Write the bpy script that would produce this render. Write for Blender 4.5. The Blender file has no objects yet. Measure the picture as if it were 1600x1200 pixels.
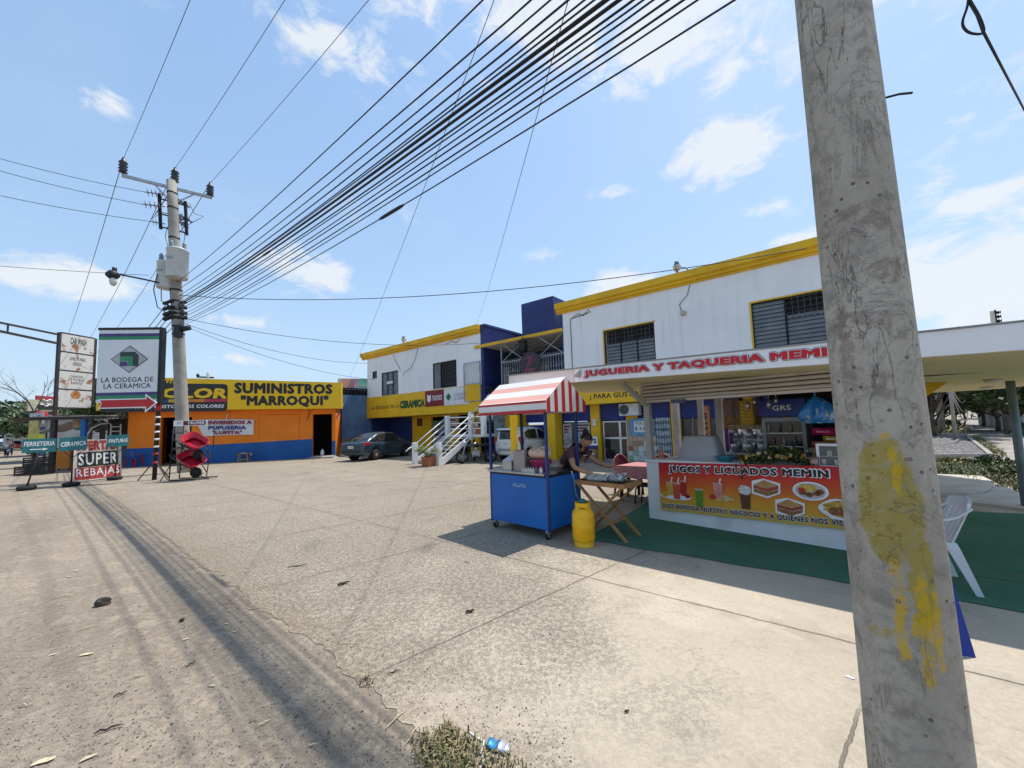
import bpy, bmesh, math, random
from mathutils import Vector, Matrix
R = math.radians
SC = bpy.context.scene
COL = SC.collection
rng = random.Random(7)

# ------------------------------------------------------------------ camera
CAM_H = 1.7
PITCH, ROLL, FPX = R(4.3), R(1.8), 600.0
cam = bpy.data.cameras.new('camera')
cam.sensor_width = 36.0
cam.lens = 36.0 * FPX / 1600.0
cam.shift_y = 17.0 / 1600.0
cam.clip_start = 0.05
cam.clip_end = 3000
cam_o = bpy.data.objects.new('camera', cam)
COL.objects.link(cam_o)
_fw = Vector((0, math.cos(PITCH), math.sin(PITCH)))
_u0 = Vector((0, -math.sin(PITCH), math.cos(PITCH)))
_r0 = Vector((1, 0, 0))
_up = _u0 * math.cos(ROLL) + _r0 * math.sin(ROLL)
_rt = _r0 * math.cos(ROLL) - _u0 * math.sin(ROLL)
CAMP = Vector((0, 0, CAM_H))
cam_o.matrix_world = Matrix(((_rt.x, _up.x, -_fw.x, 0), (_rt.y, _up.y, -_fw.y, 0),
                             (_rt.z, _up.z, -_fw.z, CAM_H), (0, 0, 0, 1)))
SC.camera = cam_o

# ------------------------------------------------------------------ sky and sun
SUN_EL, SUN_AZ = R(68), math.atan2(0.81, 0.58)      # azimuth from +Y towards +X
EXPOSURE = 0.96
SKY_STRENGTH = 0.138
SUN_STRENGTH = 2.6
SC.view_settings.view_transform = 'Standard'
SC.view_settings.look = 'None'
SC.view_settings.exposure = EXPOSURE
SC.view_settings.gamma = 1.0
SC.view_settings.use_curve_mapping = False
sl = bpy.data.lights.new('sun', 'SUN')
sl.energy = SUN_STRENGTH
sl.angle = R(0.55)
sl.color = (1.0, 0.955, 0.88)
so = bpy.data.objects.new('sun', sl)
COL.objects.link(so)
_sd = Vector((math.sin(SUN_AZ) * math.cos(SUN_EL), math.cos(SUN_AZ) * math.cos(SUN_EL), math.sin(SUN_EL)))
so.rotation_euler = _sd.to_track_quat('Z', 'Y').to_euler()
so.location = (0, 0, 60)


def pixel_ray(x, y):
    return _fw + _rt * ((x - 800) / FPX) + _up * ((617 - y) / FPX)


def G(x, y, z=0.0):
    """ground point seen at a photo pixel (used to survey the place)"""
    d = pixel_ray(x, y)
    return CAMP + d * ((z - CAM_H) / d.z)


def at_depth(x, y, dist):
    """point at a horizontal distance from the camera along a photo direction"""
    d = pixel_ray(x, y)
    return CAMP + d * (dist / math.hypot(d.x, d.y))


world = bpy.data.worlds.new('World')
SC.world = world
world.use_nodes = True
wn, wl = world.node_tree.nodes, world.node_tree.links
wn.clear()


def wnode(t, **k):
    n = wn.new(t)
    for a, v in k.items():
        setattr(n, a, v)
    return n


def wmath(op, a, b=None, c=None, clamp=False):
    n = wnode('ShaderNodeMath', operation=op, use_clamp=clamp)
    for i, v in enumerate((a, b, c)):
        if v is None:
            continue
        if isinstance(v, (int, float)):
            n.inputs[i].default_value = v
        else:
            wl.new(v, n.inputs[i])
    return n.outputs[0]


w_out = wnode('ShaderNodeOutputWorld')
w_bg = wnode('ShaderNodeBackground')
w_sky = wnode('ShaderNodeTexSky', sky_type='NISHITA')
w_sky.sun_disc = False
w_sky.sun_elevation = SUN_EL
w_sky.sun_rotation = SUN_AZ
w_sky.altitude = 300
w_sky.air_density = 1.0
w_sky.dust_density = 1.6
w_sky.ozone_density = 1.6
w_tc = wnode('ShaderNodeTexCoord')
w_dir = w_tc.outputs['Generated']
# cumulus: noise inside soft discs placed round the sky (azimuth / height as surveyed)
w_sep = wnode('ShaderNodeSeparateXYZ')
wl.new(w_dir, w_sep.inputs[0])
w_map = wnode('ShaderNodeMapping')
w_map.inputs['Scale'].default_value = (1.0, 1.0, 1.7)
wl.new(w_dir, w_map.inputs[0])


def wnoise(scale, detail=8, rough=.6, dist=0.0, src=None):
    n = wnode('ShaderNodeTexNoise')
    n.inputs['Scale'].default_value = scale
    n.inputs['Detail'].default_value = detail
    n.inputs['Roughness'].default_value = rough
    n.inputs['Distortion'].default_value = dist
    wl.new(src or w_map.outputs[0], n.inputs['Vector'])
    return n.outputs['Fac']


CLOUDS = [  # photo pixel of the centre, half width, half height (radians), strength
    (1130, 238, .15, .085, 1.00), (1210, 215, .10, .05, .55), (1540, 430, .28, .13, 1.1), (1450, 300, .10, .06, .5),
    (1520, 310, .12, .05, .62), (1330, 60, .22, .06, .38), (960, 300, .07, .025, .5), (965, 445, .12, .05, 1.1),
    (1040, 50, .24, .11, .85), (880, 10, .24, .11, .98), (700, -40, .3, .12, .6), (530, 70, .2, .08, .52),
    (560, 105, .10, .04, .5), (160, 155, .05, .035, .62), (480, 425, .15, .07, .85), (370, 500, .12, .03, .5),
    (100, 435, .16, .05, .8), (60, 320, .25, .04, .25), (1250, 375, .08, .03, .75), (640, 20, .16, .06, .35),
    (350, 560, .2, .03, .35), (1150, 100, .16, .08, .42), (620, 330, .25, .05, .2), (1600, 150, .2, .1, .35),
    (640, 90, .1, .05, .4), (480, 60, .08, .05, .45), (960, 130, .12, .06, .35), (760, 130, .14, .05, .25), (1200, 330, .1, .04, .4), (300, 330, .12, .04, .25), (850, 400, .14, .04, .3), (200, -500, .8, .3, .4), (900, -700, .9, .3, .4), (1700, -400, .7, .3, .4)]
w_mask = None
for (cx, cy, hw, hh, st) in CLOUDS:
    d = pixel_ray(cx, cy).normalized()
    right = Vector((d.y, -d.x, 0)).normalized()
    upv = right.cross(d).normalized()
    dr = wnode('ShaderNodeVectorMath', operation='DOT_PRODUCT')
    wl.new(w_dir, dr.inputs[0])
    dr.inputs[1].default_value = right / hw
    du = wnode('ShaderNodeVectorMath', operation='DOT_PRODUCT')
    wl.new(w_dir, du.inputs[0])
    du.inputs[1].default_value = upv / hh
    df = wnode('ShaderNodeVectorMath', operation='DOT_PRODUCT')
    wl.new(w_dir, df.inputs[0])
    df.inputs[1].default_value = d
    q = wmath('ADD', wmath('POWER', wmath('ABSOLUTE', dr.outputs['Value']), 2.0),
              wmath('POWER', wmath('ABSOLUTE', du.outputs['Value']), 2.0))
    m = wmath('SUBTRACT', 1.0, wmath('SQRT', q), clamp=True)
    m = wmath('MULTIPLY', wmath('MULTIPLY', m, wmath('GREATER_THAN', df.outputs['Value'], 0.3)), st)
    w_mask = m if w_mask is None else wmath('MAXIMUM', w_mask, m)
w_n1 = wnoise(12.0, 12, .66, .5)
w_n2 = wnoise(3.2, 5, .55, .4)
dens = wmath('ADD', wmath('MULTIPLY', w_mask, 1.15), wmath('MULTIPLY', wmath('SUBTRACT', w_n1, .5), 2.3))
dens = wmath('MULTIPLY', wmath('SUBTRACT', dens, .24), 2.4, clamp=True)
dens = wmath('MULTIPLY', dens, wmath('MULTIPLY', w_mask, 3.2, clamp=True))
thin = wmath('MULTIPLY', wmath('MULTIPLY', wmath('SUBTRACT', w_n2, .47), 2.0, clamp=True), .16)
dens = wmath('MAXIMUM', dens, thin, clamp=True)
dens = wmath('MULTIPLY', dens, .86)
# pale haze low in the sky
hz = wmath('POWER', wmath('SUBTRACT', 1.0, wmath('ABSOLUTE', w_sep.outputs['Z']), clamp=True), 4.0)
hz = wmath('ADD', wmath('MULTIPLY', hz, .35), .6, clamp=True)
w_mixh = wnode('ShaderNodeMix', data_type='RGBA')
wl.new(hz, w_mixh.inputs['Factor'])
wl.new(w_sky.outputs[0], w_mixh.inputs['A'])
w_hc = wnode('ShaderNodeMix', data_type='RGBA')
wl.new(wmath('POWER', wmath('SUBTRACT', 1.0, wmath('ABSOLUTE', w_sep.outputs['Z']), clamp=True), 1.6), w_hc.inputs['Factor'])
w_hc.inputs['A'].default_value = (1.0, 1.85, 3.05, 1)
w_hc.inputs['B'].default_value = (2.1, 2.7, 3.3, 1)
wl.new(w_hc.outputs['Result'], w_mixh.inputs['B'])
w_mix = wnode('ShaderNodeMix', data_type='RGBA')
wl.new(dens, w_mix.inputs['Factor'])
wl.new(w_mixh.outputs['Result'], w_mix.inputs['A'])
w_mix.inputs['B'].default_value = (3.25, 3.4, 3.55, 1)
wl.new(w_mix.outputs['Result'], w_bg.inputs['Color'])
w_bg.inputs['Strength'].default_value = SKY_STRENGTH
wl.new(w_bg.outputs[0], w_out.inputs['Surface'])


# ------------------------------------------------------------------ materials
def lin(c):
    if isinstance(c, str):
        c = tuple(int(c[i:i + 2], 16) / 255 for i in (0, 2, 4))
        c = tuple(x / 12.92 if x <= .04045 else ((x + .055) / 1.055) ** 2.4 for x in c)
    return tuple(c)


class NT:
    def __init__(s, name):
        s.m = bpy.data.materials.new(name)
        s.m.use_nodes = True
        s.t = s.m.node_tree
        s.b = s.t.nodes['Principled BSDF']
        s._pos = None

    def n(s, t, **k):
        x = s.t.nodes.new(t)
        for a, v in k.items():
            setattr(x, a, v)
        return x

    def put(s, v, sock):
        if isinstance(v, (int, float)):
            sock.default_value = v
        elif isinstance(v, (tuple, list, Vector)):
            v = tuple(v)
            if len(sock.default_value) == 4 and len(v) == 3:
                v = v + (1,)
            sock.default_value = v
        else:
            s.t.links.new(v, sock)

    def math(s, op, a, b=None, c=None, clamp=False):
        x = s.n('ShaderNodeMath', operation=op, use_clamp=clamp)
        for i, v in enumerate((a, b, c)):
            if v is not None:
                s.put(v, x.inputs[i])
        return x.outputs[0]

    def vmath(s, op, a, b=None):
        x = s.n('ShaderNodeVectorMath', operation=op)
        s.put(a, x.inputs[0])
        if b is not None:
            s.put(b, x.inputs[1])
        return x.outputs['Value'] if op in ('DOT_PRODUCT', 'LENGTH', 'DISTANCE') else x.outputs[0]

    def mix(s, f, a, b, blend='MIX'):
        x = s.n('ShaderNodeMix', data_type='RGBA', blend_type=blend)
        s.put(f, x.inputs['Factor'])
        s.put(a, x.inputs['A'])
        s.put(b, x.inputs['B'])
        return x.outputs['Result']

    def coord(s, which='Object'):
        if s._pos is None:
            s._pos = s.n('ShaderNodeTexCoord')
        return s._pos.outputs[which]

    def scaled(s, src, sc):
        x = s.n('ShaderNodeMapping')
        x.inputs['Scale'].default_value = sc
        s.put(src, x.inputs[0])
        return x.outputs[0]

    def noise(s, scale, detail=4, rough=.55, src=None, dist=0.0):
        x = s.n('ShaderNodeTexNoise')
        x.inputs['Scale'].default_value = scale
        x.inputs['Detail'].default_value = detail
        x.inputs['Roughness'].default_value = rough
        x.inputs['Distortion'].default_value = dist
        s.put(src or s.coord(), x.inputs['Vector'])
        return x.outputs['Fac']

    def voro(s, scale, feature='F1', out='Distance', src=None):
        x = s.n('ShaderNodeTexVoronoi', feature=feature)
        x.inputs['Scale'].default_value = scale
        s.put(src or s.coord(), x.inputs['Vector'])
        return x.outputs[out]

    def ramp(s, f, stops):
        x = s.n('ShaderNodeValToRGB')
        e = x.color_ramp.elements
        while len(e) < len(stops):
            e.new(.5)
        for i, (p, c) in enumerate(stops):
            e[i].position = p
            c = c if isinstance(c, (tuple, list)) else (c, c, c)
            e[i].color = tuple(c) + (1,)
        s.put(f, x.inputs[0])
        return x.outputs[0]

    def step(s, f, lo, hi):
        x = s.n('ShaderNodeMapRange', interpolation_type='SMOOTHSTEP')
        s.put(f, x.inputs['Value'])
        x.inputs['From Min'].default_value = lo
        x.inputs['From Max'].default_value = hi
        return x.outputs[0]

    def bump(s, h, strength=.3, dist=.01):
        x = s.n('ShaderNodeBump')
        x.inputs['Strength'].default_value = strength
        x.inputs['Distance'].default_value = dist
        s.put(h, x.inputs['Height'])
        s.t.links.new(x.outputs[0], s.b.inputs['Normal'])

    def color(s, v):
        s.put(v, s.b.inputs['Base Color'])

    def set(s, rough=.7, metal=0.0, spec=.4):
        s.put(rough, s.b.inputs['Roughness'])
        s.b.inputs['Metallic'].default_value = metal
        s.b.inputs['Specular IOR Level'].default_value = spec


_mats = {}


def mat(name, col, rough=.65, metal=0.0, var=.12, scale=3.0, bump=.0, bscale=40.0, dirt=0.0, dcol=(.16, .13, .10),
        spec=.4, dscale=1.6, fine=None):
    """plain painted / plastic / metal material with blotches, grain and optional dirt patches"""
    if name in _mats:
        return _mats[name]
    t = NT(name)
    c = lin(col)
    n = t.noise(scale, 5, .6)
    lo = tuple(x * (1 - var) for x in c)
    hi = tuple(min(1, x * (1 + var)) for x in c)
    cc = t.mix(t.step(n, .3, .7), lo, hi)
    f2 = t.noise(fine or scale * 14, 4, .7)
    cc = t.mix(t.math('MULTIPLY', t.step(f2, .35, .75), var * .6), cc, tuple(x * .55 for x in c))
    if dirt > 0:
        d = t.noise(dscale, 7, .7, dist=.4)
        dm = t.math('MULTIPLY', t.step(d, .52, .72), dirt)
        cc = t.mix(dm, cc, dcol)
    t.color(cc)
    t.set(t.math('ADD', rough - .06, t.math('MULTIPLY', f2, .12)), metal, spec)
    if bump:
        t.bump(t.noise(bscale, 5, .6), bump, .01)
    _mats[name] = t.m
    return t.m


# ------------------------------------------------------------------ mesh builder
class MB:
    def __init__(s):
        s.bm = bmesh.new()

    def _face(s, vs, mi=0, smooth=False):
        try:
            f = s.bm.faces.new(vs)
        except ValueError:
            return None
        f.material_index = mi
        f.smooth = smooth
        return f

    def box(s, x0, y0, z0, x1, y1, z1, mi=0, bevel=0.0, mtx=None):
        x0, x1 = min(x0, x1), max(x0, x1)
        y0, y1 = min(y0, y1), max(y0, y1)
        z0, z1 = min(z0, z1), max(z0, z1)
        v = [s.bm.verts.new(p) for p in ((x0, y0, z0), (x1, y0, z0), (x1, y1, z0), (x0, y1, z0),
                                         (x0, y0, z1), (x1, y0, z1), (x1, y1, z1), (x0, y1, z1))]
        fs = [s._face([v[i] for i in q], mi) for q in ((3, 2, 1, 0), (4, 5, 6, 7), (0, 1, 5, 4), (1, 2, 6, 5),
                                                       (2, 3, 7, 6), (3, 0, 4, 7))]
        if bevel > 0:
            es = set(e for f in fs for e in f.edges)
            r = bmesh.ops.bevel(s.bm, geom=list(es), offset=bevel, segments=2, affect='EDGES', profile=.6)
            for f in r['faces']:
                f.material_index = mi
            if mtx is not None:
                vv = set(w for f in r['faces'] for w in f.verts) | set(w for f in fs if f.is_valid for w in f.verts)
                bmesh.ops.transform(s.bm, matrix=mtx, verts=[w for w in vv if w.is_valid])
        elif mtx is not None:
            bmesh.ops.transform(s.bm, matrix=mtx, verts=v)
        return s

    def quad(s, a, b, c, d, mi=0, smooth=False):
        s._face([s.bm.verts.new(p) for p in (a, b, c, d)], mi, smooth)
        return s

    def poly(s, pts, mi=0):
        s._face([s.bm.verts.new(p) for p in pts], mi)
        return s

    def prism(s, pts, dv, mi=0, side=None):
        """polygon (3-D points) extruded by vector dv"""
        dv = Vector(dv)
        a = [s.bm.verts.new(p) for p in pts]
        b = [s.bm.verts.new(Vector(p) + dv) for p in pts]
        s._face(a, mi)
        s._face(b[::-1], mi)
        n = len(a)
        for i in range(n):
            s._face([a[(i + 1) % n], a[i], b[i], b[(i + 1) % n]], mi if side is None else side)
        return s

    def tube(s, pts, r, n=8, mi=0, cap=True, smooth=True, flat=None):
        pts = [Vector(p) for p in pts]
        rs = r if isinstance(r, (list, tuple)) else [r] * len(pts)
        rings = []
        ref = None
        for i, p in enumerate(pts):
            if i == 0:
                t = pts[1] - pts[0]
            elif i == len(pts) - 1:
                t = pts[-1] - pts[-2]
            else:
                t = (pts[i + 1] - p).normalized() + (p - pts[i - 1]).normalized()
            t = t.normalized() if t.length > 1e-9 else Vector((0, 0, 1))
            if ref is None:
                ref = Vector((0, 0, 1)) if abs(t.z) < .9 else Vector((1, 0, 0))
            a = ref - t * ref.dot(t)
            if a.length < 1e-6:
                a = t.orthogonal()
            a.normalize()
            b = t.cross(a)
            ref = a
            fl = flat or 1.0
            rings.append([s.bm.verts.new(p + a * (rs[i] * math.cos(2 * math.pi * k / n)) +
                                         b * (rs[i] * fl * math.sin(2 * math.pi * k / n))) for k in range(n)])
        for i in range(len(rings) - 1):
            for k in range(n):
                s._face([rings[i][k], rings[i][(k + 1) % n], rings[i + 1][(k + 1) % n], rings[i + 1][k]], mi, smooth)
        if cap:
            s._face(rings[0][::-1], mi)
            s._face(rings[-1], mi)
        return s

    def bar(s, a, b, w, d=None, mi=0):
        """rectangular bar between two points"""
        a, b = Vector(a), Vector(b)
        t = (b - a).normalized()
        ref = Vector((0, 0, 1)) if abs(t.z) < .95 else Vector((0, 1, 0))
        x = t.cross(ref).normalized() * (w / 2)
        y = x.cross(t).normalized() * ((d or w) / 2)
        va = [s.bm.verts.new(a + p) for p in (-x - y, x - y, x + y, -x + y)]
        vb = [s.bm.verts.new(b + p) for p in (-x - y, x - y, x + y, -x + y)]
        s._face(va[::-1], mi)
        s._face(vb, mi)
        for k in range(4):
            s._face([va[k], va[(k + 1) % 4], vb[(k + 1) % 4], vb[k]], mi)
        return s

    def lathe(s, prof, n=20, c=(0, 0, 0), mi=0, smooth=True, axis='z', cap=True):
        rings = []
        for (r, z) in prof:
            ring = []
            for k in range(n):
                a = 2 * math.pi * k / n
                p = (r * math.cos(a), r * math.sin(a), z)
                if axis == 'x':
                    p = (z, p[0], p[1])
                elif axis == 'y':
                    p = (p[0], z, p[1])
                ring.append(s.bm.verts.new((c[0] + p[0], c[1] + p[1], c[2] + p[2])))
            rings.append(ring)
        for i in range(len(rings) - 1):
            for k in range(n):
                s._face([rings[i][k], rings[i][(k + 1) % n], rings[i + 1][(k + 1) % n], rings[i + 1][k]], mi, smooth)
        if cap:
            s._face(rings[0][::-1], mi)
            s._face(rings[-1], mi)
        return s

    def blob(s, c, rad, n=10, m=7, jit=.0, mi=0, seed=1, smooth=True):
        rr = random.Random(seed)
        rad = rad if isinstance(rad, (tuple, list)) else (rad, rad, rad)
        rings = []
        for i in range(m + 1):
            th = math.pi * i / m
            if i in (0, m):
                rings.append([s.bm.verts.new((c[0], c[1], c[2] + rad[2] * math.cos(th)))])
                continue
            ring = []
            for k in range(n):
                a = 2 * math.pi * k / n
                j = 1 + rr.uniform(-jit, jit)
                ring.append(s.bm.verts.new((c[0] + rad[0] * j * math.sin(th) * math.cos(a),
                                            c[1] + rad[1] * j * math.sin(th) * math.sin(a),
                                            c[2] + rad[2] * j * math.cos(th))))
            rings.append(ring)
        for i in range(m):
            A, B = rings[i], rings[i + 1]
            for k in range(n):
                k2 = (k + 1) % n
                if len(A) == 1:
                    s._face([A[0], B[k], B[k2]], mi, smooth)
                elif len(B) == 1:
                    s._face([A[k], B[0], A[k2]], mi, smooth)
                else:
                    s._face([A[k], B[k], B[k2], A[k2]], mi, smooth)
        return s

    def grid(s, f, nu, nv, mi=0, smooth=True):
        v = [[s.bm.verts.new(f(i / nu, j / nv)) for j in range(nv + 1)] for i in range(nu + 1)]
        for i in range(nu):
            for j in range(nv):
                s._face([v[i][j], v[i + 1][j], v[i + 1][j + 1], v[i][j + 1]], mi, smooth)
        return s

    def loft(s, rings, mi=0, smooth=True, cap=True, closed=True):
        vr = [[s.bm.verts.new(p) for p in r] for r in rings]
        n = len(vr[0])
        for i in range(len(vr) - 1):
            for k in range(n if closed else n - 1):
                s._face([vr[i][k], vr[i][(k + 1) % n], vr[i + 1][(k + 1) % n], vr[i + 1][k]], mi, smooth)
        if cap:
            s._face(vr[0][::-1], mi)
            s._face(vr[-1], mi)
        return s

    def build(s, name, mats, parent=None, loc=None, rotz=0.0, fix=True):
        me = bpy.data.meshes.new(name)
        if fix:
            bmesh.ops.recalc_face_normals(s.bm, faces=s.bm.faces[:])
        s.bm.to_mesh(me)
        s.bm.free()
        for m in (mats if isinstance(mats, (list, tuple)) else [mats]):
            me.materials.append(m)
        o = bpy.data.objects.new(name, me)
        COL.objects.link(o)
        if parent is not None:
            o.parent = parent
        if loc is not None:
            o.location = loc
        o.rotation_euler.z = rotz
        return o


def tag(o, label=None, cat=None, group=None, kind=None):
    if label:
        o['label'] = label
    if cat:
        o['category'] = cat
    if group:
        o['group'] = group
    if kind:
        o['kind'] = kind
    return o


def thing(name, label, cat, loc=(0, 0, 0), rotz=0.0, group=None):
    o = bpy.data.objects.new(name, None)
    COL.objects.link(o)
    o.empty_display_size = .1
    o.location = loc
    o.rotation_euler = (0, 0, rotz)
    return tag(o, label, cat, group)


def struct(name, mb, mats, **k):
    return tag(mb.build(name, mats, **k), kind='structure')


def dup(root, loc, rotz=0.0, label=None, group=None):
    r = root.copy()
    COL.objects.link(r)
    r.location = loc
    r.rotation_euler = (0, 0, rotz)
    if label:
        r['label'] = label
    if group:
        r['group'] = group
    for ch in list(root.children):
        c = ch.copy()
        COL.objects.link(c)
        c.parent = r
        for g in list(ch.children):
            d = g.copy()
            COL.objects.link(d)
            d.parent = c
    return r


def text_mesh(body, bold=0.0, spacing=1.0, shear=0.0, ext=.0, res=3, leading=1.0, align='CENTER'):
    c = bpy.data.curves.new('lettering', 'FONT')
    c.body = body
    c.size = 1.0
    c.offset = bold
    c.space_character = spacing
    c.space_line = leading
    c.shear = shear
    c.extrude = ext
    c.resolution_u = res
    c.align_x = align
    o = bpy.data.objects.new('lettering', c)
    COL.objects.link(o)
    bpy.context.view_layer.update()
    dg = bpy.context.evaluated_depsgraph_get()
    me = bpy.data.meshes.new_from_object(o.evaluated_get(dg))
    bpy.data.objects.remove(o)
    bpy.data.curves.remove(c)
    return me


def text(body, x0, x1, z0, z1, y, m, parent, name='lettering', bold=.02, shear=0.0, spacing=1.05, thick=0, fmap=None,
         leading=1.0, align='CENTER', res=2):
    """painted words on a plane facing local -Y, fitted into x0..x1, z0..z1; bold strokes are thickened by overlaid copies"""
    me = text_mesh(body, 0.0, spacing, shear, 0.0, res, leading, align)
    vs = [v.co.copy() for v in me.vertices]
    ps = [tuple(p.vertices) for p in me.polygons]
    bpy.data.meshes.remove(me)
    ax, bx = min(v.x for v in vs) - bold, max(v.x for v in vs) + bold
    ay, by = min(v.y for v in vs) - bold, max(v.y for v in vs) + bold
    n = 0 if bold <= 0 else (6 if bold < .035 else 12)
    offs = [(0, 0)] + [(bold * math.cos(2 * math.pi * k / n), bold * math.sin(2 * math.pi * k / n)) for k in range(n)]
    V, F = [], []
    for k, (dx, dz) in enumerate(offs):
        o = len(V)
        for v in vs:
            a, b = (v.x + dx - ax) / (bx - ax), (v.y + dz - ay) / (by - ay)
            p = fmap(a, b) if fmap else (x0 + (x1 - x0) * a, y, z0 + (z1 - z0) * b)
            V.append((p[0], p[1] - .0002 * k, p[2]))
        F += [tuple(i + o for i in f) for f in ps]
    me2 = bpy.data.meshes.new(name)
    me2.from_pydata(V, [], F)
    me2.materials.append(m)
    o = bpy.data.objects.new(name, me2)
    COL.objects.link(o)
    o.parent = parent
    return o


def smooth_path(pts, n=6):
    p = [Vector(q) for q in pts]
    p = [p[0] * 2 - p[1]] + p + [p[-1] * 2 - p[-2]]
    out = []
    for i in range(1, len(p) - 2):
        a, b, c, d = p[i - 1:i + 3]
        for k in range(n):
            t = k / n
            out.append(.5 * (2 * b + (c - a) * t + (2 * a - 5 * b + 4 * c - d) * t * t + (3 * b - a - 3 * c + d) * t ** 3))
    return out + [p[-2]]


def sagged(a, b, sag, n=14):
    a, b = Vector(a), Vector(b)
    return [a.lerp(b, i / n) - Vector((0, 0, sag * 4 * (i / n) * (1 - i / n))) for i in range(n + 1)]
# ------------------------------------------------------------------ survey frames
M_A = R(-38.52)
M_O = Vector((3.865, 16.657, 0))
M_U = Vector((math.cos(M_A), math.sin(M_A), 0))
M_N = Vector((M_U.y, -M_U.x, 0))          # towards the street and camera


def MP(u, w, z=0.0):
    return M_O + M_U * u + M_N * w + Vector((0, 0, z))


O_A = R(15.36)
O_O = Vector((-21.14, 21.11, 0))
K_O = Vector((2.304, 6.765, 0))
K_A = R(-46.9)
C_A = R(-40.5)

# ------------------------------------------------------------------ ground sheets


def mat_dirt():
    t = NT('packed dirt')
    p = t.coord()
    u = t.vmath('DOT_PRODUCT', p, tuple(M_U))
    w = t.math('SUBTRACT', t.vmath('DOT_PRODUCT', p, tuple(M_N)), M_O.dot(M_N))
    cb = t.n('ShaderNodeCombineXYZ')
    t.put(t.math('MULTIPLY', u, .12), cb.inputs[0])
    t.put(w, cb.inputs[1])
    streak = t.noise(1.6, 6, .65, src=cb.outputs[0], dist=.3)
    big = t.noise(.35, 6, .6)
    mid = t.noise(2.4, 7, .68)
    fine = t.noise(34, 6, .75)
    grit = t.voro(75)
    c = t.mix(t.step(big, .3, .7), (.225, .19, .152), (.29, .25, .203))
    c = t.mix(t.math('MULTIPLY', t.step(streak, .42, .7), .6), c, (.160, .136, .114))
    c = t.mix(t.math('MULTIPLY', t.step(mid, .55, .8), .5), c, (.33, .29, .235))
    c = t.mix(t.math('MULTIPLY', t.step(fine, .5, .75), .55), c, (.12, .098, .078))
    peb = t.math('MULTIPLY', t.math('LESS_THAN', grit, .2), t.step(t.noise(5, 4), .4, .6))
    near = t.step(t.math('ABSOLUTE', t.math('SUBTRACT', t.math('ADD', w, t.math('MULTIPLY', t.math('SUBTRACT', mid, .5), 1.2)), 14.3)), 2.6, .5)
    sp3 = t.math('MULTIPLY', t.math('LESS_THAN', t.voro(38), .2), near)
    c = t.mix(t.math('MULTIPLY', sp3, .6), c, (.11, .095, .08))
    c = t.mix(t.math('MULTIPLY', t.math('MULTIPLY', near, t.step(t.noise(3.1, 6, .7), .5, .62)), .5), c, (.36, .31, .245))
    c = t.mix(t.math('MULTIPLY', peb, .7), c, (.09, .075, .062))
    c = t.mix(t.math('MULTIPLY', t.step(t.noise(19, 9, .85), .48, .56), .55), c, (.13, .112, .095))
    c = t.mix(t.math('MULTIPLY', t.step(t.noise(14, 8, .8), .54, .62), .5), c, (.37, .325, .265))
    t.color(t.mix(1.0, c, (1.26, 1.215, 1.14), 'MULTIPLY'))
    t.set(.95, 0, .15)
    h = t.math('ADD', t.math('MULTIPLY', fine, .5), t.math('MULTIPLY', t.noise(90, 4, .7), .5))
    t.bump(t.math('ADD', h, t.math('MULTIPLY', mid, 1.2)), .75, .03)
    return t.m


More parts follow.
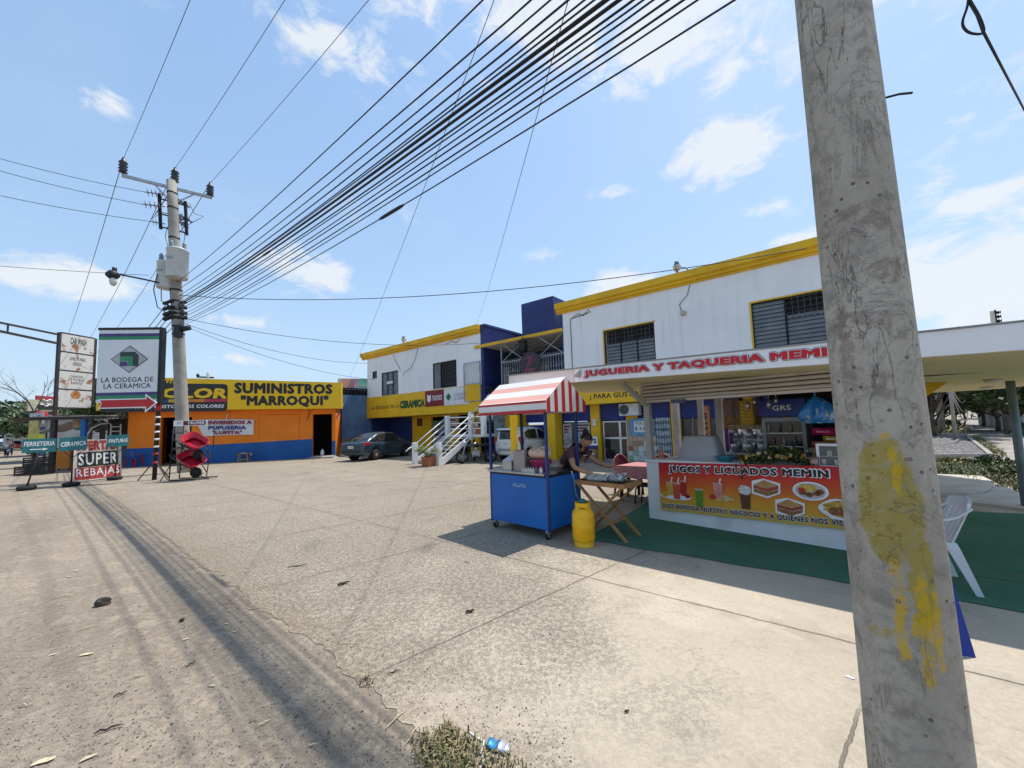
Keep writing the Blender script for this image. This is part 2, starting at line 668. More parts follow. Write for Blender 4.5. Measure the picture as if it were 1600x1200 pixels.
def mat_concrete_lot():
    t = NT('worn concrete')
    p = t.coord()
    u = t.math('SUBTRACT', t.vmath('DOT_PRODUCT', p, tuple(M_U)), M_O.dot(M_U))
    w = t.math('SUBTRACT', t.vmath('DOT_PRODUCT', p, tuple(M_N)), M_O.dot(M_N))
    big = t.noise(.28, 6, .6)
    mid = t.noise(1.5, 7, .66, dist=.5)
    fine = t.noise(26, 6, .75)
    agg = t.voro(62)
    agg2 = t.voro(110)
    c = t.mix(t.step(big, .3, .7), (.295, .262, .215), (.36, .325, .272))
    c = t.mix(t.math('MULTIPLY', t.step(mid, .5, .72), .5), c, (.225, .20, .168))
    c = t.mix(t.math('MULTIPLY', t.step(t.noise(.8, 5, .6, dist=1.0), .55, .75), .45), c, (.42, .38, .315))
    # exposed aggregate wears through away from the smooth slab by the pole
    worn = t.step(t.math('ADD', t.noise(.45, 5, .6), t.math('MULTIPLY', t.math('SUBTRACT', 5.6, u), .11)), .38, .72)
    sp = t.math('MULTIPLY', t.math('LESS_THAN', agg, .27), t.math('ADD', t.math('MULTIPLY', worn, .85), .12))
    sp3 = t.math('MULTIPLY', t.math('LESS_THAN', t.voro(33), .17), worn)
    c = t.mix(t.math('MULTIPLY', sp3, .55), c, (.12, .10, .085))
    sp2 = t.math('MULTIPLY', t.math('LESS_THAN', agg2, .24), worn)
    spk = t.math('MULTIPLY', t.step(t.noise(22, 9, .85), .5, .57), t.math('ADD', t.math('MULTIPLY', worn, .75), .05))
    c = t.mix(t.math('MULTIPLY', spk, .5), c, (.12, .108, .095))
    lit = t.math('MULTIPLY', t.step(t.noise(28, 9, .85), .54, .62), t.math('ADD', t.math('MULTIPLY', worn, .8), .06))
    c = t.mix(t.math('MULTIPLY', lit, .5), c, (.47, .43, .37))
    c = t.mix(t.math('MULTIPLY', t.step(t.noise(.9, 6, .7, dist=.8), .56, .66), .35), c, (.44, .40, .34))
    c = t.mix(t.math('MULTIPLY', sp, .6), c, (.10, .085, .07))
    c = t.mix(t.math('MULTIPLY', sp2, .4), c, (.14, .12, .10))
    c = t.mix(t.math('MULTIPLY', worn, .34), c, (.2, .18, .155))
    c = t.mix(t.math('MULTIPLY', t.step(fine, .52, .78), .45), c, (.15, .13, .108))
    # oil spots
    oil = t.noise(.55, 4, .5, dist=.8)
    c = t.mix(t.math('MULTIPLY', t.step(oil, .62, .74), .5), c, (.12, .11, .10))
    # slab joints
    jn = t.math('MULTIPLY', t.math('SUBTRACT', t.noise(3.5, 5, .7), .5), .05)
    d2 = Vector((.754, .656, 0)).normalized()
    n2 = Vector((d2.y, -d2.x, 0))
    q = t.math('SUBTRACT', t.vmath('DOT_PRODUCT', p, tuple(n2)), MP(5.21, 11.76).dot(n2))
    jw = t.math('ADD', w, jn)
    jq = t.math('ADD', q, jn)

    def line(v, period, off, hw):
        a = t.math('ADD', t.math('DIVIDE', t.math('SUBTRACT', v, off), period), .5)
        f = t.math('ABSOLUTE', t.math('SUBTRACT', t.math('FRACT', a), .5))
        return t.step(t.math('MULTIPLY', f, period), hw, hw * .3)
    jm = t.math('MAXIMUM', line(jw, 4.05, 11.575, .014), line(jq, 2.28, 0, .012))
    jm = t.math('MULTIPLY', jm, t.step(t.noise(1.3, 4, .6), .3, .5))
    jd = t.math('MAXIMUM', line(jw, 4.05, 11.575, .16), line(jq, 2.28, 0, .13))
    jd = t.math('MULTIPLY', jd, t.step(t.noise(4.5, 7, .75), .45, .65))
    c = t.mix(t.math('MULTIPLY', jd, .32), c, (.17, .145, .118))
    crk = t.noise(.8, 7, .6, dist=1.2)
    cm = t.math('MULTIPLY', t.step(t.math('ABSOLUTE', t.math('SUBTRACT', crk, .5)), .0035, .001), t.step(t.noise(.37, 3), .52, .6))
    c = t.mix(t.math('MULTIPLY', cm, .5), c, (.1, .085, .07))
    c = t.mix(t.math('MULTIPLY', jm, .72), c, (.085, .072, .058))
    # the two tracks of cars turning in, darkened by rubber
    for (w0, hw, s) in ((9.2, .9, .22), (5.4, 1.2, .25)):
        mm = t.math('SUBTRACT', 1.0, t.math('DIVIDE', t.math('ABSOLUTE', t.math('SUBTRACT', w, w0)), hw), clamp=True)
        c = t.mix(t.math('MULTIPLY', t.math('MULTIPLY', mm, t.step(mid, .3, .6)), s), c, (.17, .15, .13))
    # dirt blown over the street edge of the slab
    dm = t.math('ADD', t.math('MULTIPLY', t.math('SUBTRACT', w, 13.0), 1.0), t.math('MULTIPLY', t.math('SUBTRACT', t.noise(1.8, 6, .7), .5), 1.6))
    dm = t.math('MULTIPLY', t.step(dm, .25, 1.15), t.math('ADD', .35, t.math('MULTIPLY', t.step(u, 6.2, 4.2), .55)))
    c = t.mix(dm, c, t.mix(fine, (.255, .215, .17), (.20, .168, .132)))
    t.color(t.mix(1.0, c, (1.40, 1.335, 1.235), 'MULTIPLY'))
    t.set(.9, 0, .2)
    h = t.math('SUBTRACT', t.math('MULTIPLY', fine, .6), t.math('MULTIPLY', jm, 1.6))
    h = t.math('ADD', h, t.math('MULTIPLY', t.math('MULTIPLY', agg, worn), 1.3))
    t.bump(t.math('ADD', h, t.math('MULTIPLY', spk, -1.0)), .7, .02)
    return t.m


M_DIRT = mat_dirt()
M_LOT = mat_concrete_lot()
M_ASPH = mat('street asphalt', (.10, .095, .09), .9, var=.25, scale=1.2, bump=.4, bscale=60, dirt=.6, dcol=(.2, .17, .14))
M_SIDE = mat('dusty side road', (.30, .265, .225), .95, var=.22, scale=.7, bump=.5, bscale=12, dirt=.7,
             dcol=(.2, .17, .13), dscale=.5)

b = MB()
b.quad((-420, -120, 0), (420, -120, 0), (420, 600, 0), (-420, 600, 0))
struct('ground', b, M_DIRT)

# the concrete forecourt: ragged street edge
b = MB()
pts = []
rr = random.Random(3)
u = -40.0
while u < 10.5:
    ww = 13.98 + rr.uniform(-.035, .035) + .03 * math.sin(u * 2.7) + .025 * math.sin(u * 7.1)
    if u < -9:
        ww = 13.3 + rr.uniform(-.1, .1)
    pts.append(MP(u, ww, .004))
    u += .06 if u > 0 else .35
pts.append(MP(10.5, 13.98, .004))
pts += [MP(10.5, -6, .004), MP(-3, -6, .004), MP(-3.0, -30, .004), MP(-40, -30, .004)]
b.poly(pts)
struct('forecourt', b, M_LOT)

# the street on the far side of the shoulder, running away to the left
b = MB()
b.quad(MP(-420, 20.5, .004), MP(60, 20.5, .004), MP(60, 29, .004), MP(-420, 29, .004))
struct('street', b, M_ASPH)
# dusty side road behind the canopy
sd = Vector((.764, .646, 0)).normalized()
sn = Vector((sd.y, -sd.x, 0))
s0 = G(1560, 705)
b = MB()


def side_f(i, j):
    s = -9 + 150 * i
    half = 4.2 if s < 8 else max(2.0, 3.4 - s * .02)
    q = (j - .5) * 2 * half + .35 * math.sin(s * .35) + (1.5 if s < 8 else 0.6)
    pz = .006 + max(0, s - 18) * .003
    return s0 + sd * s + sn * q + Vector((0, 0, pz))


b.grid(side_f, 60, 4)
struct('side_road', b, M_SIDE)
# ------------------------------------------------------------------ common paints
_w = NT('white stucco')
_st = _w.noise(1.0, 6, .65, src=_w.scaled(_w.coord(), (3.2, 3.2, .16)), dist=.3)
_c = _w.mix(_w.step(_w.noise(.9, 5, .6), .3, .7), (.80, .805, .81), (.86, .86, .86))
_c = _w.mix(_w.math('MULTIPLY', _w.step(_st, .5, .78), .5), _c, (.52, .51, .485))
_c = _w.mix(_w.math('MULTIPLY', _w.step(_w.noise(4, 7, .75, dist=.8), .6, .75), .25), _c, (.48, .46, .43))
_w.color(_c)
_w.set(.85, 0, .3)
_w.bump(_w.noise(22, 6, .7), .4, .012)
M_WHITEWALL = _w.m
M_YELLOW = mat('yellow paint', (.80, .47, .010), .55, var=.08, scale=1.2, bump=.08, dirt=.12, dcol=(.4, .22, .03))
M_CORNICE = mat('yellow cornice paint', (.74, .43, .012), .6, var=.12, scale=1.0, bump=.15, dirt=.3, dcol=(.36, .2, .03))
M_NAVY = mat('navy paint', (.022, .034, .14), .55, var=.2, scale=1.1, bump=.15)
M_ROYAL = mat('royal blue paint', (.012, .026, .19), .5, var=.15, scale=1.5)
M_DARK = mat('dark interior', (.018, .018, .02), .9, var=.3)  # near-black backing, darkness of the unlit rooms put into the colour
M_BLACK = mat('black paint', (.014, .014, .015), .5, var=.2)
M_IRON = mat('black iron', (.02, .02, .022), .55, .2, var=.25, scale=6)
M_GREYIRON = mat('grey iron bars', (.33, .34, .36), .5, .3, var=.2, scale=5)
M_WHITEP = mat('white gloss paint', (.78, .78, .77), .4, var=.05, scale=4, dirt=.2, dcol=(.45, .42, .38), dscale=5)
M_CONC = mat('grey concrete', (.30, .285, .26), .9, var=.18, scale=2.5, bump=.4, bscale=30, dirt=.3, dcol=(.2, .18, .16))
M_ALU = mat('aluminium', (.55, .56, .58), .38, .75, var=.1, scale=4)
M_SHUT = mat('grey roller shutter', (.22, .23, .24), .5, .35, var=.15, scale=3)
M_LETBLK = mat('black lettering', (.015, .014, .013), .5, var=.1)
M_LETWHT = mat('white lettering', (.8, .8, .8), .5, var=.03)
M_LETRED = mat('red lettering', (.52, .012, .022), .45, var=.05)
M_LETNAVY = mat('navy lettering', (.015, .02, .10), .5, var=.05)
M_PAPER = mat('white poster paper', (.68, .70, .72), .7, var=.06, scale=3)


def mat_glass_dark(name, c=(.02, .022, .026), rough=.08):
    t = NT(name)
    t.color(c)
    t.set(rough, 0, .6)
    t.bump(t.noise(1.2, 2), .04, .05)
    return t.m


M_GLASS = mat_glass_dark('dark window glass')


def mat_louvre():
    t = NT('louvre glass')
    z = t.n('ShaderNodeSeparateXYZ')
    t.put(t.coord(), z.inputs[0])
    n = t.noise(2.5, 4)
    t.color(t.mix(n, (.08, .08, .082), (.24, .24, .245)))
    t.set(.25, 0, .6)
    return t.m


M_LOUVRE = mat_louvre()

# ------------------------------------------------------------------ the two-storey commercial building
mb_ = thing('commercial_building', 'long two storey white building with yellow cornice and blue centre, shops below',
            'building', M_O, M_A)


def cornice(parent, u0, u1, y0, depth, ret=0.0):
    b = MB()
    prof = [(0, 6.58), (-.06, 6.58), (-.06, 6.66), (-.14, 6.66), (-.14, 6.76), (-.24, 6.80), (-.24, 7.04), (0, 7.04)]
    b.prism([(u0, y0 + p[0], p[1]) for p in prof], (u1 - u0, 0, 0))
    return b.build('cornice', M_CORNICE, parent)


WY = -.6          # upper floor plane


def wall_holes(b, u0, u1, z0, z1, y0, y1, holes, mi=0):
    """wall slab with rectangular holes (u0,u1,z0,z1) that do not share columns"""
    hs = sorted(holes)
    u = u0
    for (a, c, e, f) in hs:
        if a > u:
            b.box(u, y0, z0, a, y1, z1, mi)
        if e > z0:
            b.box(a, y0, z0, c, y1, e, mi)
        if f < z1:
            b.box(a, y0, f, c, y1, z1, mi)
        u = c
    if u1 > u:
        b.box(u, y0, z0, u1, y1, z1, mi)


def louvre_window(parent, u0, u1, z0, z1, cols, kinds, grille=False, sill=False):
    f = MB()
    e = .035
    f.box(u0, WY + .02, z0, u1, WY + .09, z0 + e)
    f.box(u0, WY + .02, z1 - e, u1, WY + .09, z1)
    us = [u0 + (u1 - u0) * c for c in cols]
    for i, uu in enumerate(us):
        w = e if i in (0, len(us) - 1) else .03
        a = uu if i == 0 else (uu - w if i == len(us) - 1 else uu - w / 2)
        f.box(a, WY + .022, z0 + e, a + w, WY + .088, z1 - e)
    wf = f.build('window', M_IRON, parent)
    g = MB()
    for i in range(len(us) - 1):
        a, c = us[i] + .03, us[i + 1] - .03
        k = kinds[i]
        n = 11
        h = (z1 - z0 - 2 * e) / n
        for j in range(n):
            zz = z0 + e + j * h
            if k == 'grille' or (k == 'half' and j >= n * .55):
                continue
            g.prism([(a, WY + .05, zz + .01), (a, WY + .055, zz + .01), (a, WY + .09, zz + h * .98), (a, WY + .085, zz + h * .98)],
                    (c - a, 0, 0))
    g.build('louvres', M_LOUVRE, wf)
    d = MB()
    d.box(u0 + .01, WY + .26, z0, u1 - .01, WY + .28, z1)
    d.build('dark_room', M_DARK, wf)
    if any(k != 'solid' for k in kinds) or grille:
        q = MB()
        for i in range(len(us) - 1):
            if kinds[i] == 'solid':
                continue
            a, c = us[i] + .03, us[i + 1] - .03
            zl = z0 + e if kinds[i] == 'grille' else z0 + (z1 - z0) * .55
            nn = max(3, int((c - a) / .13))
            rows = max(3, int((z1 - zl) / .15))
            for r_ in range(rows + 1):
                zz = zl + (z1 - e - zl) * r_ / rows
                q.tube([(a + (c - a) * s / (2 * nn), WY + .012 if s % 2 else WY + .02, zz + (.035 if s % 2 else -.035) * (1 if r_ % 2 else -1))
                        for s in range(2 * nn + 1)], .009, 4, cap=False)
            for s in range(1, nn):
                q.bar((a + (c - a) * s / nn, WY + .02, zl), (a + (c - a) * s / nn, WY + .02, z1 - e), .012)
        q.build('grille', mat('grey grille', (.10, .10, .11), .5), wf)
    return wf


# left wing -------------------------------------------------
LW0, LW1 = -17.56, -6.5
b = MB()
wall_holes(b, LW0, LW1, 3.84, 6.6, WY, WY + .2, [(-16.9, -16.35, 5.13, 5.64), (-15.79, -13.89, 3.86, 5.42), (-10.43, -8.39, 3.885, 5.42)])
b.box(LW0, WY + .2, 2.42, LW0 + .2, 7.6, 6.6)
b.box(LW0, 7.4, 2.42, LW1, 7.6, 6.6)
b.build('wall', M_WHITEWALL, mb_)
b = MB()
b.box(LW0 + .2, WY + .2, 6.5, LW1, 7.4, 6.58)
b.box(LW0 - .05, WY, 6.585, LW1, 7.6, 6.9)
b.build('roof', M_CONC, mb_)
cornice(mb_, LW0 - .55, LW1, WY, 1)
b = MB()
b.prism([(LW0 - .55, WY - .24, 6.8), (LW0 - .55, WY - .24, 7.04), (LW0 - .3, WY - .24, 7.04), (LW0 - .3, WY - .24, 6.66)], (0, 5, 0))
b.build('cornice', M_CORNICE, mb_)
b = MB()
b.box(LW0 - .02, WY - .05, 2.40, LW1 - .02, WY + .22, 3.84)
b.box(LW0, WY + .23, 2.4, LW1 - .02, 1.4, 2.52)
fa = b.build('sign_band', M_YELLOW, mb_)
text('LA BODEGA DE LA', -17.0, -13.72, 2.96, 3.2, WY - .051, M_LETBLK, fa, bold=.015)
M_LIME = mat('green logo lettering', (.02, .12, .03), .5)
text('CERAMICA', -13.62, -11.2, 2.92, 3.34, WY - .058, M_LIME, fa, bold=.04)
text('CERAMICA', -13.66, -11.16, 2.88, 3.38, WY - .051, M_LETBLK, fa, bold=.09, thick=.003)
b = MB()
b.box(-11.07, WY - .09, 2.87, -9.4, WY - .055, 3.8)
p = b.build('sign_panel', mat('maroon sign', (.20, .012, .02), .5), mb_)
tag(p, 'maroon sign panel with white shield mark')
text('ITALPISOS', -10.42, -9.55, 3.2, 3.5, WY - .092, M_LETWHT, p, bold=.02)
b = MB()
b.prism([(-10.86, WY - .093, 3.22), (-10.7, WY - .093, 3.1), (-10.54, WY - .093, 3.22), (-10.54, WY - .093, 3.58), (-10.7, WY - .093, 3.5), (-10.86, WY - .093, 3.58)], (0, -.004, 0))
b.build('emblem', M_LETWHT, p)
b = MB()
b.box(-9.38, WY - .09, 2.85, -7.35, WY - .055, 3.8)
p = b.build('sign_panel', M_PAPER, mb_)
tag(p, 'white sign panel with small diamond mark')
text('LA BODEGA DE\nLA CERAMICA', -8.55, -7.5, 3.12, 3.5, WY - .092, M_LETBLK, p, bold=.0, align='LEFT', leading=.9)
b = MB()
b.prism([(-9.0, WY - .093, 3.1), (-8.78, WY - .093, 3.33), (-9.0, WY - .093, 3.56), (-9.22, WY - .093, 3.33)], (0, -.004, 0))
b.build('emblem', M_LIME, p)
louvre_window(mb_, -15.79, -13.89, 3.86, 5.42, (0, .34, .66, 1), ('solid', 'solid', 'solid'))
b = MB()
b.box(-15.15, WY - .02, 4.6, -14.5, WY + .02, 4.78)
b.build('notice', M_PAPER, mb_)
louvre_window(mb_, -10.43, -8.39, 3.885, 5.42, (0, .33, 1), ('solid', 'grille'))
louvre_window(mb_, -16.9, -16.35, 5.13, 5.64, (0, 1), ('solid',))
# ground floor of the left wing, set back
GY = 1.0
b = MB()
b.box(LW0 + .02, GY, 0, -14.6, GY + .15, 2.42)
b.box(LW0 + .02, WY + .3, 0, LW0 + .17, GY, 2.42)
b.build('wall', mat('cobalt wall', (.012, .035, .15), .6, var=.2), mb_)
b = MB()
wall_holes(b, -14.6, -6.5, 0, 2.42, GY, GY + .15, [(-12.6, -10.95, 0, 2.3), (-10.1, -9.0, 0, 2.35), (-8.3, -6.9, 0, 2.35)])
b.build('wall', M_YELLOW, mb_)
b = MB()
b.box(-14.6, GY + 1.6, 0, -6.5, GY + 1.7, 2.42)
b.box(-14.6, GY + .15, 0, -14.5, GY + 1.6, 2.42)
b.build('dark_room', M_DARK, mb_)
b = MB()
b.box(-14.0, GY - .06, 1.75, -13.5, GY, 2.25)
b.build('vent_box', mat('rusty brown box', (.10, .045, .02), .8, var=.3), mb_)
for (u0, u1, z0, z1, c, nm) in ((-12.5, -11.0, 1.65, 2.05, (.10, .2, .14), 'shop_sign'), (-12.5, -11.0, 1.2, 1.6, (.22, .24, .24), 'shop_sign'),
                                (-12.5, -11.0, .15, 1.1, (.36, .34, .31), 'window_display')):
    b = MB()
    b.box(u0, GY + .05, z0, u1, GY + .1, z1, bevel=.008)
    b.build(nm, mat('shop tint %g' % (c[0] + z0), c, .5, var=.25, scale=3), mb_)
b = MB()
b.box(-10.9, GY - .02, 1.4, -10.15, GY - .004, 2.25)
p = b.build('poster', M_PAPER, mb_)
for k in range(3):
    b = MB()
    b.box(-10.8, GY - .026, 2.0 - .22 * k, -10.25 - .12 * (k % 2), GY - .021, 2.1 - .22 * k)
    b.build('print', mat('poster brown', (.12, .05, .04)), p)
# centre recess ----------------------------------------------
b = MB()
b.box(-6.52, WY + .001, 2.5, -6.3, 3.0, 6.95)
b.box(-6.55, WY + .04, 6.95, -6.2, 3.2, 7.06)
b.box(-6.3, 2.6, 2.9, -1.4, 2.8, 6.9)
b.box(-6.3, 2.45, 6.62, -4.1, 2.95, 6.95)
b.box(-1.62, WY + .2, 2.5, -1.42, 2.6, 6.58)
b.build('wall', M_NAVY, mb_)
b = MB()
b.box(-4.05, -.15, 5.95, -2.15, 2.55, 7.72, bevel=.02)
b.build('water_tank_housing', M_NAVY, mb_)
b = MB()
b.box(-6.86, WY - .06, 5.78, -1.42, 2.55, 5.9)
sl_ = b.build('balcony_roof', mat('pale soffit', (.5, .49, .44), .8, var=.12), mb_)
b = MB()
b.box(-6.9, WY - .1, 5.79, -1.42, WY - .065, 5.93)
b.build('edge', M_CORNICE, sl_)
b = MB()
b.box(-6.5, WY - .02, 2.72, -1.42, 2.6, 2.92)
b.build('balcony_floor', M_CONC, mb_)
# roller shutter and door at the back of the recess
b = MB()
for k in range(26):
    b.box(-6.1, 2.5 + (.012 if k % 2 else 0), 2.95 + .085 * k, -4.2, 2.59, 2.95 + .085 * (k + 1))
b.build('roller_shutter', M_SHUT, mb_)
b = MB()
b.box(-6.29, 1.0, 3.4, -6.27, 1.5, 4.9)
b.build('notice', M_PAPER, mb_)
# railing with the scrolls over the balcony
b = MB()
y = WY + .06
for z in (2.98, 4.82):
    b.bar((-5.1, y, z), (-1.44, y, z), .045)
for k in range(27):
    uu = -5.1 + 3.66 * k / 26
    b.bar((uu, y, 2.98), (uu, y, 4.82), .02)
    if k % 2:
        for s in (-1, 1):
            b.tube([(uu + s * .05 * math.sin(a * .7), y, 3.25 + .2 * a) for a in range(0, 7)], .008, 4, cap=False)
b.bar((-5.12, y, 2.9), (-5.12, y, 5.75), .05)
b.bar((-5.05, y, 4.85), (-3.7, y, 5.75), .03)
b.bar((-3.75, y, 4.85), (-5.0, y, 5.72), .03)
b.bar((-2.75, y, 4.85), (-1.5, y, 5.72), .03)
b.bar((-1.5, y, 4.85), (-2.75, y, 5.72), .03)
b.build('balcony_railing', M_GREYIRON, mb_)
b = MB()
y = .9
for (z0, z1) in ((5.2, 5.7), (4.55, 5.05)):
    for z in (z0, z1):
        b.bar((-6.25, y, z), (-1.6, y, z), .03)
    for k in range(34):
        uu = -6.2 + 4.6 * k / 33
        b.tube([(uu + .06 * math.sin(a), y, z0 + (z1 - z0) * a / 6) for a in range(7)], .008, 4, cap=False)
b.build('scroll_grille', M_GREYIRON, mb_)
# gate panel beside the stair head
b = MB()
y = WY - .1
for z in (2.98, 3.9, 5.05):
    b.bar((-7.7, y, z), (-6.5, y, z), .04)
for uu in (-7.7, -6.5):
    b.bar((uu, y, 2.98), (uu, y, 5.05), .045)
for k in range(9):
    uu = -7.6 + k * .125
    b.tube([(uu + .03 * math.sin(a * 1.1), y, 3.9 + .115 * a) for a in range(11)], .011, 4, cap=False)
b.build('stair_gate', M_GREYIRON, mb_)
b = MB()
for k in range(9):
    uu = -7.62 + k * .13
    b.box(uu, y - .015, 3.0, uu + .1, y + .015, 3.88)
b.build('gate_panel', M_YELLOW, mb_)
# right wing -------------------------------------------------
RW0, RW1 = -1.4, 8.95
b = MB()
wall_holes(b, RW0, RW1, 2.46, 6.6, WY, WY + .2, [(.55, 2.63, 3.87, 5.44), (5.83, 8.6, 3.9, 5.44)])
b.box(RW0, WY + .2, 3.0, RW0 + .2, 7.6, 6.6)
b.box(RW1 - .2, WY + .2, 0, RW1, 7.6, 6.6)
b.build('wall', M_WHITEWALL, mb_)
b = MB()
b.box(RW0, WY, 6.585, RW1, 7.6, 6.9)
b.build('roof', M_CONC, mb_)
cornice(mb_, RW0 - .27, RW1 + .1, WY, 1)
louvre_window(mb_, .55, 2.63, 3.87, 5.44, (0, .33, .66, 1), ('half', 'half', 'half'))
louvre_window(mb_, 5.83, 8.6, 3.9, 5.44, (0, .33, .68, 1), ('solid', 'half', 'half'))
for (u0, u1, z0, z1) in ((.55, 2.63, 3.87, 5.44), (5.83, 8.6, 3.9, 5.44)):
    b = MB()
    b.box(u0 - .05, WY - .02, z1, u1 + .05, WY + .05, z1 + .05)
    b.box(u0 - .05, WY - .02, z0, u0, WY + .05, z1)
    b.build('window_trim', M_CORNICE, mb_)
b = MB()
b.box(RW0, WY - .05, 2.42, RW1, WY + .22, 3.35)
fa = b.build('sign_band', M_YELLOW, mb_)
text('¡ PARA GUSTOS, LOS COLORES', -.2, 4.3, 2.58, 2.84, WY - .051, M_LETBLK, fa, bold=.03)
b = MB()
b.box(RW0, WY + .22, 2.42, RW1, .1, 2.5)
b.build('soffit', M_YELLOW, mb_)
# ground floor shops
shop = [(-4.98, -4.16), (-2.57, -2.07), (-.54, -.11), (1.08, 1.55), (2.87, 3.2), (5.2, 5.6), (7.6, 8.0), (8.7, 8.9)]
for i, (a, c) in enumerate(shop):
    b = MB()
    b.box(a, -.02 if i > 1 else -.55, 0, c, .3, 2.42)
    b.build('pillar', M_YELLOW, mb_)
b = MB()
b.box(-2.58, -3.16, 0, -2.36, -2.96, 2.9)
b.build('pillar', M_YELLOW, mb_)
b = MB()
b.box(-2.62, -3.2, 2.9, -2.32, WY, 3.1)
b.build('beam', M_CONC, mb_)
b = MB()
for (a, c) in ((-4.16, -2.57), (-2.07, -.54), (-.11, 1.08), (1.55, 2.87), (3.2, 5.2), (5.6, 7.6)):
    n = 9
    for k in range(n):
        b.box(a, .1 + (.012 if k % 2 else 0), 1.72 + .078 * k, c, .2, 1.72 + .078 * (k + 1))
b.build('roller_shutter', M_ROYAL, mb_)
b = MB()
for k in range(20):
    b.box(-4.16, .1 + (.012 if k % 2 else 0), .08 * k, -2.57, .2, .08 * (k + 1))
b.build('roller_shutter', M_ROYAL, mb_)
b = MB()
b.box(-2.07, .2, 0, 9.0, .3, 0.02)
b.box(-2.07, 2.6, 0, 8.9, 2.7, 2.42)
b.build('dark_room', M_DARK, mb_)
# glazed shop doors
def shop_door(u0, u1, zt, fm=None):
    f = MB()
    for (a, c, e, g) in ((u0, u0 + .05, 0, zt), (u1 - .05, u1, 0, zt), (u0 + .05, u1 - .05, zt - .05, zt), (u0 + .05, u1 - .05, 0, .08),
                         (u0 + .05, u1 - .05, .92, 1.0), (u0 + (u1 - u0) * .66, u0 + (u1 - u0) * .66 + .09, .08, zt - .05)):
        f.box(a, .06, e, c, .12, g)
    d = f.build('door', fm or M_ALU, mb_)
    g = MB()
    g.box(u0 + .04, .08, .08, u1 - .04, .09, zt - .04)
    g.build('pane', M_GLASS, d)
    return d


shop_door(.0, 1.08, 1.68)
shop_door(3.25, 5.15, 1.72, M_IRON)
# shop window left of the door, with posters
b = MB()
b.box(-2.05, .05, .45, -.56, .12, 1.7)
b.build('window', M_GLASS, mb_)
for (u0, u1, z0, z1, c) in ((-2.0, -1.55, .5, 1.62, (.40, .40, .42)), (-1.3, -.62, .75, 1.66, (.36, .40, .41))):
    b = MB()
    b.box(u0, .03, z0, u1, .048, z1)
    p = b.build('poster', mat('shop poster %g' % u0, c, .6, var=.3, scale=5), mb_)
    b = MB()
    for k in range(3):
        b.box(u0 + .06, .025, z1 - .16 - k * .13, u1 - .06 - .08 * k, .029, z1 - .09 - k * .13)
    b.build('print', mat('poster ink', (.16, .03, .05) if u0 < -1.5 else (.05, .09, .08)), p)
    b = MB()
    b.tube([((u0 + u1) / 2 + .2 * math.cos(a * .6), .022, z0 + .3 + .1 * math.sin(a * .6)) for a in range(11)], .03, 5, cap=False)
    b.build('print', mat('poster grey', (.2, .24, .24)), p)
# electric meter on the pillar
b = MB()
b.box(-.42, -.07, 1.5, -.24, -.02, 1.8, bevel=.01)
b.lathe([(.07, -.12), (.07, -.07)], 12, (-.33, 0, 1.66), axis='y')
b.build('meter', M_ALU, mb_)
# air conditioner
b = MB()
b.box(.93, -.36, 1.88, 1.75, -.03, 2.37, bevel=.02)
ac = b.build('air_conditioner', mat('ac casing', (.6, .6, .58), .5, dirt=.4, dcol=(.4, .36, .3)), mb_)
b = MB()
b.lathe([(.2, -.375), (.2, -.362)], 24, (1.15, 0, 2.13), axis='y')
b.build('fan', M_BLACK, ac)
b = MB()
for k in range(5):
    rr_ = .04 + .035 * k
    b.tube([(1.15 + rr_ * math.cos(a * math.pi / 10), -.385, 2.13 + rr_ * math.sin(a * math.pi / 10)) for a in range(21)], .005, 4, cap=False)
b.build('fan_guard', M_GREYIRON, ac)
# tiled price wall and its posters
cols = [(.34, .10, .07), (.45, .32, .22), (.55, .5, .44), (.62, .62, .62), (.33, .2, .14), (.25, .38, .28), (.5, .54, .52)]
b = MB()
b.box(1.1, -.03, 0, 2.85, .02, 1.72)
tw = b.build('tile_display', M_CONC, mb_)
rr = random.Random(5)
for r_ in range(5):
    for c_ in range(8):
        b = MB()
        u0 = 1.12 + c_ * .215
        z0 = .05 + r_ * .2
        b.box(u0, -.05, z0, u0 + .205, -.031, z0 + .19)
        k = rr.choice([0, 1, 2, 3, 4]) if r_ > 1 else (5 if rr.random() < .7 else 6)
        b.build('tile', mat('display tile %d' % k, cols[k], .25, var=.12, scale=6), tw)
for (u0, u1, z0, z1, c) in ((1.3, 2.2, 1.06, 1.76, (.12, .30, .48)), (2.3, 2.84, .3, 1.75, (.42, .5, .56))):
    b = MB()
    b.box(u0, -.07, z0, u1, -.052, z1)
    p = b.build('poster', mat('blue poster %g' % u0, c, .5, var=.35, scale=9), mb_)
    if u0 < 2:
        b = MB()
        b.box(1.42, -.077, 1.2, 2.0, -.072, 1.64)
        b.build('print', M_PAPER, p)
        text('PORCEL', 1.5, 1.95, 1.5, 1.6, -.079, M_LETBLK, p, bold=.01)
        text('$ 3.00', 1.46, 1.98, 1.26, 1.42, -.079, M_LETBLK, p, bold=.02)
    else:
        b = MB()
        for i in range(6):
            b.bar((u0 + .1 * i, -.09, z0), (u0 + .1 * i, -.09, z1), .012)
            for j in range(5):
                b.tube([(u0 + .1 * i + .04 * math.cos(a), -.09, z0 + .15 + .28 * j + .06 * math.sin(a)) for a in range(7)], .007, 4, cap=False)
        b.build('scroll_grille', M_IRON, p)
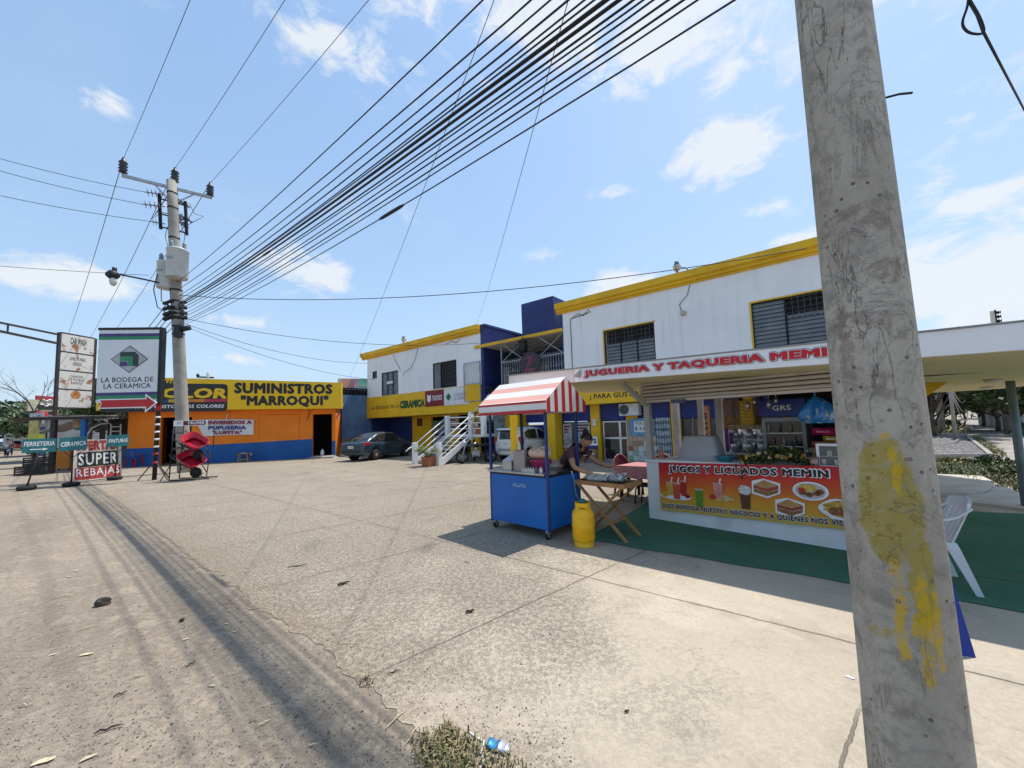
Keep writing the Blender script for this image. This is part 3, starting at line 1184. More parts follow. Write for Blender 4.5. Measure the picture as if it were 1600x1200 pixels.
# display wall under the stairs: white panel on a blue base
b = MB()
b.box(-6.5, .3, .62, -5.0, .4, 2.4)
dw = b.build('display_panel', mat('grey display panel', (.36, .38, .39), .6), mb_)
text('BODEGA', -6.2, -5.25, 1.78, 1.98, .298, M_LETBLK, dw, bold=.01)
text('DE LA', -6.0, -5.4, 1.54, 1.68, .298, M_LETBLK, dw, bold=.01)
text('CERAMICA', -6.35, -5.3, 1.32, 1.46, .298, M_LIME, dw, bold=.03)
b = MB()
b.box(-6.5, .25, 0, -5.0, .42, .6)
b.build('plinth', M_ROYAL, mb_)
# cables and conduits on the white walls
b = MB()
b.tube([(-1.0, WY - .02, z) for z in (2.5, 4, 5.5, 6.25)] + [(-.7, WY - .02, 6.3), (-.1, WY - .03, 6.36)], .014, 5)
b.tube([(-.9, WY - .03, 6.3), (-.6, WY - .05, 6.42), (-.35, WY - .03, 6.28), (-.1, WY - .05, 6.5), (.0, WY - .04, 6.35)], .012, 5)
b.tube([(4.0, WY - .02, 6.55), (3.9, WY - .03, 6.2), (3.6, WY - .02, 5.9), (3.66, WY - .02, 5.6)], .01, 5)
b.tube([(-14.4, WY - .02, 6.5), (-14.1, WY - .03, 6.0), (-13.6, WY - .02, 5.4)], .012, 5)
b.tube([(-11.8, WY - .02, 6.55), (-12.0, WY - .02, 6.0), (-12.5, WY - .02, 5.4), (-13.2, WY - .02, 5.2), (-13.3, WY - .02, 5.0)], .012, 5)
b.tube([(-9.2, WY - .03, 6.4), (-8.7, WY - .03, 6.5), (-8.4, WY - .03, 6.35), (-8.0, WY - .03, 6.5)], .012, 5)
b.build('wall_cables', M_IRON, mb_)
b = MB()
b.lathe([(.02, -.12), (.09, -.1), (.1, -.02)], 12, (3.72, WY - .0, 5.55), axis='y')
b.build('wall_lamp', mat('lamp cream', (.5, .47, .38), .4), mb_)


def roof_light(u, label, g):
    b = MB()
    t = thing('roof_lamp', label, 'lamp', MP(u, .72, 7.035), M_A, g)
    t.scale = (.75, .75, .75)
    b.lathe([(.14, 0), (.17, .16), (.2, .2), (.2, .23)], 12, (0, 0, .16))
    b.build('lens', mat('milky lens', (.5, .52, .52), .3), t)
    b = MB()
    b.lathe([(.13, .38), (.15, .41), (.09, .62), (.05, .66)], 12)
    b.build('cap', mat('grey lamp cap', (.16, .19, .2), .4), t)
    b = MB()
    b.tube([(0, 0, 0), (0, 0, .16)], .04, 8)
    b.tube([(.12, 0, .3), (.35, 0, .22), (.55, 0, .02)], .02, 6)
    b.build('bracket', M_IRON, t)
    return t


roof_light(-13.1, 'small grey lamp on the yellow cornice of the further white wing', 'lamps on the cornice')
roof_light(3.62, 'small grey lamp on the yellow cornice of the nearer white wing', 'lamps on the cornice')

# round hanging logo sign and black lantern in front of the balcony
t = thing('round_sign', 'round black sign with pink script hung on the balcony railing', 'sign', MP(-3.2, .74, 4.52), M_A)
b = MB()
b.lathe([(.56, -.03), (.58, -.02), (.58, .02), (.56, .03)], 40, (0, 0, 0), axis='y')
b.build('disc', mat('charcoal disc', (.035, .032, .036), .5), t)
M_PINK = mat('pink script', (.55, .08, .2), .5)
b = MB()
b.tube([(-.35, -.04, .22), (-.1, -.04, .3), (.25, -.04, .38), (.05, -.04, .22), (.0, -.04, .0), (-.1, -.04, -.12), (.2, -.04, .05)], .015, 5)
b.tube([(.05, -.04, .34), (-.08, -.04, .0), (-.22, -.04, -.42), (-.3, -.04, -.34)], .015, 5)
b.tube([(.1, -.04, .3), (.12, -.04, .0), (.3, -.04, .2)], .013, 5)
b.build('emblem', M_PINK, t)
text('Caty', -.25, .3, -.42, -.2, -.036, M_PINK, t, shear=.3, bold=-.0)
t = thing('lantern', 'black lantern hanging under the yellow edged balcony roof', 'lantern', MP(-3.55, .8, 5.1), M_A)
b = MB()
b.lathe([(.1, 0), (.22, .08), (.26, .35), (.18, .5), (.28, .52), (.1, .62), (.03, .72)], 8)
b.build('body', M_BLACK, t)
b = MB()
for s in (-1, 1):
    b.tube([(s * .26, 0, .3), (s * .42, 0, .2), (s * .46, 0, .34), (s * .34, 0, .44)], .03, 6)
b.build('bracket', M_BLACK, t)

# staircase --------------------------------------------------
st = thing('staircase', 'white painted steel staircase with handrails climbing to the upper floor', 'stairs', M_O, M_A)
SU0, SU1 = -7.27, -5.62
FW, LWW, LZ = 4.35, 2.35, 1.25


def sy(w):
    return -w


b = MB()
for uu in (SU0, SU1):
    b.prism([(uu - .04, -FW, .02), (uu - .04, -FW + .25, .02), (uu - .04, -LWW, LZ - .18), (uu - .04, -LWW, LZ + .04), (uu - .04, -FW, .2)], (.08, 0, 0))
b.build('stringer', M_WHITEP, st)
ns = 7
for k in range(ns):
    f = (k + 1) / (ns + 1)
    y = -FW + (FW - LWW) * f
    z = LZ * f
    b = MB()
    b.box(SU0 + .05, y - .12, z - .04, SU1 - .05, y + .16, z, bevel=.006)
    b.build('step', M_CONC, st)
b = MB()
b.box(SU0 - .05, -LWW, LZ - .12, -4.75, -1.0, LZ)
b.build('landing', M_WHITEP, st)
posts = [(SU0, FW, 0, .98), (SU1, FW, 0, .98), (SU0, LWW, LZ - .12, LZ + .95), (SU1, LWW, LZ - .25, LZ + .95), (-4.8, LWW, LZ - .05, LZ + .85),
         (-6.25, 1.7, LZ, LZ + 1.1), (-4.95, 1.7, 1.9, 3.1)]
for (u, w, z0, z1) in posts:
    b = MB()
    b.box(u - .1, -w - .1, z0, u + .1, -w + .1, z1, bevel=.01)
    b.build('post', M_WHITEP, st)


def rail(a, c, offs, r=.026):
    for o in offs:
        b = MB()
        b.tube([(a[0], -a[1], a[2] + o), (c[0], -c[1], c[2] + o)], r, 8)
        b.build('rail', M_WHITEP, st)


for uu in (SU0, SU1):
    rail((uu, FW, 0), (uu, LWW, LZ), (.9, .62, .34))
rail((SU1, LWW, LZ), (-4.8, LWW, LZ), (.82, .55, .28))
rail((-6.25, 1.7, LZ), (-4.95, 1.7, 2.2), (.95, .6, .3))
rail((-7.2, LWW, LZ), (-6.25, 1.7, LZ), (.85, .55, .28))
b = MB()
b.tube([(SU0, -FW - .02, .86), (SU0 - .1, -FW - .3, .7), (SU0 - .1, -FW - .42, .6)], .028, 8)
b.build('rail', M_WHITEP, st)
for k in range(8):
    b = MB()
    f = k / 8
    b.box(-6.2 + 1.5 * f, -1.7, LZ + 1.7 * f + .16, -6.2 + 1.5 * f + .3, -.66, LZ + 1.7 * f + .2)
    b.build('step', M_CONC, st)
b = MB()
b.prism([(-6.3, -1.72, LZ), (-6.1, -1.72, LZ), (-4.6, -1.72, 2.9), (-4.7, -1.72, 3.05)], (0, .06, 0))
b.build('stringer', M_WHITEP, st)
for (u, w) in ((-5.6, 2.2), (-4.85, 2.2)):
    b = MB()
    b.bar((u, -w, 0), (u, -w, LZ - .12), .07)
    b.build('support', M_IRON, st)
# ------------------------------------------------------------------ orange hardware shop
M_ORANGE = mat('orange wall paint', (.84, .215, .010), .7, var=.07, scale=1.0, bump=.12, dirt=.1, dcol=(.4, .12, .02))
M_BLUEBAND = mat('blue dado paint', (.010, .10, .32), .65, var=.12, scale=1.2, bump=.12, dirt=.15, dcol=(.05, .08, .14))
M_SIGNYEL = mat('yellow sign panel', (.86, .52, .006), .4, var=.05, scale=.8)
M_SIGNBLK = mat('black sign panel', (.022, .02, .018), .35, var=.1)
M_TEAL = mat('teal board', (.025, .17, .19), .5, var=.1, scale=4, dirt=.25, dcol=(.1, .16, .16), dscale=4)
M_RED = mat('red plastic', (.50, .018, .022), .38, var=.08, scale=4)
M_TYRE = mat('black rubber', (.018, .018, .019), .8, var=.2, scale=12)
M_WOOD = mat('raw timber', (.36, .22, .11), .7, var=.22, scale=6, dirt=.2)
M_RUST = mat('dark rusty steel', (.05, .04, .038), .7, .2, var=.3, scale=8)
M_PEEL = NT('peeling white sign')
_n = M_PEEL.noise(1.7, 7, .72, dist=.6)
_f = M_PEEL.noise(22, 4, .7)
_c = M_PEEL.mix(M_PEEL.step(_n, .55, .6), (.62, .6, .55), (.30, .13, .06))
_c = M_PEEL.mix(M_PEEL.math('MULTIPLY', M_PEEL.step(_f, .5, .8), .4), _c, (.42, .36, .28))
M_PEEL.color(_c)
M_PEEL.set(.7)
M_PEEL = M_PEEL.m

os_ = thing('hardware_shop', 'low orange shop with blue base and long yellow sign on top', 'shop', O_O, O_A)
b = MB()
wall_holes(b, 0, 10.5, 0, 3.25, 0, .2, [(1.5, 2.96, 0, 2.66), (9.22, 10.3, .12, 2.66)])
b.box(0, .2, 0, .2, 6.5, 3.25)
b.box(10.3, .2, 0, 10.5, 6.5, 3.25)
b.box(0, 6.3, 0, 10.5, 6.5, 3.25)
b.build('wall', M_ORANGE, os_)
b = MB()
b.box(-.01, -.012, 0, 1.5, -.001, 1.0)
b.prism([(2.96, -.012, 0), (9.22, -.012, 0), (9.22, -.012, 1.16), (6.2, -.012, 1.08), (2.96, -.012, 1.02)], (0, .011, 0))
b.box(10.3, -.012, 0, 10.51, -.001, 1.0)
b.build('painted_base', M_BLUEBAND, os_)
b = MB()
b.box(-.3, -.3, 3.25, 10.7, 6.6, 3.4)
b.build('roof', M_CONC, os_)
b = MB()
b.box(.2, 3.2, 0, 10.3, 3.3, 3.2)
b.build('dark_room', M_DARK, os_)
for (u0, u1, zz, cc) in ((1.55, 2.9, 1.9, (.1, .12, .16)), (1.6, 2.9, 1.35, (.16, .1, .08)), (1.6, 2.85, .8, (.07, .08, .09)), (1.6, 2.85, .3, (.09, .1, .12))):
    b = MB()
    b.box(u0, .9, zz - .04, u1, 1.3, zz)
    for k in range(7):
        x = u0 + (u1 - u0) * (k + .15) / 7
        b.box(x, .95, zz, x + .14, 1.25, zz + .14 + .16 * ((k * 7) % 3) / 2)
    b.build('stock_shelf', mat('stock %g' % zz, cc, .6, var=.5, scale=9), os_)
b = MB()
b.prism([(-1.1, -.55, 3.08), (10.92, -.55, 2.965), (10.92, -.55, 4.55), (-1.1, -.55, 4.94)], (0, .5, 0))
sg = b.build('sign_board', M_SIGNYEL, os_)


def sgz(u):
    f = (u + 1.1) / 12.02
    return 3.08 + (2.965 - 3.08) * f, 4.94 + (4.55 - 4.94) * f


b = MB()
pts = []
for (cx, cz, a0) in ((4.7, 4.28, 0), (-.75, 4.38, 90), (-.75, 3.2, 180), (4.7, 3.12, 270)):
    for k in range(5):
        a = R(a0 + k * 22.5)
        pts.append((cx + .2 * math.cos(a), -.553, cz + .2 * math.sin(a)))
b.prism(pts, (0, -.006, 0))
b.build('sign_field', M_SIGNBLK, sg)


def on_sign(u0, u1, z0l, z1l, z0r, z1r, y):
    def f(a, c):
        lo = z0l + (z0r - z0l) * a
        hi = z1l + (z1r - z1l) * a
        return (u0 + (u1 - u0) * a, y, lo + (hi - lo) * c)
    return f


text('COLOR', 0, 1, 0, 1, 0, M_SIGNYEL, sg, bold=.05, shear=.12, fmap=on_sign(1.0, 4.86, 3.73, 4.3, 3.64, 4.24, -.562))
text('Pinturas', 0, 1, 0, 1, 0, M_SIGNBLK, sg, bold=.02, shear=.2, fmap=on_sign(.9, 2.9, 4.52, 4.82, 4.5, 4.76, -.553))
text('SUMINISTROS', 0, 1, 0, 1, 0, M_SIGNBLK, sg, bold=.06, spacing=1.08, fmap=on_sign(5.22, 10.42, 3.93, 4.58, 3.84, 4.46, -.553))
text('"MARROQUI"', 0, 1, 0, 1, 0, M_SIGNBLK, sg, bold=.06, spacing=1.08, fmap=on_sign(5.55, 10.2, 3.13, 3.83, 3.06, 3.77, -.553))
text('PARA GUSTOS, LOS COLORES', 0, 1, 0, 1, 0, M_LETWHT, sg, bold=.03, shear=.15, fmap=on_sign(.6, 4.75, 3.13, 3.34, 3.1, 3.32, -.562))
for (u0, u1, c) in ((-.8, 1.1, (.1, .03, .12)), (1.1, 2.1, (.03, .05, .2)), (2.1, 3.0, (.6, .36, .02)), (3.0, 3.8, (.6, .2, .02)), (3.8, 4.88, (.5, .03, .08))):
    b = MB()
    b.box(u0, -.566, 3.47, u1, -.561, 3.63)
    b.build('colour_stripe', mat('stripe %g' % u0, c, .4), sg)
b = MB()
b.box(6.32, -.006, 1.14, 6.34, -.002, 2.7)
b.box(8.47, -.006, 1.14, 8.49, -.002, 2.7)
b.box(6.34, -.006, 2.68, 8.47, -.002, 2.7)
b.build('hatch_groove', mat('shadow groove orange', (.3, .07, .01), .8), os_)
b = MB()
b.tube([(4.78, -.05, 2.96), (4.7, -.05, 2.6), (4.62, -.04, 2.2)], .04, 8)
b.build('conduit', mat('white pvc', (.6, .58, .55), .5), os_)
b = MB()
b.bar((9.1, -.1, 2.95), (8.9, -.06, 2.3), .03)
b.build('bracket', M_RUST, os_)
b = MB()
b.bar((10.9, .0, 2.95), (10.52, .02, 2.35), .05)
b.build('bracket', M_BLUEBAND, os_)
# cloth banner
bn = MB()
bn.grid(lambda i, j: (3.14 + .42 * (1 - j) * (1 - i) + (2.93 - .42 * (1 - j) * (1 - i)) * i, -.05 - .03 * math.sin(i * 9) * (1 - j * .5),
                      1.53 + .03 * math.sin(i * 3) + (.95 - .06 * i) * j), 24, 6)
t = bn.build('banner', mat('white cloth', (.66, .66, .66), .8, var=.05), None)
t.location = O_O
t.rotation_euler.z = O_A
tag(t, 'white cloth banner with red and blue letters on the orange wall', 'banner')


def on_ban(u0, u1, z0, z1):
    return lambda a, c: (u0 + (u1 - u0) * a, -.094, z0 + (z1 - z0) * c - .04 * a)


M_MAROON = mat('maroon lettering', (.26, .015, .06), .6)
M_INKBLUE = mat('ink blue lettering', (.015, .05, .24), .6)
text('BIENVENIDOS A', 0, 1, 0, 1, 0, M_MAROON, t, bold=.05, fmap=on_ban(3.4, 5.98, 2.2, 2.42))
text('PUPUSERIA', 0, 1, 0, 1, 0, M_INKBLUE, t, bold=.05, fmap=on_ban(3.8, 5.7, 1.9, 2.12))
text('"LUPITA"', 0, 1, 0, 1, 0, M_MAROON, t, bold=.05, fmap=on_ban(4.0, 5.5, 1.63, 1.84))
b = MB()
b.prism([(9.1, -.02, .004), (9.25, -.02, .12), (10.35, -.02, .12), (10.7, -.02, .004), (10.6, -.9, .004), (9.0, -.9, .004)], (0, 0, .001))
b.prism([(9.15, -.02, .006), (10.5, -.02, .006), (10.5, -.02, .13), (9.2, -.02, .13)], (0, -.75, -.05))
b.build('door_ramp', M_CONC, os_)


def bottle(loc, h, r, m, capm, label, g=None):
    t = thing('bottle', label, 'bottle', loc, 0, g)
    b = MB()
    b.lathe([(r * .9, 0), (r, h * .05), (r, h * .55), (r * .8, h * .68), (r * .35, h * .8), (r * .33, h * .9)], 12)
    b.build('body', m, t)
    b = MB()
    b.lathe([(r * .38, h * .9), (r * .38, h)], 10)
    b.build('cap', capm, t)
    return t


def OP(u, w, z=0.0):
    c, s = math.cos(O_A), math.sin(O_A)
    return O_O + Vector((c * u + s * w, s * u - c * w, z))


bottle(OP(9.75, -.1, .13), .42, .1, M_WHITEP, M_BLUEBAND, 'white plastic jug in the open doorway of the orange shop')

# wooden stool with a towel by the blue wall
t = thing('wooden_stool', 'small wooden stool with a cloth on it against the blue base', 'stool', OP(5.75, .45), O_A)
b = MB()
b.box(-.26, -.2, .46, .26, .2, .5, bevel=.006)
b.build('seat', M_WOOD, t)
for (sx, sy_) in ((-1, -1), (1, -1), (-1, 1), (1, 1)):
    b = MB()
    b.bar((sx * .24, sy_ * .17, 0), (sx * .2, sy_ * .15, .46), .05)
    b.build('leg', M_WOOD, t)
b = MB()
b.bar((-.22, -.17, .15), (.22, -.17, .15), .04)
b.bar((-.22, .17, .15), (.22, .17, .15), .04)
b.build('stretcher', M_WOOD, t)
b = MB()
b.grid(lambda i, j: (-.38 + .76 * i, -.2 + .36 * j, .51 + .025 * math.sin(i * 9 + j * 5) - .14 * max(0, abs(i - .5) * 2 - .7) / .3), 14, 8)
o = b.build('cloth', mat('grey cloth', (.42, .4, .36), .9), None, loc=OP(5.75, .45), rotz=O_A)
tag(o, 'crumpled grey cloth on the wooden stool by the blue base', 'cloth')


def plastic_armchair(name, label, loc, rz, m, m2=None, group=None):
    """monobloc chair: faces local -Y"""
    t = thing(name, label, 'chair', loc, rz, group)
    b = MB()
    b.grid(lambda i, j: (-.22 + .44 * i, -.24 + .44 * j, .43 + .02 * abs(i - .5) * 2 - .015 * math.cos((j - .5) * 3) + (.0)), 8, 8)
    b.grid(lambda i, j: (-.22 + .44 * i, -.24 + .44 * j, .405 + .02 * abs(i - .5) * 2), 8, 8)
    b.build('seat', m2 or m, t)
    def bk(i, j, o):
        u = 2 * i - 1
        w = .215 + .02 * j - .03 * max(0, j - .85) / .15
        return (u * w, .2 + .2 * j - .05 * u * u * j + o, .44 + .42 * j - .03 * u * u * j)
    b = MB()
    for q in range(5):      # broad slats with gaps between them
        i0, i1 = q / 5 + (.0 if q == 0 else .025), (q + 1) / 5 - (.0 if q == 4 else .025)
        b.loft([[bk(i0, j, 0), bk(i1, j, 0), bk(i1, j, .014), bk(i0, j, .014)] for j in (0, .2, .4, .6, .8)], smooth=False)
    b.loft([[bk(i, .78, 0), bk(i, 1, -.01), bk(i, 1, .018), bk(i, .78, .014)] for i in (0, .1, .25, .5, .75, .9, 1)], smooth=False)
    b.build('backrest', m2 or m, t)
    for s in (-1, 1):
        b = MB()
        arm = smooth_path([(s * .21, .36, .78), (s * .25, .22, .69), (s * .265, .02, .655), (s * .265, -.15, .65), (s * .25, -.22, .61)], 4)
        b.loft([[p + Vector((-.03, 0, -.006)), p + Vector((.03, 0, -.006)), p + Vector((.03, 0, .012)), p + Vector((-.03, 0, .012))] for p in arm], smooth=False)
        b.build('armrest', m, t)
        for (y0, y1, zt) in ((-.2, -.27, .63), (.2, .34, .46)):
            b = MB()
            sh = [((.24 if y0 < 0 else .215), y0, zt, .07), ((.24), y0 * 1.03 + (0 if y0 > 0 else 0), min(zt, .44) - .03, .085), (.26, y1, .0, .045)]
            b.loft([[(s * x - w / 2 * .4, y - w / 2, z), (s * x + w / 2 * .4, y - w / 2, z), (s * x + w / 2 * .4, y + w / 2, z), (s * x - w / 2 * .4, y + w / 2, z)] for x, y, z, w in sh], smooth=False)
            b.build('leg', m, t)
    return t


plastic_armchair('plastic_chair', 'red and blue plastic armchair by the corner of the orange wall', OP(.55, .35), O_A + R(170), M_RED,
                 mat('blue seat plastic', (.03, .09, .35), .4))

# ------------------------------------------------------------------ blue wall between the shop and the white building
b = MB()
A_ = OP(10.6, -1.8)
B_ = MP(LW0 + .0, -3.0)
d_ = (B_ - A_)
t = thing('blue_wall', 'tall faded blue wall on a stone base between orange shop and white wing', 'wall', A_, math.atan2(d_.y, d_.x))
L_ = d_.length + 1.2
b.box(0, 0, 1.1, L_, .25, 4.0)
b.build('wall', mat('faded blue wall', (.10, .19, .33), .85, var=.25, scale=.9, bump=.2, dirt=.5, dcol=(.16, .2, .27)), t)
b = MB()
b.box(-.02, -.06, 0, L_, .3, 1.1)
b.build('stone_base', mat('rough stone', (.2, .17, .14), .95, var=.45, scale=3.5, bump=.9, bscale=9), t)
b = MB()
for k in range(30):
    u = L_ * k / 29
    b.bar((u, .1, 4.0), (u, .1, 4.45), .09)
b.bar((0, .1, 4.45), (L_, .1, 4.45), .09)
b.box(0, .16, 4.0, L_, .2, 4.4)
b.build('fence_bars', M_IRON, t)
tm = NT('painted mural board')
vv = tm.voro(1.3, out='Color')
tm.color(tm.mix(.45, vv, (.3, .33, .2)))
tm.set(.6)
b = MB()
b.prism([(0, .5, 4.5), (L_, .5, 4.5), (L_, .5, 5.55), (0, .5, 5.15)], (0, .08, 0))
p = b.build('mural_board', tm.m, t)
tag(p, 'colourful mural board above the blue wall')

# ------------------------------------------------------------------ tall sign on the striped post
P0 = G(241, 750)
t = thing('pylon_sign', 'tall white ceramics shop sign with green diamond above a red arrow', 'sign', P0, R(5))
b = MB()
b.tube([(0, 0, 0), (.12, 0, 5.85)], .07, 10)
b.build('post', M_IRON, t)
for k in range(6):
    z = 1.22 + k * .28
    b = MB()
    b.lathe([(.078, z), (.078, z + .07)], 12, (.12 * z / 5.85, 0, 0))
    b.build('band', M_LETWHT, t)
for (z, h) in ((.62, .07), (.95, .07), (2.62, .3)):
    b = MB()
    b.lathe([(.08, z), (.08, z + h)], 12, (.12 * z / 5.85, 0, 0))
    b.build('band', M_RED, t)
for (dx, dy) in ((-.5, -.1), (.62, -.2), (.1, .55)):
    b = MB()
    b.bar((0, 0, .75), (dx, dy, .01), .03)
    b.build('leg', M_IRON, t)
X0, X1, Z0, Z1 = -2.05, .1, 2.98, 5.76
b = MB()
b.box(X0, -.14, Z0, X1, .02, Z1)
pn = b.build('panel', mat('white sign face', (.70, .71, .72), .4, var=.03), t)
b = MB()
b.box(X0 - .02, -.16, Z1, X1 + .1, .04, Z1 + .09)
b.box(X1 + .005, -.16, Z0 - .1, X1 + .12, .04, Z1)
b.build('frame', M_IRON, t)
M_PURP = mat('violet stripe', (.06, .04, .17), .4)
M_GRN = mat('green stripe', (.02, .25, .10), .4)
for (z0, z1, m) in ((5.5, 5.62, M_PURP), (5.38, 5.5, M_GRN), (3.23, 3.35, M_PURP), (3.09, 3.23, M_GRN)):
    b = MB()
    b.box(X0 + .005, -.146, z0, X1 - .005, -.141, z1)
    b.build('stripe', m, pn)
cx, cz = -.93, 4.62
for (r_, m, yy) in ((.66, M_LETBLK, -.144), (.62, mat('pale grey print', (.42, .42, .43), .4), -.148)):
    b = MB()
    b.prism([(cx - r_, yy, cz), (cx, yy, cz - r_ * .8), (cx + r_, yy, cz), (cx, yy, cz + r_ * .8)], (0, -.003, 0))
    b.build('emblem', m, pn)
M_DKGRN = mat('deep green print', (.02, .05, .035), .4)
b = MB()
b.prism([(cx - .33, -.152, cz + .28), (cx + .2, -.152, cz + .28), (cx + .33, -.152, cz + .14), (cx + .33, -.152, cz - .27), (cx + .12, -.152, cz - .27), (cx + .12, -.152, cz + .1), (cx - .33, -.152, cz + .1)], (0, -.003, 0))
b.build('emblem', M_DKGRN, pn)
b = MB()
b.prism([(cx - .33, -.152, cz + .09), (cx + .11, -.152, cz + .09), (cx + .11, -.152, cz - .27), (cx - .04, -.152, cz - .27), (cx - .04, -.152, cz - .07), (cx - .33, -.152, cz - .07)], (0, -.003, 0))
b.build('emblem', M_GRN, pn)
b = MB()
b.box(cx - .33, -.155, cz - .27, cx - .06, -.152, cz - .09)
b.build('emblem', M_PURP, pn)
text('LA BODEGA DE\nLA CERAMICA', X0 + .16, X1 - .16, 3.5, 3.93, -.142, M_LETBLK, pn, bold=.012, leading=.9)
b = MB()
az = 2.9
b.prism([(-1.85, -.26, az - .16), (-.22, -.26, az - .16), (-.22, -.26, az - .34), (.2, -.26, az + .02), (-.22, -.26, az + .36), (-.22, -.26, az + .2), (-1.85, -.26, az + .2), (-1.75, -.26, az + .02)], (0, .03, 0))
ar = b.build('arrow', M_LETWHT, t)
b = MB()
b.prism([(-1.78, -.265, az - .12), (-.18, -.265, az - .12), (-.18, -.265, az - .25), (.13, -.265, az + .02), (-.18, -.265, az + .27), (-.18, -.265, az + .16), (-1.78, -.265, az + .16), (-1.72, -.265, az + .02)], (0, .004, 0))
b.build('arrow_face', M_RED, ar)

# ------------------------------------------------------------------ three teal direction boards on tyre bases


def teal_sign(word, arrow, bpx, cpx, w, h, dz, tilt, lean, label):
    base = G(*bpx)
    t = thing('direction_sign', label, 'sign', base, math.atan2(base.y, base.x) - R(90) + R(dz), 'teal direction boards')
    c = at_depth(cpx[0], cpx[1], math.hypot(base.x, base.y))
    z = c.z
    b = MB()
    b.tube([(0, 0, .08), (lean, 0, z - h * .45)], .022, 8)
    b.bar((lean * .85, 0, z - h * 1.05), (lean - w * .38, 0, z - h * .48), .02)
    b.bar((lean * .85, 0, z - h * 1.05), (lean + w * .38, 0, z - h * .48), .02)
    b.build('post', M_IRON, t)
    b = MB()
    k = math.tan(R(tilt))
    cs = [(lean - w / 2, -.03, z - h / 2 - k * w / 2), (lean + w / 2, -.03, z - h / 2 + k * w / 2), (lean + w / 2, -.03, z + h / 2 + k * w / 2), (lean - w / 2, -.03, z + h / 2 - k * w / 2)]
    b.prism(cs, (0, .025, 0))
    p = b.build('board', M_TEAL, t)
    zc = z + (h * .14 if arrow else 0)
    hh = h * (.2 if arrow else .2)
    text(word, 0, 1, 0, 1, 0, M_LETWHT, p, bold=.03, shear=.12,
         fmap=lambda a, c_: (lean + (a - .5) * w * .9, -.033, zc + (c_ - .5) * 2 * hh * .85 + k * (a - .5) * w))
    if arrow:
        b = MB()
        zz = z - h * .27
        b.prism([(lean - .2, -.034, zz - .018), (lean + .08, -.034, zz - .018), (lean + .08, -.034, zz - .05), (lean + .2, -.034, zz), (lean + .08, -.034, zz + .05), (lean + .08, -.034, zz + .018), (lean - .2, -.034, zz + .018)], (0, -.003, 0))
        b.build('arrow_mark', M_LETWHT, p)
    b = MB()
    b.lathe([(.07, .01), (.18, .0), (.225, .05), (.225, .11), (.18, .15), (.14, .14), (.11, .1), (.03, .1)], 22)
    b.build('tyre_base', M_TYRE, t)
    return t


teal_sign('FERRETERIA', True, (41, 766), (55.5, 696.5), .74, .46, 3, 0, .22, 'teal board reading FERRETERIA over an arrow, on a tyre base')
teal_sign('CERAMICA', False, (111, 760), (109, 693.5), .66, .47, 10, 3, 0, 'teal board reading CERAMICA on a post with tyre base')
teal_sign('PINTURAS', False, (179, 750), (182.5, 688.5), .60, .45, 12, 2, .05, 'teal board reading PINTURAS on a post before the painted sale board')

# hand painted sale board
A_, B_ = G(114, 755), G(190, 746)
d_ = B_ - A_
t = thing('sale_board', 'hand painted red black and white board reading SUPER REBAJAS', 'sign', A_, math.atan2(d_.y, d_.x))
W_ = d_.length
b = MB()
b.prism([(0, 0, .03), (W_, 0, .03), (W_, .12, 1.58), (0, .12, 1.62)], (0, .03, 0))
p = b.build('board', mat('cream board', (.58, .52, .45), .7, var=.1, dirt=.3), t)


def on_bd(u0, u1, z0, z1, y=-.004):
    return lambda a, c: (W_ * (u0 + (u1 - u0) * a), .12 * (z0 + (z1 - z0) * c) / 1.6 + y, z0 + (z1 - z0) * c)


def bd_quad(u0, u1, z0, z1, m, y=-.004):
    f = on_bd(u0, u1, z0, z1, y)
    b = MB()
    b.quad(f(0, 0), f(1, 0), f(1, 1), f(0, 1))
    b.build('painted_field', m, p)


M_BRICKRED = mat('brick red paint', (.40, .05, .045), .7, var=.2, scale=9)
bd_quad(.03, .97, .08, .54, M_BRICKRED)
bd_quad(.08, .93, .56, 1.12, mat('chalkboard paint', (.03, .03, .03), .8, var=.3, scale=7))
text('OFERTAS', 0, 1, 0, 1, 0, M_BRICKRED, p, bold=.06, fmap=on_bd(.02, .9, 1.18, 1.56, -.006))
text('SUPER', 0, 1, 0, 1, 0, M_LETWHT, p, bold=.02, spacing=1.15, fmap=on_bd(.1, .9, .62, 1.07, -.008))
text('REBAJAS', 0, 1, 0, 1, 0, M_LETWHT, p, bold=.01, spacing=1.15, fmap=on_bd(.06, .95, .12, .5, -.008))

# ------------------------------------------------------------------ wheelbarrow display rack
A_ = G(264, 752)
t = thing('display_rack', 'black steel rack showing two red wheelbarrows beside the utility pole', 'rack', A_, R(10))
b = MB()
for y in (0, .55):
    b.tube([(0, y, .02), (.1, y, 2.15)], .022, 6)
    b.tube([(.02, y, .03), (1.3, y, .03)], .022, 6)
for z in (.55, 1.15, 1.75):
    b.tube([(.05, 0, z), (.05, .55, z)], .018, 6)
b.tube([(-.28, 0, .02), (.04, 0, .6)], .018, 6)
b.tube([(.05, .1, .95), (1.1, .1, .03)], .018, 6)
b.tube([(1.05, .3, .03), (1.15, .3, 1.0)], .018, 6)
for z in (.55, 1.2):
    b.tube([(.05, .27, z), (1.1, .27, z + .06)], .02, 6)
b.tube([(.08, 0, 1.5), (.5, 0, 1.25)], .016, 6)
b.tube([(1.15, .5, 1.15), (1.18, .5, 2.05)], .016, 6)
b.build('frame', M_IRON, t)
b = MB()
b.box(.1, -.03, 2.0, 1.2, -.005, 2.2)
p = b.build('sign_plate', M_LETWHT, t)
b = MB()
b.box(.42, -.037, 2.02, 1.16, -.032, 2.18)
b.build('print', mat('dark red print', (.12, .02, .02), .5), p)
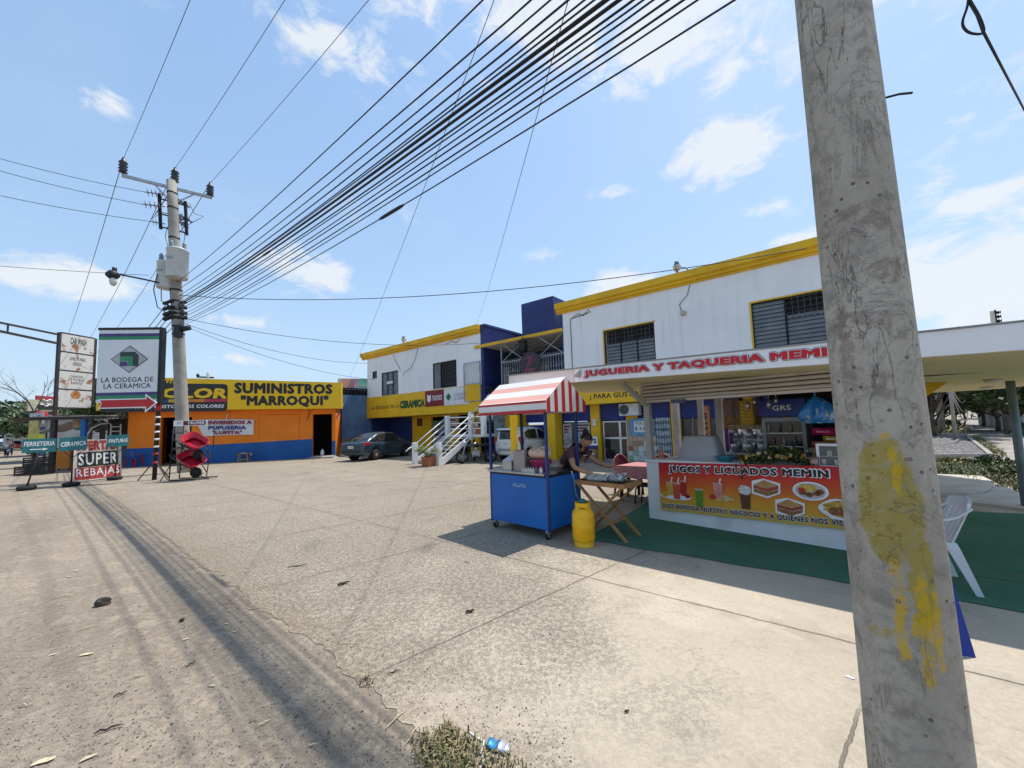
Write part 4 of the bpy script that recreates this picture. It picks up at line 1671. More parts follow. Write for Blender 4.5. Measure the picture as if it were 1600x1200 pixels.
text('TRUPER', .56, 1.12, 2.05, 2.15, -.039, M_LETWHT, p, bold=.03, shear=.2)
text('YT', .2, .36, 2.06, 2.14, -.034, M_LETBLK, p, bold=.02, shear=.2)


def barrow(loc, label):
    t = thing('wheelbarrow', label, 'wheelbarrow', loc, R(10), 'red wheelbarrows on the rack')
    rt_ = Matrix.Rotation(R(30), 4, 'X') @ Matrix.Rotation(R(-28), 4, 'Z') @ Matrix.Rotation(R(16), 4, 'Y')

    def tr(p):
        return rt_ @ Vector(p)

    def ring(hx0, hx1, hy, z, n=24):
        out = []
        for k in range(n):
            a = 2 * math.pi * k / n
            c, s = math.cos(a), math.sin(a)
            x = (abs(c) ** .55) * (1 if c > 0 else -1) * (hx1 if c > 0 else hx0)
            y = (abs(s) ** .55) * (1 if s > 0 else -1) * hy
            out.append(tr((x, y, z)))
        return out
    b = MB()
    b.loft([ring(.42, .5, .3, .28), ring(.4, .48, .285, .28), ring(.28, .27, .21, .0), ring(.27, .26, .2, -.006), ring(.41, .49, .295, .265)], cap=False)
    b.poly(ring(.28, .27, .21, .0))
    b.tube(ring(.42, .5, .3, .28) + [ring(.42, .5, .3, .28)[0]], .014, 6)
    b.build('tray', mat('red enamel', (.45, .012, .03), .28, var=.06), t)
    b = MB()
    for s in (-1, 1):
        b.tube([tr((-.75, s * .24, .12)), tr((-.3, s * .24, -.03)), tr((.3, s * .16, -.04)), tr((.62, s * .06, -.12))], .018, 6)
        b.tube([tr((-.28, s * .24, -.02)), tr((-.2, s * .22, -.3)), tr((.05, s * .2, -.04))], .014, 6)
    b.build('frame', M_IRON, t)
    b = MB()
    b.lathe([(.07, -.045), (.15, -.05), (.19, -.03), (.2, 0), (.19, .03), (.15, .05), (.07, .045)], 20, tuple(tr((.24, -.05, -.3))), axis='y')
    w = b.build('wheel', M_TYRE, t)
    b = MB()
    b.lathe([(.07, -.03), (.07, .03)], 14, tuple(tr((.24, -.05, -.3))), axis='y')
    b.build('hub', M_GREYIRON, w)
    return t


ra = Vector((math.cos(R(10)), math.sin(R(10)), 0))
barrow(A_ + ra * .72 + Vector((0, .1, 1.28)), 'red wheelbarrow on the upper level of the black rack')
barrow(A_ + ra * .64 + Vector((0, .1, .62)), 'red wheelbarrow on the lower level of the black rack')

# ------------------------------------------------------------------ roadside food stall left of the orange shop
t = thing('food_stall', 'roadside stall with flat tin roof and blue posts beside the orange shop', 'stall', O_O, O_A)
b = MB()
for k in range(26):
    u0 = -2.9 + k * .112
    b.prism([(u0, -1.6, 2.72), (u0 + .056, -1.6, 2.75), (u0 + .112, -1.6, 2.72), (u0 + .112, -1.6, 2.76), (u0 + .056, -1.6, 2.79), (u0, -1.6, 2.76)], (0, 4.6, .1))
b.build('roof', mat('weathered tin', (.16, .145, .13), .7, .2, var=.35, scale=2, dirt=.5, dcol=(.1, .07, .05)), t)
b = MB()
b.box(-2.85, -1.58, 2.6, 0, -1.5, 2.72)
b.build('beam', M_RUST, t)
for (u, w, m) in ((-.98, 1.45, M_BLUEBAND), (-2.17, 1.45, M_RUST), (-2.7, -2.6, M_RUST), (-.3, -2.4, M_BLUEBAND)):
    b = MB()
    b.box(u - .09, -w - .09, 0, u + .09, -w + .09, 2.62)
    b.build('post', m, t)
b = MB()
b.box(-3.0, 1.2, 0, -.2, 1.35, 1.45)
b.build('counter_wall', mat('blue grey panel', (.08, .14, .2), .7, var=.3), t)
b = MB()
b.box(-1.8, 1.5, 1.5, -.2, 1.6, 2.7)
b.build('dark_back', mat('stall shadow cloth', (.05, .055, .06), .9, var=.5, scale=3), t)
b = MB()
for k in range(5):
    b.bar((-1.4, 1.1, 1.2 + .26 * k), (-.95, 1.1, 1.2 + .26 * k), .05)
b.bar((-1.4, 1.1, 1.1), (-1.4, 1.1, 2.4), .06)
b.bar((-.95, 1.1, 1.1), (-.95, 1.1, 2.4), .06)
b.build('white_shutter_frame', M_WHITEP, t)
b = MB()
b.tube([(-2.45, 1.0, 1.2), (-2.4, 1.0, 1.8), (-2.2, 1.0, 2.2), (-1.8, 1.0, 2.42), (-1.4, 1.0, 2.45)], .04, 8)
b.build('arched_frame', M_WHITEP, t)
b = MB()
b.prism([(-2.75, -1.5, 2.0), (-1.8, -1.2, 2.46), (-1.8, -1.2, 2.5), (-2.75, -1.5, 2.04)], (.2, 1.2, 0))
b.build('awning_flap', mat('dirty white sheet', (.42, .4, .36), .8, dirt=.5), t)
b = MB()
b.box(-3.0, 1.02, 2.1, -2.45, 1.06, 2.55)
b.build('mural_panel', mat('green blue mural', (.06, .2, .12), .7, var=.6, scale=2), t)
b = MB()
b.box(-1.6, -1.2, 2.2, -1.15, -1.14, 2.6)
b.build('menu_board', mat('faded menu', (.36, .22, .14), .8, var=.5, scale=5), t)

A_ = G(99, 734)
t = thing('orange_counter', 'orange painted wooden box counter standing under the stall', 'counter', A_, O_A)
b = MB()
b.box(-.45, -.3, .08, .45, .35, 1.12, bevel=.015)
b.build('cabinet', mat('orange plywood', (.60, .20, .012), .6, var=.15, dirt=.3, dcol=(.3, .1, .02)), t)
b = MB()
b.box(-.5, -.36, 1.12, .5, .4, 1.17)
b.build('top', M_WOOD, t)
for (x, y) in ((-.38, -.22), (.38, -.22), (-.38, .27), (.38, .27)):
    b = MB()
    b.lathe([(.04, 0), (.04, .08)], 8, (x, y, 0))
    b.build('foot', M_BLACK, t)


def crate(loc, rz, label, w=.62, d=.42, h=.3):
    t = thing('plastic_crate', label, 'crate', loc, rz, 'black plastic crates')
    b = MB()
    b.box(-w / 2, -d / 2, 0, w / 2, d / 2, .03)
    b.build('base', M_BLACK, t)
    b = MB()
    for k in range(4):
        z = .04 + k * h / 4
        b.box(-w / 2, -d / 2, z, w / 2, -d / 2 + .02, z + h / 6)
        b.box(-w / 2, d / 2 - .02, z, w / 2, d / 2, z + h / 6)
        b.box(-w / 2, -d / 2 + .021, z, -w / 2 + .02, d / 2 - .021, z + h / 6)
        b.box(w / 2 - .02, -d / 2 + .021, z, w / 2, d / 2 - .021, z + h / 6)
    for sx in (-1, 0, 1):
        for yy in (-d / 2 - .005, d / 2 - .02):
            b.box(sx * (w / 2 - .03) - .025, yy, .0, sx * (w / 2 - .03) + .025, yy + .025, h)
    b.build('sides', M_BLACK, t)
    return t


A_ = G(54, 742)
crate(A_, R(12), 'black plastic crate lying below another behind the FERRETERIA board', 1.1, .6, .42)
crate(A_ + Vector((-.1, .2, .43)), R(5), 'black plastic crate lying on top of another behind the FERRETERIA board', .85, .5, .38)

# leaning ladder
A_ = G(80, 718)
t = thing('ladder', 'short white painted ladder leaning under the stall roof', 'ladder', A_, O_A)
for s in (-.22, .22):
    b = MB()
    b.bar((s, 0, .0), (s + .5, .3, 1.9), .06)
    b.build('rail', M_WHITEP, t)
for k in range(6):
    b = MB()
    f = (k + .7) / 6.5
    b.bar((-.22 + .5 * f, .3 * f, 1.9 * f), (.22 + .5 * f, .3 * f, 1.9 * f), .04)
    b.build('rung', M_WHITEP, t)

# ------------------------------------------------------------------ rusty car wash sign tower
d1, d2 = at_depth(86, 640, 36), at_depth(143, 640, 37)
t = thing('car_wash_sign', 'tall rusty frame sign of peeling white panels reading CAR WASH', 'sign', (d1.x, d1.y, 0), math.atan2(d2.y - d1.y, d2.x - d1.x))
W_ = math.hypot(d2.x - d1.x, d2.y - d1.y)
zt = at_depth(90, 519, 36).z
zb = at_depth(88, 637, 36).z
for u in (0, W_):
    b = MB()
    b.box(u - .065, -.08, 0, u + .065, .08, zt)
    b.build('post', M_RUST, t)
b = MB()
for k in range(5):
    z = zb + (zt - zb) * k / 4
    b = MB()
    b.box(.066, -.07, z - .04, W_ - .066, .07, z + .04)
    b.build('crossbar', M_RUST, t)
b = MB()
b.bar((-4.8, 0, zt - .35), (0, 0, zt - .7), .12)
b.bar((-3.6, 0, zt + .0), (0, 0, zt - .15), .1)
b.bar((-2.2, 0, zt - .05), (-2.2, 0, zt - .5), .06)
b.build('side_arm', M_RUST, t)
h4 = (zt - zb) / 4
for k in range(4):
    z = zb + h4 * k
    b = MB()
    b.box(.09, -.075, z + .05, W_ - .09, -.071, z + h4 - .05)
    p = b.build('panel', M_PEEL, t)
    wds = [None, 'CANCHA\nDE FUTBOL\nRAPIDO', 'LAVADO A MANO\nASPIRADO', 'CAR WASH'][k]
    if k == 3:
        text(wds, .5, W_ - .5, z + h4 - .62, z + h4 - .2, -.077, M_LETBLK, p, bold=.03)
    elif wds:
        text(wds, .5, W_ - .5, z + h4 * .3, z + h4 - .25, -.077, mat('faded lettering', (.12, .08, .07), .8, var=.5, scale=6), p, bold=.02, leading=.95)
    if k == 0:
        b = MB()
        b.lathe([(.26, -.079), (.26, -.076)], 18, (W_ * .5, 0, z + h4 * .72), axis='y')
        b.build('emblem', mat('burger print', (.45, .2, .06), .7, var=.4, scale=5), p)
# ------------------------------------------------------------------ near concrete pole with paint stains
NP = Vector((1.385, 1.445, 0))


def mat_pole():
    t = NT('weathered concrete pole')
    p = t.coord()
    st = t.scaled(p, (1, 1, .35))
    big = t.noise(3.2, 6, .6, src=st)
    mid = t.noise(11, 7, .7, dist=.6)
    fine = t.noise(70, 5, .75)
    c = t.mix(t.step(big, .3, .7), (.385, .33, .265), (.55, .485, .40))
    c = t.mix(t.math('MULTIPLY', t.step(mid, .48, .66), .62), c, (.225, .195, .16))
    c = t.mix(t.math('MULTIPLY', t.step(fine, .5, .75), .4), c, (.16, .15, .138))
    sep = t.n('ShaderNodeSeparateXYZ')
    t.put(p, sep.inputs[0])
    x, y, z = sep.outputs
    # angle round the pole, 0 = facing the road and camera
    a = t.math('ARCTAN2', t.math('SUBTRACT', x, y), t.math('SUBTRACT', t.math('MULTIPLY', y, -1.0), x))
    # (local -X-Y direction faces the camera)
    s = t.math('MULTIPLY', a, .13)
    wob = t.math('MULTIPLY', t.math('SUBTRACT', t.noise(7, 6, .7), .5), .10)
    wob2 = t.math('MULTIPLY', t.math('SUBTRACT', t.noise(8, 6, .7), .5), .12)
    sw = t.math('ADD', s, wob)
    zw = t.math('ADD', z, wob2)

    def blob(cs, cz, hs, hz, soft=.35):
        q = t.math('ADD', t.math('POWER', t.math('ABSOLUTE', t.math('DIVIDE', t.math('SUBTRACT', sw, cs), hs)), 2.6),
                   t.math('POWER', t.math('ABSOLUTE', t.math('DIVIDE', t.math('SUBTRACT', zw, cz), hz)), 2.6))
        return t.step(q, 1.0 + soft, 1.0 - soft)
    brk = t.step(t.noise(9, 7, .75, dist=1.0), .36, .56)
    # brown spall bands
    for (cz, hz, cs, hs, k) in ((2.40, .06, -.02, .11, .8), (2.2, .05, .06, .05, .7), (2.02, .05, -.03, .09, .75), (1.9, .2, -.075, .025, .7), (2.6, .1, -.09, .03, .6), (.72, .06, -.03, .06, .6), (1.8, .05, .0, .05, .7), (1.1, .3, -.1, .02, .4)):
        m = t.math('MULTIPLY', blob(cs, cz, hs, hz), t.step(t.noise(20, 6, .7), .44, .54))
        c = t.mix(t.math('MULTIPLY', m, k * .62), c, (.19, .13, .095))
    # chalky scabs
    vein = t.noise(4.5, 7, .62, dist=1.6)
    vm = t.step(t.math('ABSOLUTE', t.math('SUBTRACT', vein, .5)), .016, .004)
    vm = t.math('MULTIPLY', vm, t.step(t.noise(1.7, 3), .48, .62))
    c = t.mix(t.math('MULTIPLY', vm, .65), c, (.58, .52, .47))
    pink = t.math('MULTIPLY', t.step(t.noise(5, 6, .7, dist=.4), .62, .7), t.step(t.noise(1.2, 3), .45, .6))
    c = t.mix(t.math('MULTIPLY', pink, .45), c, (.42, .29, .25))
    # dark cracks running down
    ck = t.noise(2.6, 6, .6, src=t.scaled(p, (3.2, 3.2, .32)), dist=.9)
    cm = t.step(t.math('ABSOLUTE', t.math('SUBTRACT', ck, .5)), .007, .002)
    cm = t.math('MULTIPLY', cm, t.step(t.noise(1.1, 3), .45, .6))
    c = t.mix(t.math('MULTIPLY', cm, .38), c, (.07, .06, .055))
    holes = t.math('MULTIPLY', t.step(t.voro(24), .17, .10), t.step(t.noise(3.2, 4), .48, .6))
    c = t.mix(t.math('MULTIPLY', holes, .75), c, (.11, .085, .07))
    # green grey algae on the left side
    c = t.mix(t.math('MULTIPLY', t.math('MULTIPLY', t.step(s, -.075, -.15), t.step(mid, .35, .6)), .35), c, (.20, .225, .17))
    # old olive paint and bright yellow runs
    ol = t.math('MAXIMUM', blob(-.008, 1.40, .072, .21, .2), blob(.055, 1.22, .032, .24, .3))
    c = t.mix(t.math('MULTIPLY', t.math('MULTIPLY', ol, t.step(t.noise(7, 7, .75, dist=1.2), .27, .5)), .74), c, (.38, .28, .014))
    ye = t.math('MAXIMUM', blob(.02, 1.49, .013, .075, .5), blob(.0, 1.04, .014, .17, .25))
    ye = t.math('MAXIMUM', ye, blob(.085, .98, .014, .13, .3))
    ye = t.math('MAXIMUM', ye, blob(.052, .98, .02, .18, .4))
    ye = t.math('MAXIMUM', ye, blob(-.005, 1.625, .016, .016, .3))
    c = t.mix(t.math('MULTIPLY', t.math('MULTIPLY', ye, brk), .8), c, (.66, .40, .008))
    ar = blob(-.045, .95, .04, .018, .3)
    c = t.mix(t.math('MULTIPLY', t.math('MULTIPLY', ar, brk), .7), c, (.42, .3, .02))
    t.color(c)
    t.set(.88, 0, .25)
    h = t.math('ADD', t.math('MULTIPLY', mid, 1.0), t.math('MULTIPLY', fine, .4))
    h = t.math('SUBTRACT', h, t.math('MULTIPLY', cm, 1.4))
    h = t.math('SUBTRACT', h, t.math('MULTIPLY', holes, 1.6))
    h = t.math('ADD', h, t.math('MULTIPLY', vm, .7))
    t.bump(h, .8, .012)
    return t.m


t = thing('concrete_pole', 'thick cracked concrete pole in front, smeared with yellow paint', 'utility pole', NP, 0)
b = MB()
prof = []
for k in range(46):
    z = 9.5 * k / 45
    prof.append((.143 - .0085 * z + .0, z))
b.lathe(prof, 40)
for v in b.bm.verts:
    v.co.x -= .012 * (v.co.z - .6)
pm = b.build('pole', mat_pole(), t)
d = pixel_ray(1386, 152)
e = CAMP + d * (2.02 / math.hypot(d.x, d.y))
d2 = pixel_ray(1426, 145)
e2 = CAMP + d2 * (2.02 / math.hypot(d2.x, d2.y))
b = MB()
v = e - NP
b.tube([Vector((v.x * .5, v.y * .5, v.z)), v, (e + e2) / 2 - NP + Vector((0, 0, .004)), e2 - NP], .0045, 6)
b.build('wire_stub', M_IRON, t)

# ------------------------------------------------------------------ far utility pole
FP = Vector((-14.71, 17.3, 0))
FT = Vector((-15.29, 16.79, 13.28))
M_POLEC = mat('old grey concrete pole', (.33, .31, .27), .9, var=.2, scale=1.5, bump=.4, bscale=20, dirt=.4, dcol=(.2, .185, .16), dscale=1.2)
M_GALV = mat('galvanised steel', (.36, .37, .38), .45, .6, var=.2, scale=6)
M_PORC = mat('brown porcelain', (.035, .03, .03), .3, var=.2)
M_POLY = mat('grey polymer', (.25, .26, .28), .5)
M_CAN = mat('transformer grey', (.52, .54, .54), .45, var=.08, scale=3, dirt=.3, dcol=(.3, .26, .2), dscale=3)
M_CABLE = mat('black cable', (.012, .012, .013), .6, var=.15)
M_CABLEG = mat('weathered wire', (.06, .06, .065), .5, var=.15)


def on_pole(z):
    return (FT - FP) * (z / FT.z)


DIST = math.hypot(FP.x, FP.y)


def fpx(x, y, dd=0.0):
    return at_depth(x, y, DIST + dd) - FP


t = thing('utility_pole', 'tall leaning utility pole with crossarm, transformers and street lamp by the orange shop', 'utility pole', FP, 0)
b = MB()
b.tube([on_pole(z) for z in (0, 2, 4, 6, 8, 10, 12, 13.28)], [.25, .245, .235, .225, .215, .205, .195, .19], 20)
b.build('pole', M_POLEC, t)
aL, aR = fpx(190, 274), fpx(331, 309)
b = MB()
b.bar(aL, aR, .1, .12)
b.build('crossarm', M_GALV, t)
b = MB()
b.bar(on_pole(12.2), aL.lerp(aR, .33), .05)
b.bar(on_pole(12.2), aL.lerp(aR, .8), .05)
b.build('brace', M_GALV, t)
tops = []
for (x, y) in ((192, 270), (273, 284), (328, 306)):
    p = fpx(x, y)
    b = MB()
    b.lathe([(.03, -.12), (.03, 0), (.07, .0)] + [((.16, .1)[q % 2], .03 + .07 * q) for q in range(8)] + [(.06, .6), (.05, .68)], 12, tuple(p))
    b.build('insulator', M_PORC, t)
    tops.append(FP + p + Vector((0, 0, .66)))
# brackets and strain insulators
b = MB()
for s in (-1, 1):
    q = Vector((s * .33, s * .3, 0))
    b.bar(on_pole(12.5) + q, on_pole(10.9) + q, .09)
    for z in (12.3, 11.6, 11.0):
        b.bar(on_pole(z), on_pole(z) + q * 1.1, .05)
b.build('bracket', M_IRON, t)
strain = []
for (x, y) in ((226, 300), (222, 319), (236, 346)):
    p1, p0 = fpx(x, y), fpx(258, y + 4)
    b = MB()
    b.tube([p0, p1], .025, 6)
    dv = (p1 - p0)
    for f in (.25, .45, .65, .85):
        c = p0 + dv * f
        b.tube([c - dv * .03, c, c + dv * .03], [.04, .17, .04], 10)
    b.build('strain_insulator', M_POLY, t)
    strain.append(FP + p1)
for (x, y) in ((284, 312), (288, 335), (282, 344)):
    p1, p0 = fpx(x + 12, y + 12, .3), fpx(278, y)
    b = MB()
    b.tube([p0, p1], [.06, .05], 8)
    dv = p1 - p0
    for f in (.2, .45, .7):
        c = p0 + dv * f
        b.tube([c - dv * .05, c, c + dv * .05], [.05, .12, .05], 10)
    b.build('cutout', M_POLY, t)
b = MB()
b.tube([fpx(262, 305), fpx(245, 332), fpx(236, 343), fpx(252, 332), fpx(264, 334)], .018, 5)
b.tube([fpx(296, 318, .3), fpx(304, 334, .3), fpx(318, 338, .3), fpx(306, 345, .3), fpx(292, 352, .2)], .014, 5)
b.tube([fpx(283, 352), fpx(289, 368), fpx(286, 388)], .012, 5)
b.tube([fpx(262, 354), fpx(258, 370), fpx(264, 390)], .012, 5)
b.tube([fpx(246, 428), fpx(240, 452), fpx(246, 480), fpx(262, 490)], .02, 5)
b.tube([fpx(271, 392), fpx(267, 420), fpx(265, 445), fpx(268, 480)], .022, 5)
b.tube([fpx(252, 452), fpx(252, 470), fpx(266, 478)], .018, 5)
b.build('jumper_wires', M_CABLE, t)


def can(cpx, dd, r, h):
    p = fpx(*cpx, dd)
    b = MB()
    b.lathe([(r * .96, 0), (r, .03), (r, h), (r * 1.06, h + .02), (r * 1.06, h + .07), (r * .7, h + .15), (.05, h + .17)], 26, tuple(p))
    c = b.build('transformer', M_CAN, t)
    for k in (-1, 1):
        b = MB()
        b.lathe([(.06, 0), (.1, .06), (.06, .1), (.1, .16), (.06, .2), (.09, .26), (.04, .38)], 10, (p.x + k * r * .5, p.y + k * .1, p.z + h + .1))
        b.build('bushing', M_POLY, c)
    b = MB()
    b.box(p.x - .12, p.y - r - .03, p.z + h * .62, p.x + .1, p.y - r + .06, p.z + h * .7)
    b.build('plate', mat('faded number', (.3, .31, .31), .6), c)


can((276.5, 435), -.45, .39, 1.22)
can((259, 451), .2, .33, 1.12)
# street lamp arm
p0, p1 = fpx(266, 446), fpx(183, 428)
b = MB()
b.tube([p0, p0.lerp(p1, .5) + Vector((0, 0, .02)), p1], .035, 8)
b.build('lamp_arm', M_IRON, t)
h0, h1 = fpx(188, 431), fpx(164, 428)
b = MB()
hd = (h1 - h0)
b.tube([h0, h0 + hd * .3, h0 + hd * .7, h1], [.06, .2, .2, .05], 14, flat=.9)
b.tube([h0 + hd * .4 + Vector((0, 0, .15)), h0 + hd * .4 + Vector((0, 0, .32))], .08, 10)
lh = b.build('lamp_head', M_IRON, t)
b = MB()
b.blob(tuple(h0 + hd * .45 - Vector((0, 0, .26))), (.13, .13, .22), 12, 8)
b.build('bulb', mat('milky lamp glass', (.6, .6, .58), .25), lh)
# clamps and coils at the cable level
b = MB()
for z in (6.2, 6.55, 6.9, 7.3, 7.7, 8.2, 10.6, 12.0, 12.7):
    c = on_pole(z)
    rr_ = .257 - .0045 * z
    b.lathe([(rr_, -.04), (rr_, .04)], 18, tuple(c))
b.build('clamp', M_IRON, t)
b = MB()
c = on_pole(6.45)
b.tube([c + Vector((.2, -.2, -.1)), c + Vector((.62, -.1, .02))], .12, 12)
b.box(c.x + .1, c.y - .35, c.z - .45, c.x + .34, c.y - .12, c.z + .1)
b.build('camera_box', M_BLACK, t)
b = MB()
for k, z in enumerate((6.9, 7.1, 7.35, 7.6)):
    c = on_pole(z)
    b.tube([c + Vector((-.42, -.2, -.05)), c + Vector((-.1, -.26, .02)), c + Vector((.36, .1, .08))], .1 - .01 * k, 8)
b.tube([on_pole(7.3) + Vector((.3 * math.cos(a), .3 * math.sin(a) - .1, .28 * math.sin(a * 2))) for a in [i * .5 for i in range(14)]], .025, 5)
b.build('cable_coil', M_CABLE, t)

# ------------------------------------------------------------------ wires


def wire(label, pts, r, group=None, m=None, name='cable'):
    b = MB()
    b.tube(pts, r, 6, cap=False)
    return tag(b.build(name, m or M_CABLE), label, 'cable', group)


BU = Vector((math.cos(R(-41.5)), math.sin(R(-41.5)), 0))


def plane_hit(px, py):
    """where a photo direction meets the vertical plane of the cable run along the street"""
    n = Vector((BU.y, -BU.x, 0))
    d = pixel_ray(px, py)
    return CAMP + d * ((FP - CAMP).dot(n) / d.dot(n))


# three power lines overhead, along the street
nm = ['leftmost', 'middle', 'rightmost']
for k, (tp, (x, y)) in enumerate(zip(tops, ((297, 0), (445, 0), (576, 0)))):
    e = G(x, y, tp.z - .55)
    dv = (e - tp)
    dv.z = 0
    far = tp + dv.normalized() * 34
    # a hanging curve through the surveyed crossing
    f = dv.length / 34
    sag = .55 / (4 * f * (1 - f)) if 0 < f < 1 else .8
    wire('%s of three power lines rising from the crossarm overhead' % nm[k], sagged(tp, far, sag, 24), .008, 'power lines on the crossarm', M_CABLEG, 'power_line')
    away = tp - M_U * 62 + Vector((0, 0, -.8))
    wire('%s of three power lines running from the crossarm down the street' % nm[k], sagged(tp, away, 1.0, 18), .015, 'power lines down the street', M_CABLEG, 'power_line')
lab = ['top', 'middle', 'lowest']
for k, (s_, (x, y)) in enumerate(zip(strain, ((0, 234), (0, 253), (0, 292)))):
    e = G(x, y, s_.z + .25)
    dv = e - s_
    wire('%s of three wires leaving the strain insulators to the left' % lab[k], sagged(s_, s_ + dv * 2.2, .35, 16), .012, 'wires across the street', M_CABLEG, 'power_line')
q = FP + fpx(232, 430)
e = G(0, 412, q.z + .15)
wire('thin wire crossing the sky behind the street lamp head', sagged(q, q + (e - q) * 2, .1, 12), .01, None, M_CABLEG)

# telecom bundle along the street
bundle = [  # z at far pole, photo x at the top edge, radius, label
    (8.55, 756, .012, 'uppermost thin cable of the overhead bundle'),
    (8.2, 831, .013, 'second cable from the top of the overhead bundle'),
    (7.75, 890, .014, 'third cable from the top of the bundle, a little apart from the thick ones'),
    (7.5, 948, .026, 'thickest black cable in the middle of the overhead bundle'),
    (7.42, 968, .022, 'thick black cable just below the thickest one of the overhead bundle'),
    (7.3, 990, .014, 'thin cable right under the two thick ones of the overhead bundle'),
    (7.15, 1006, .011, 'fine cable in the lower half of the overhead bundle'),
    (7.9, 862, .012, 'thin cable between the second and third from the top of the bundle'),
    (7.6, 915, .012, 'thin cable close above the thickest one of the overhead bundle'),
    (7.55, 930, .012, 'thin cable touching the top of the thickest one of the overhead bundle'),
    (6.62, 1092, .010, 'fine cable just above the lowest one of the overhead bundle'),
    (7.0, 1022, .011, 'fine cable in the lower half of the overhead bundle'),
    (6.85, 1046, .012, 'fine cable in the lower half of the overhead bundle'),
    (6.7, 1070, .012, 'lowest but one cable of the overhead bundle'),
    (6.55, 1150, .010, 'lowest cable of the overhead bundle, hanging apart from the rest')]
for k, (z, x, r, lb) in enumerate(bundle):
    A = FP + on_pole(z)
    Bm = plane_hit(x, 0)
    sag = .5 + .05 * (k % 3)
    L = 34.0
    f = Vector((Bm.x - A.x, Bm.y - A.y, 0)).length / L
    # end height so that the sagging curve passes through Bm
    zE = (Bm.z + sag * 4 * f * (1 - f) - A.z * (1 - f)) / f
    E = Vector((FP.x + BU.x * L, FP.y + BU.y * L, zE))
    mid = Vector((Bm.x, Bm.y, 0)) - Vector((A.x + (E.x - A.x) * f, A.y + (E.y - A.y) * f, 0))
    pts = []
    for i in range(25):
        g = i / 24
        p = A.lerp(E, g) - Vector((0, 0, sag * 4 * g * (1 - g)))
        pts.append(p + mid * min(1, g / f) * (1 if g <= f else (1 - g) / (1 - f)))
    wire(lb, pts, r * .82, 'overhead telecom bundle')
    if k in (4, 14):
        g = .35 if k == 4 else .51
        i = int(g * 24)
        b = MB()
        p, q2 = pts[i], pts[i].lerp(pts[i + 1], .5)
        b.tube([p, p.lerp(q2, .15), p.lerp(q2, .5), p.lerp(q2, .85), q2], [.012, .024, .026, .024, .012], 8)
        tag(b.build('splice_closure', M_CABLE), 'long black splice sleeve on the %s cable of the overhead bundle' % ('thick' if k == 4 else 'lowest'), 'cable splice', 'cable splices')
lbs = ['first', 'second', 'third', 'fourth', 'fifth']
for k, (z, dz) in enumerate(((8.2, 0), (7.7, .1), (7.4, -.1), (7.05, .05), (6.75, -.2))):
    A = FP + on_pole(z)
    wire('%s cable from the top of five leaving the pole down the street' % lbs[k], sagged(A, A - M_U * 60 + Vector((1.0 - .5 * k, 0, dz - .3)), .9, 14), .016, 'telecom cables down the street')

# service drops
A = FP + on_pole(8.0)
B = MP(7.4, .95, 6.72)
wire('service cable strung from the utility pole across the yard to the white wing', sagged(A, B, .75, 22), .014, 'service drops')
A = FP + on_pole(7.0)
B = MP(-6.6, .65, 6.05)
wire('thin service cable from the utility pole to the further white wing', sagged(A, B, .55, 18), .011, 'service drops')
wire('thin service cable from the utility pole sagging to the blue wall roof', sagged(FP + on_pole(6.8), MP(-17.3, .6, 6.3), .5, 16), .011, 'service drops')
wire('thin cable sagging low behind the sign from utility pole to white wing', sagged(FP + on_pole(6.7), MP(-17.0, -2, 5.2), .7, 16), .010, 'service drops')
for (x0, y0, x1, y1, dist, lb) in ((772, 0, 547, 588, 27, 'long thin drop wire slanting down to the roof of the further wing'), (888, 0, 745, 506, 23, 'thin drop wire slanting down to the blue parapet')):
    B = at_depth(x1, y1, dist)
    A0 = plane_hit(x0, 0)
    wire(lb, sagged(B, A0, .2, 16), .005, 'slanting drop wires', M_CABLEG)
# wire with a loop at the upper right
a = [at_depth(1510, -60, 3.2), at_depth(1513, 0, 3.2), at_depth(1504, 34, 3.2), at_depth(1510, 48, 3.2), at_depth(1524, 53, 3.2), at_depth(1537, 50, 3.2), at_depth(1531, 28, 3.2), at_depth(1514, -2, 3.2)]
d_ = at_depth(1600, 171, 5.2)
a0 = at_depth(1536, 49, 3.25)
b = MB()
b.tube(smooth_path(a), .006, 6, cap=False)
b.tube([a[1], at_depth(1527, 24, 3.22), a0, a0.lerp(d_, .5), d_, d_ + (d_ - a0) * 2.5], .0062, 6, cap=False)
tag(b.build('cable', M_CABLE), 'black cable with a tied loop at the upper right of the near pole', 'cable')
# ------------------------------------------------------------------ juice kiosk
M_KWALL = mat('kiosk white paint', (.76, .76, .755), .7, var=.06, scale=1.5, bump=.15, dirt=.4, dcol=(.42, .41, .39), dscale=1.4)
M_POSTG = mat('grey painted post', (.42, .41, .38), .6, var=.12, scale=4, dirt=.3)
M_CANFAS = mat('pinkish white fascia', (.70, .65, .62), .7, var=.05, scale=1.0, dirt=.25, dcol=(.42, .38, .35))
M_SOFFIT = mat('pale yellow soffit', (.60, .53, .30), .8, var=.08, scale=.7)
M_SLAT = mat('beige roller shutter', (.5, .45, .4), .45, .1, var=.12, scale=2, dirt=.3)


def KP(u, w, z=0.0):
    c, s = math.cos(K_A), math.sin(K_A)
    return K_O + Vector((c * u - s * -w, s * u + c * -w, z))


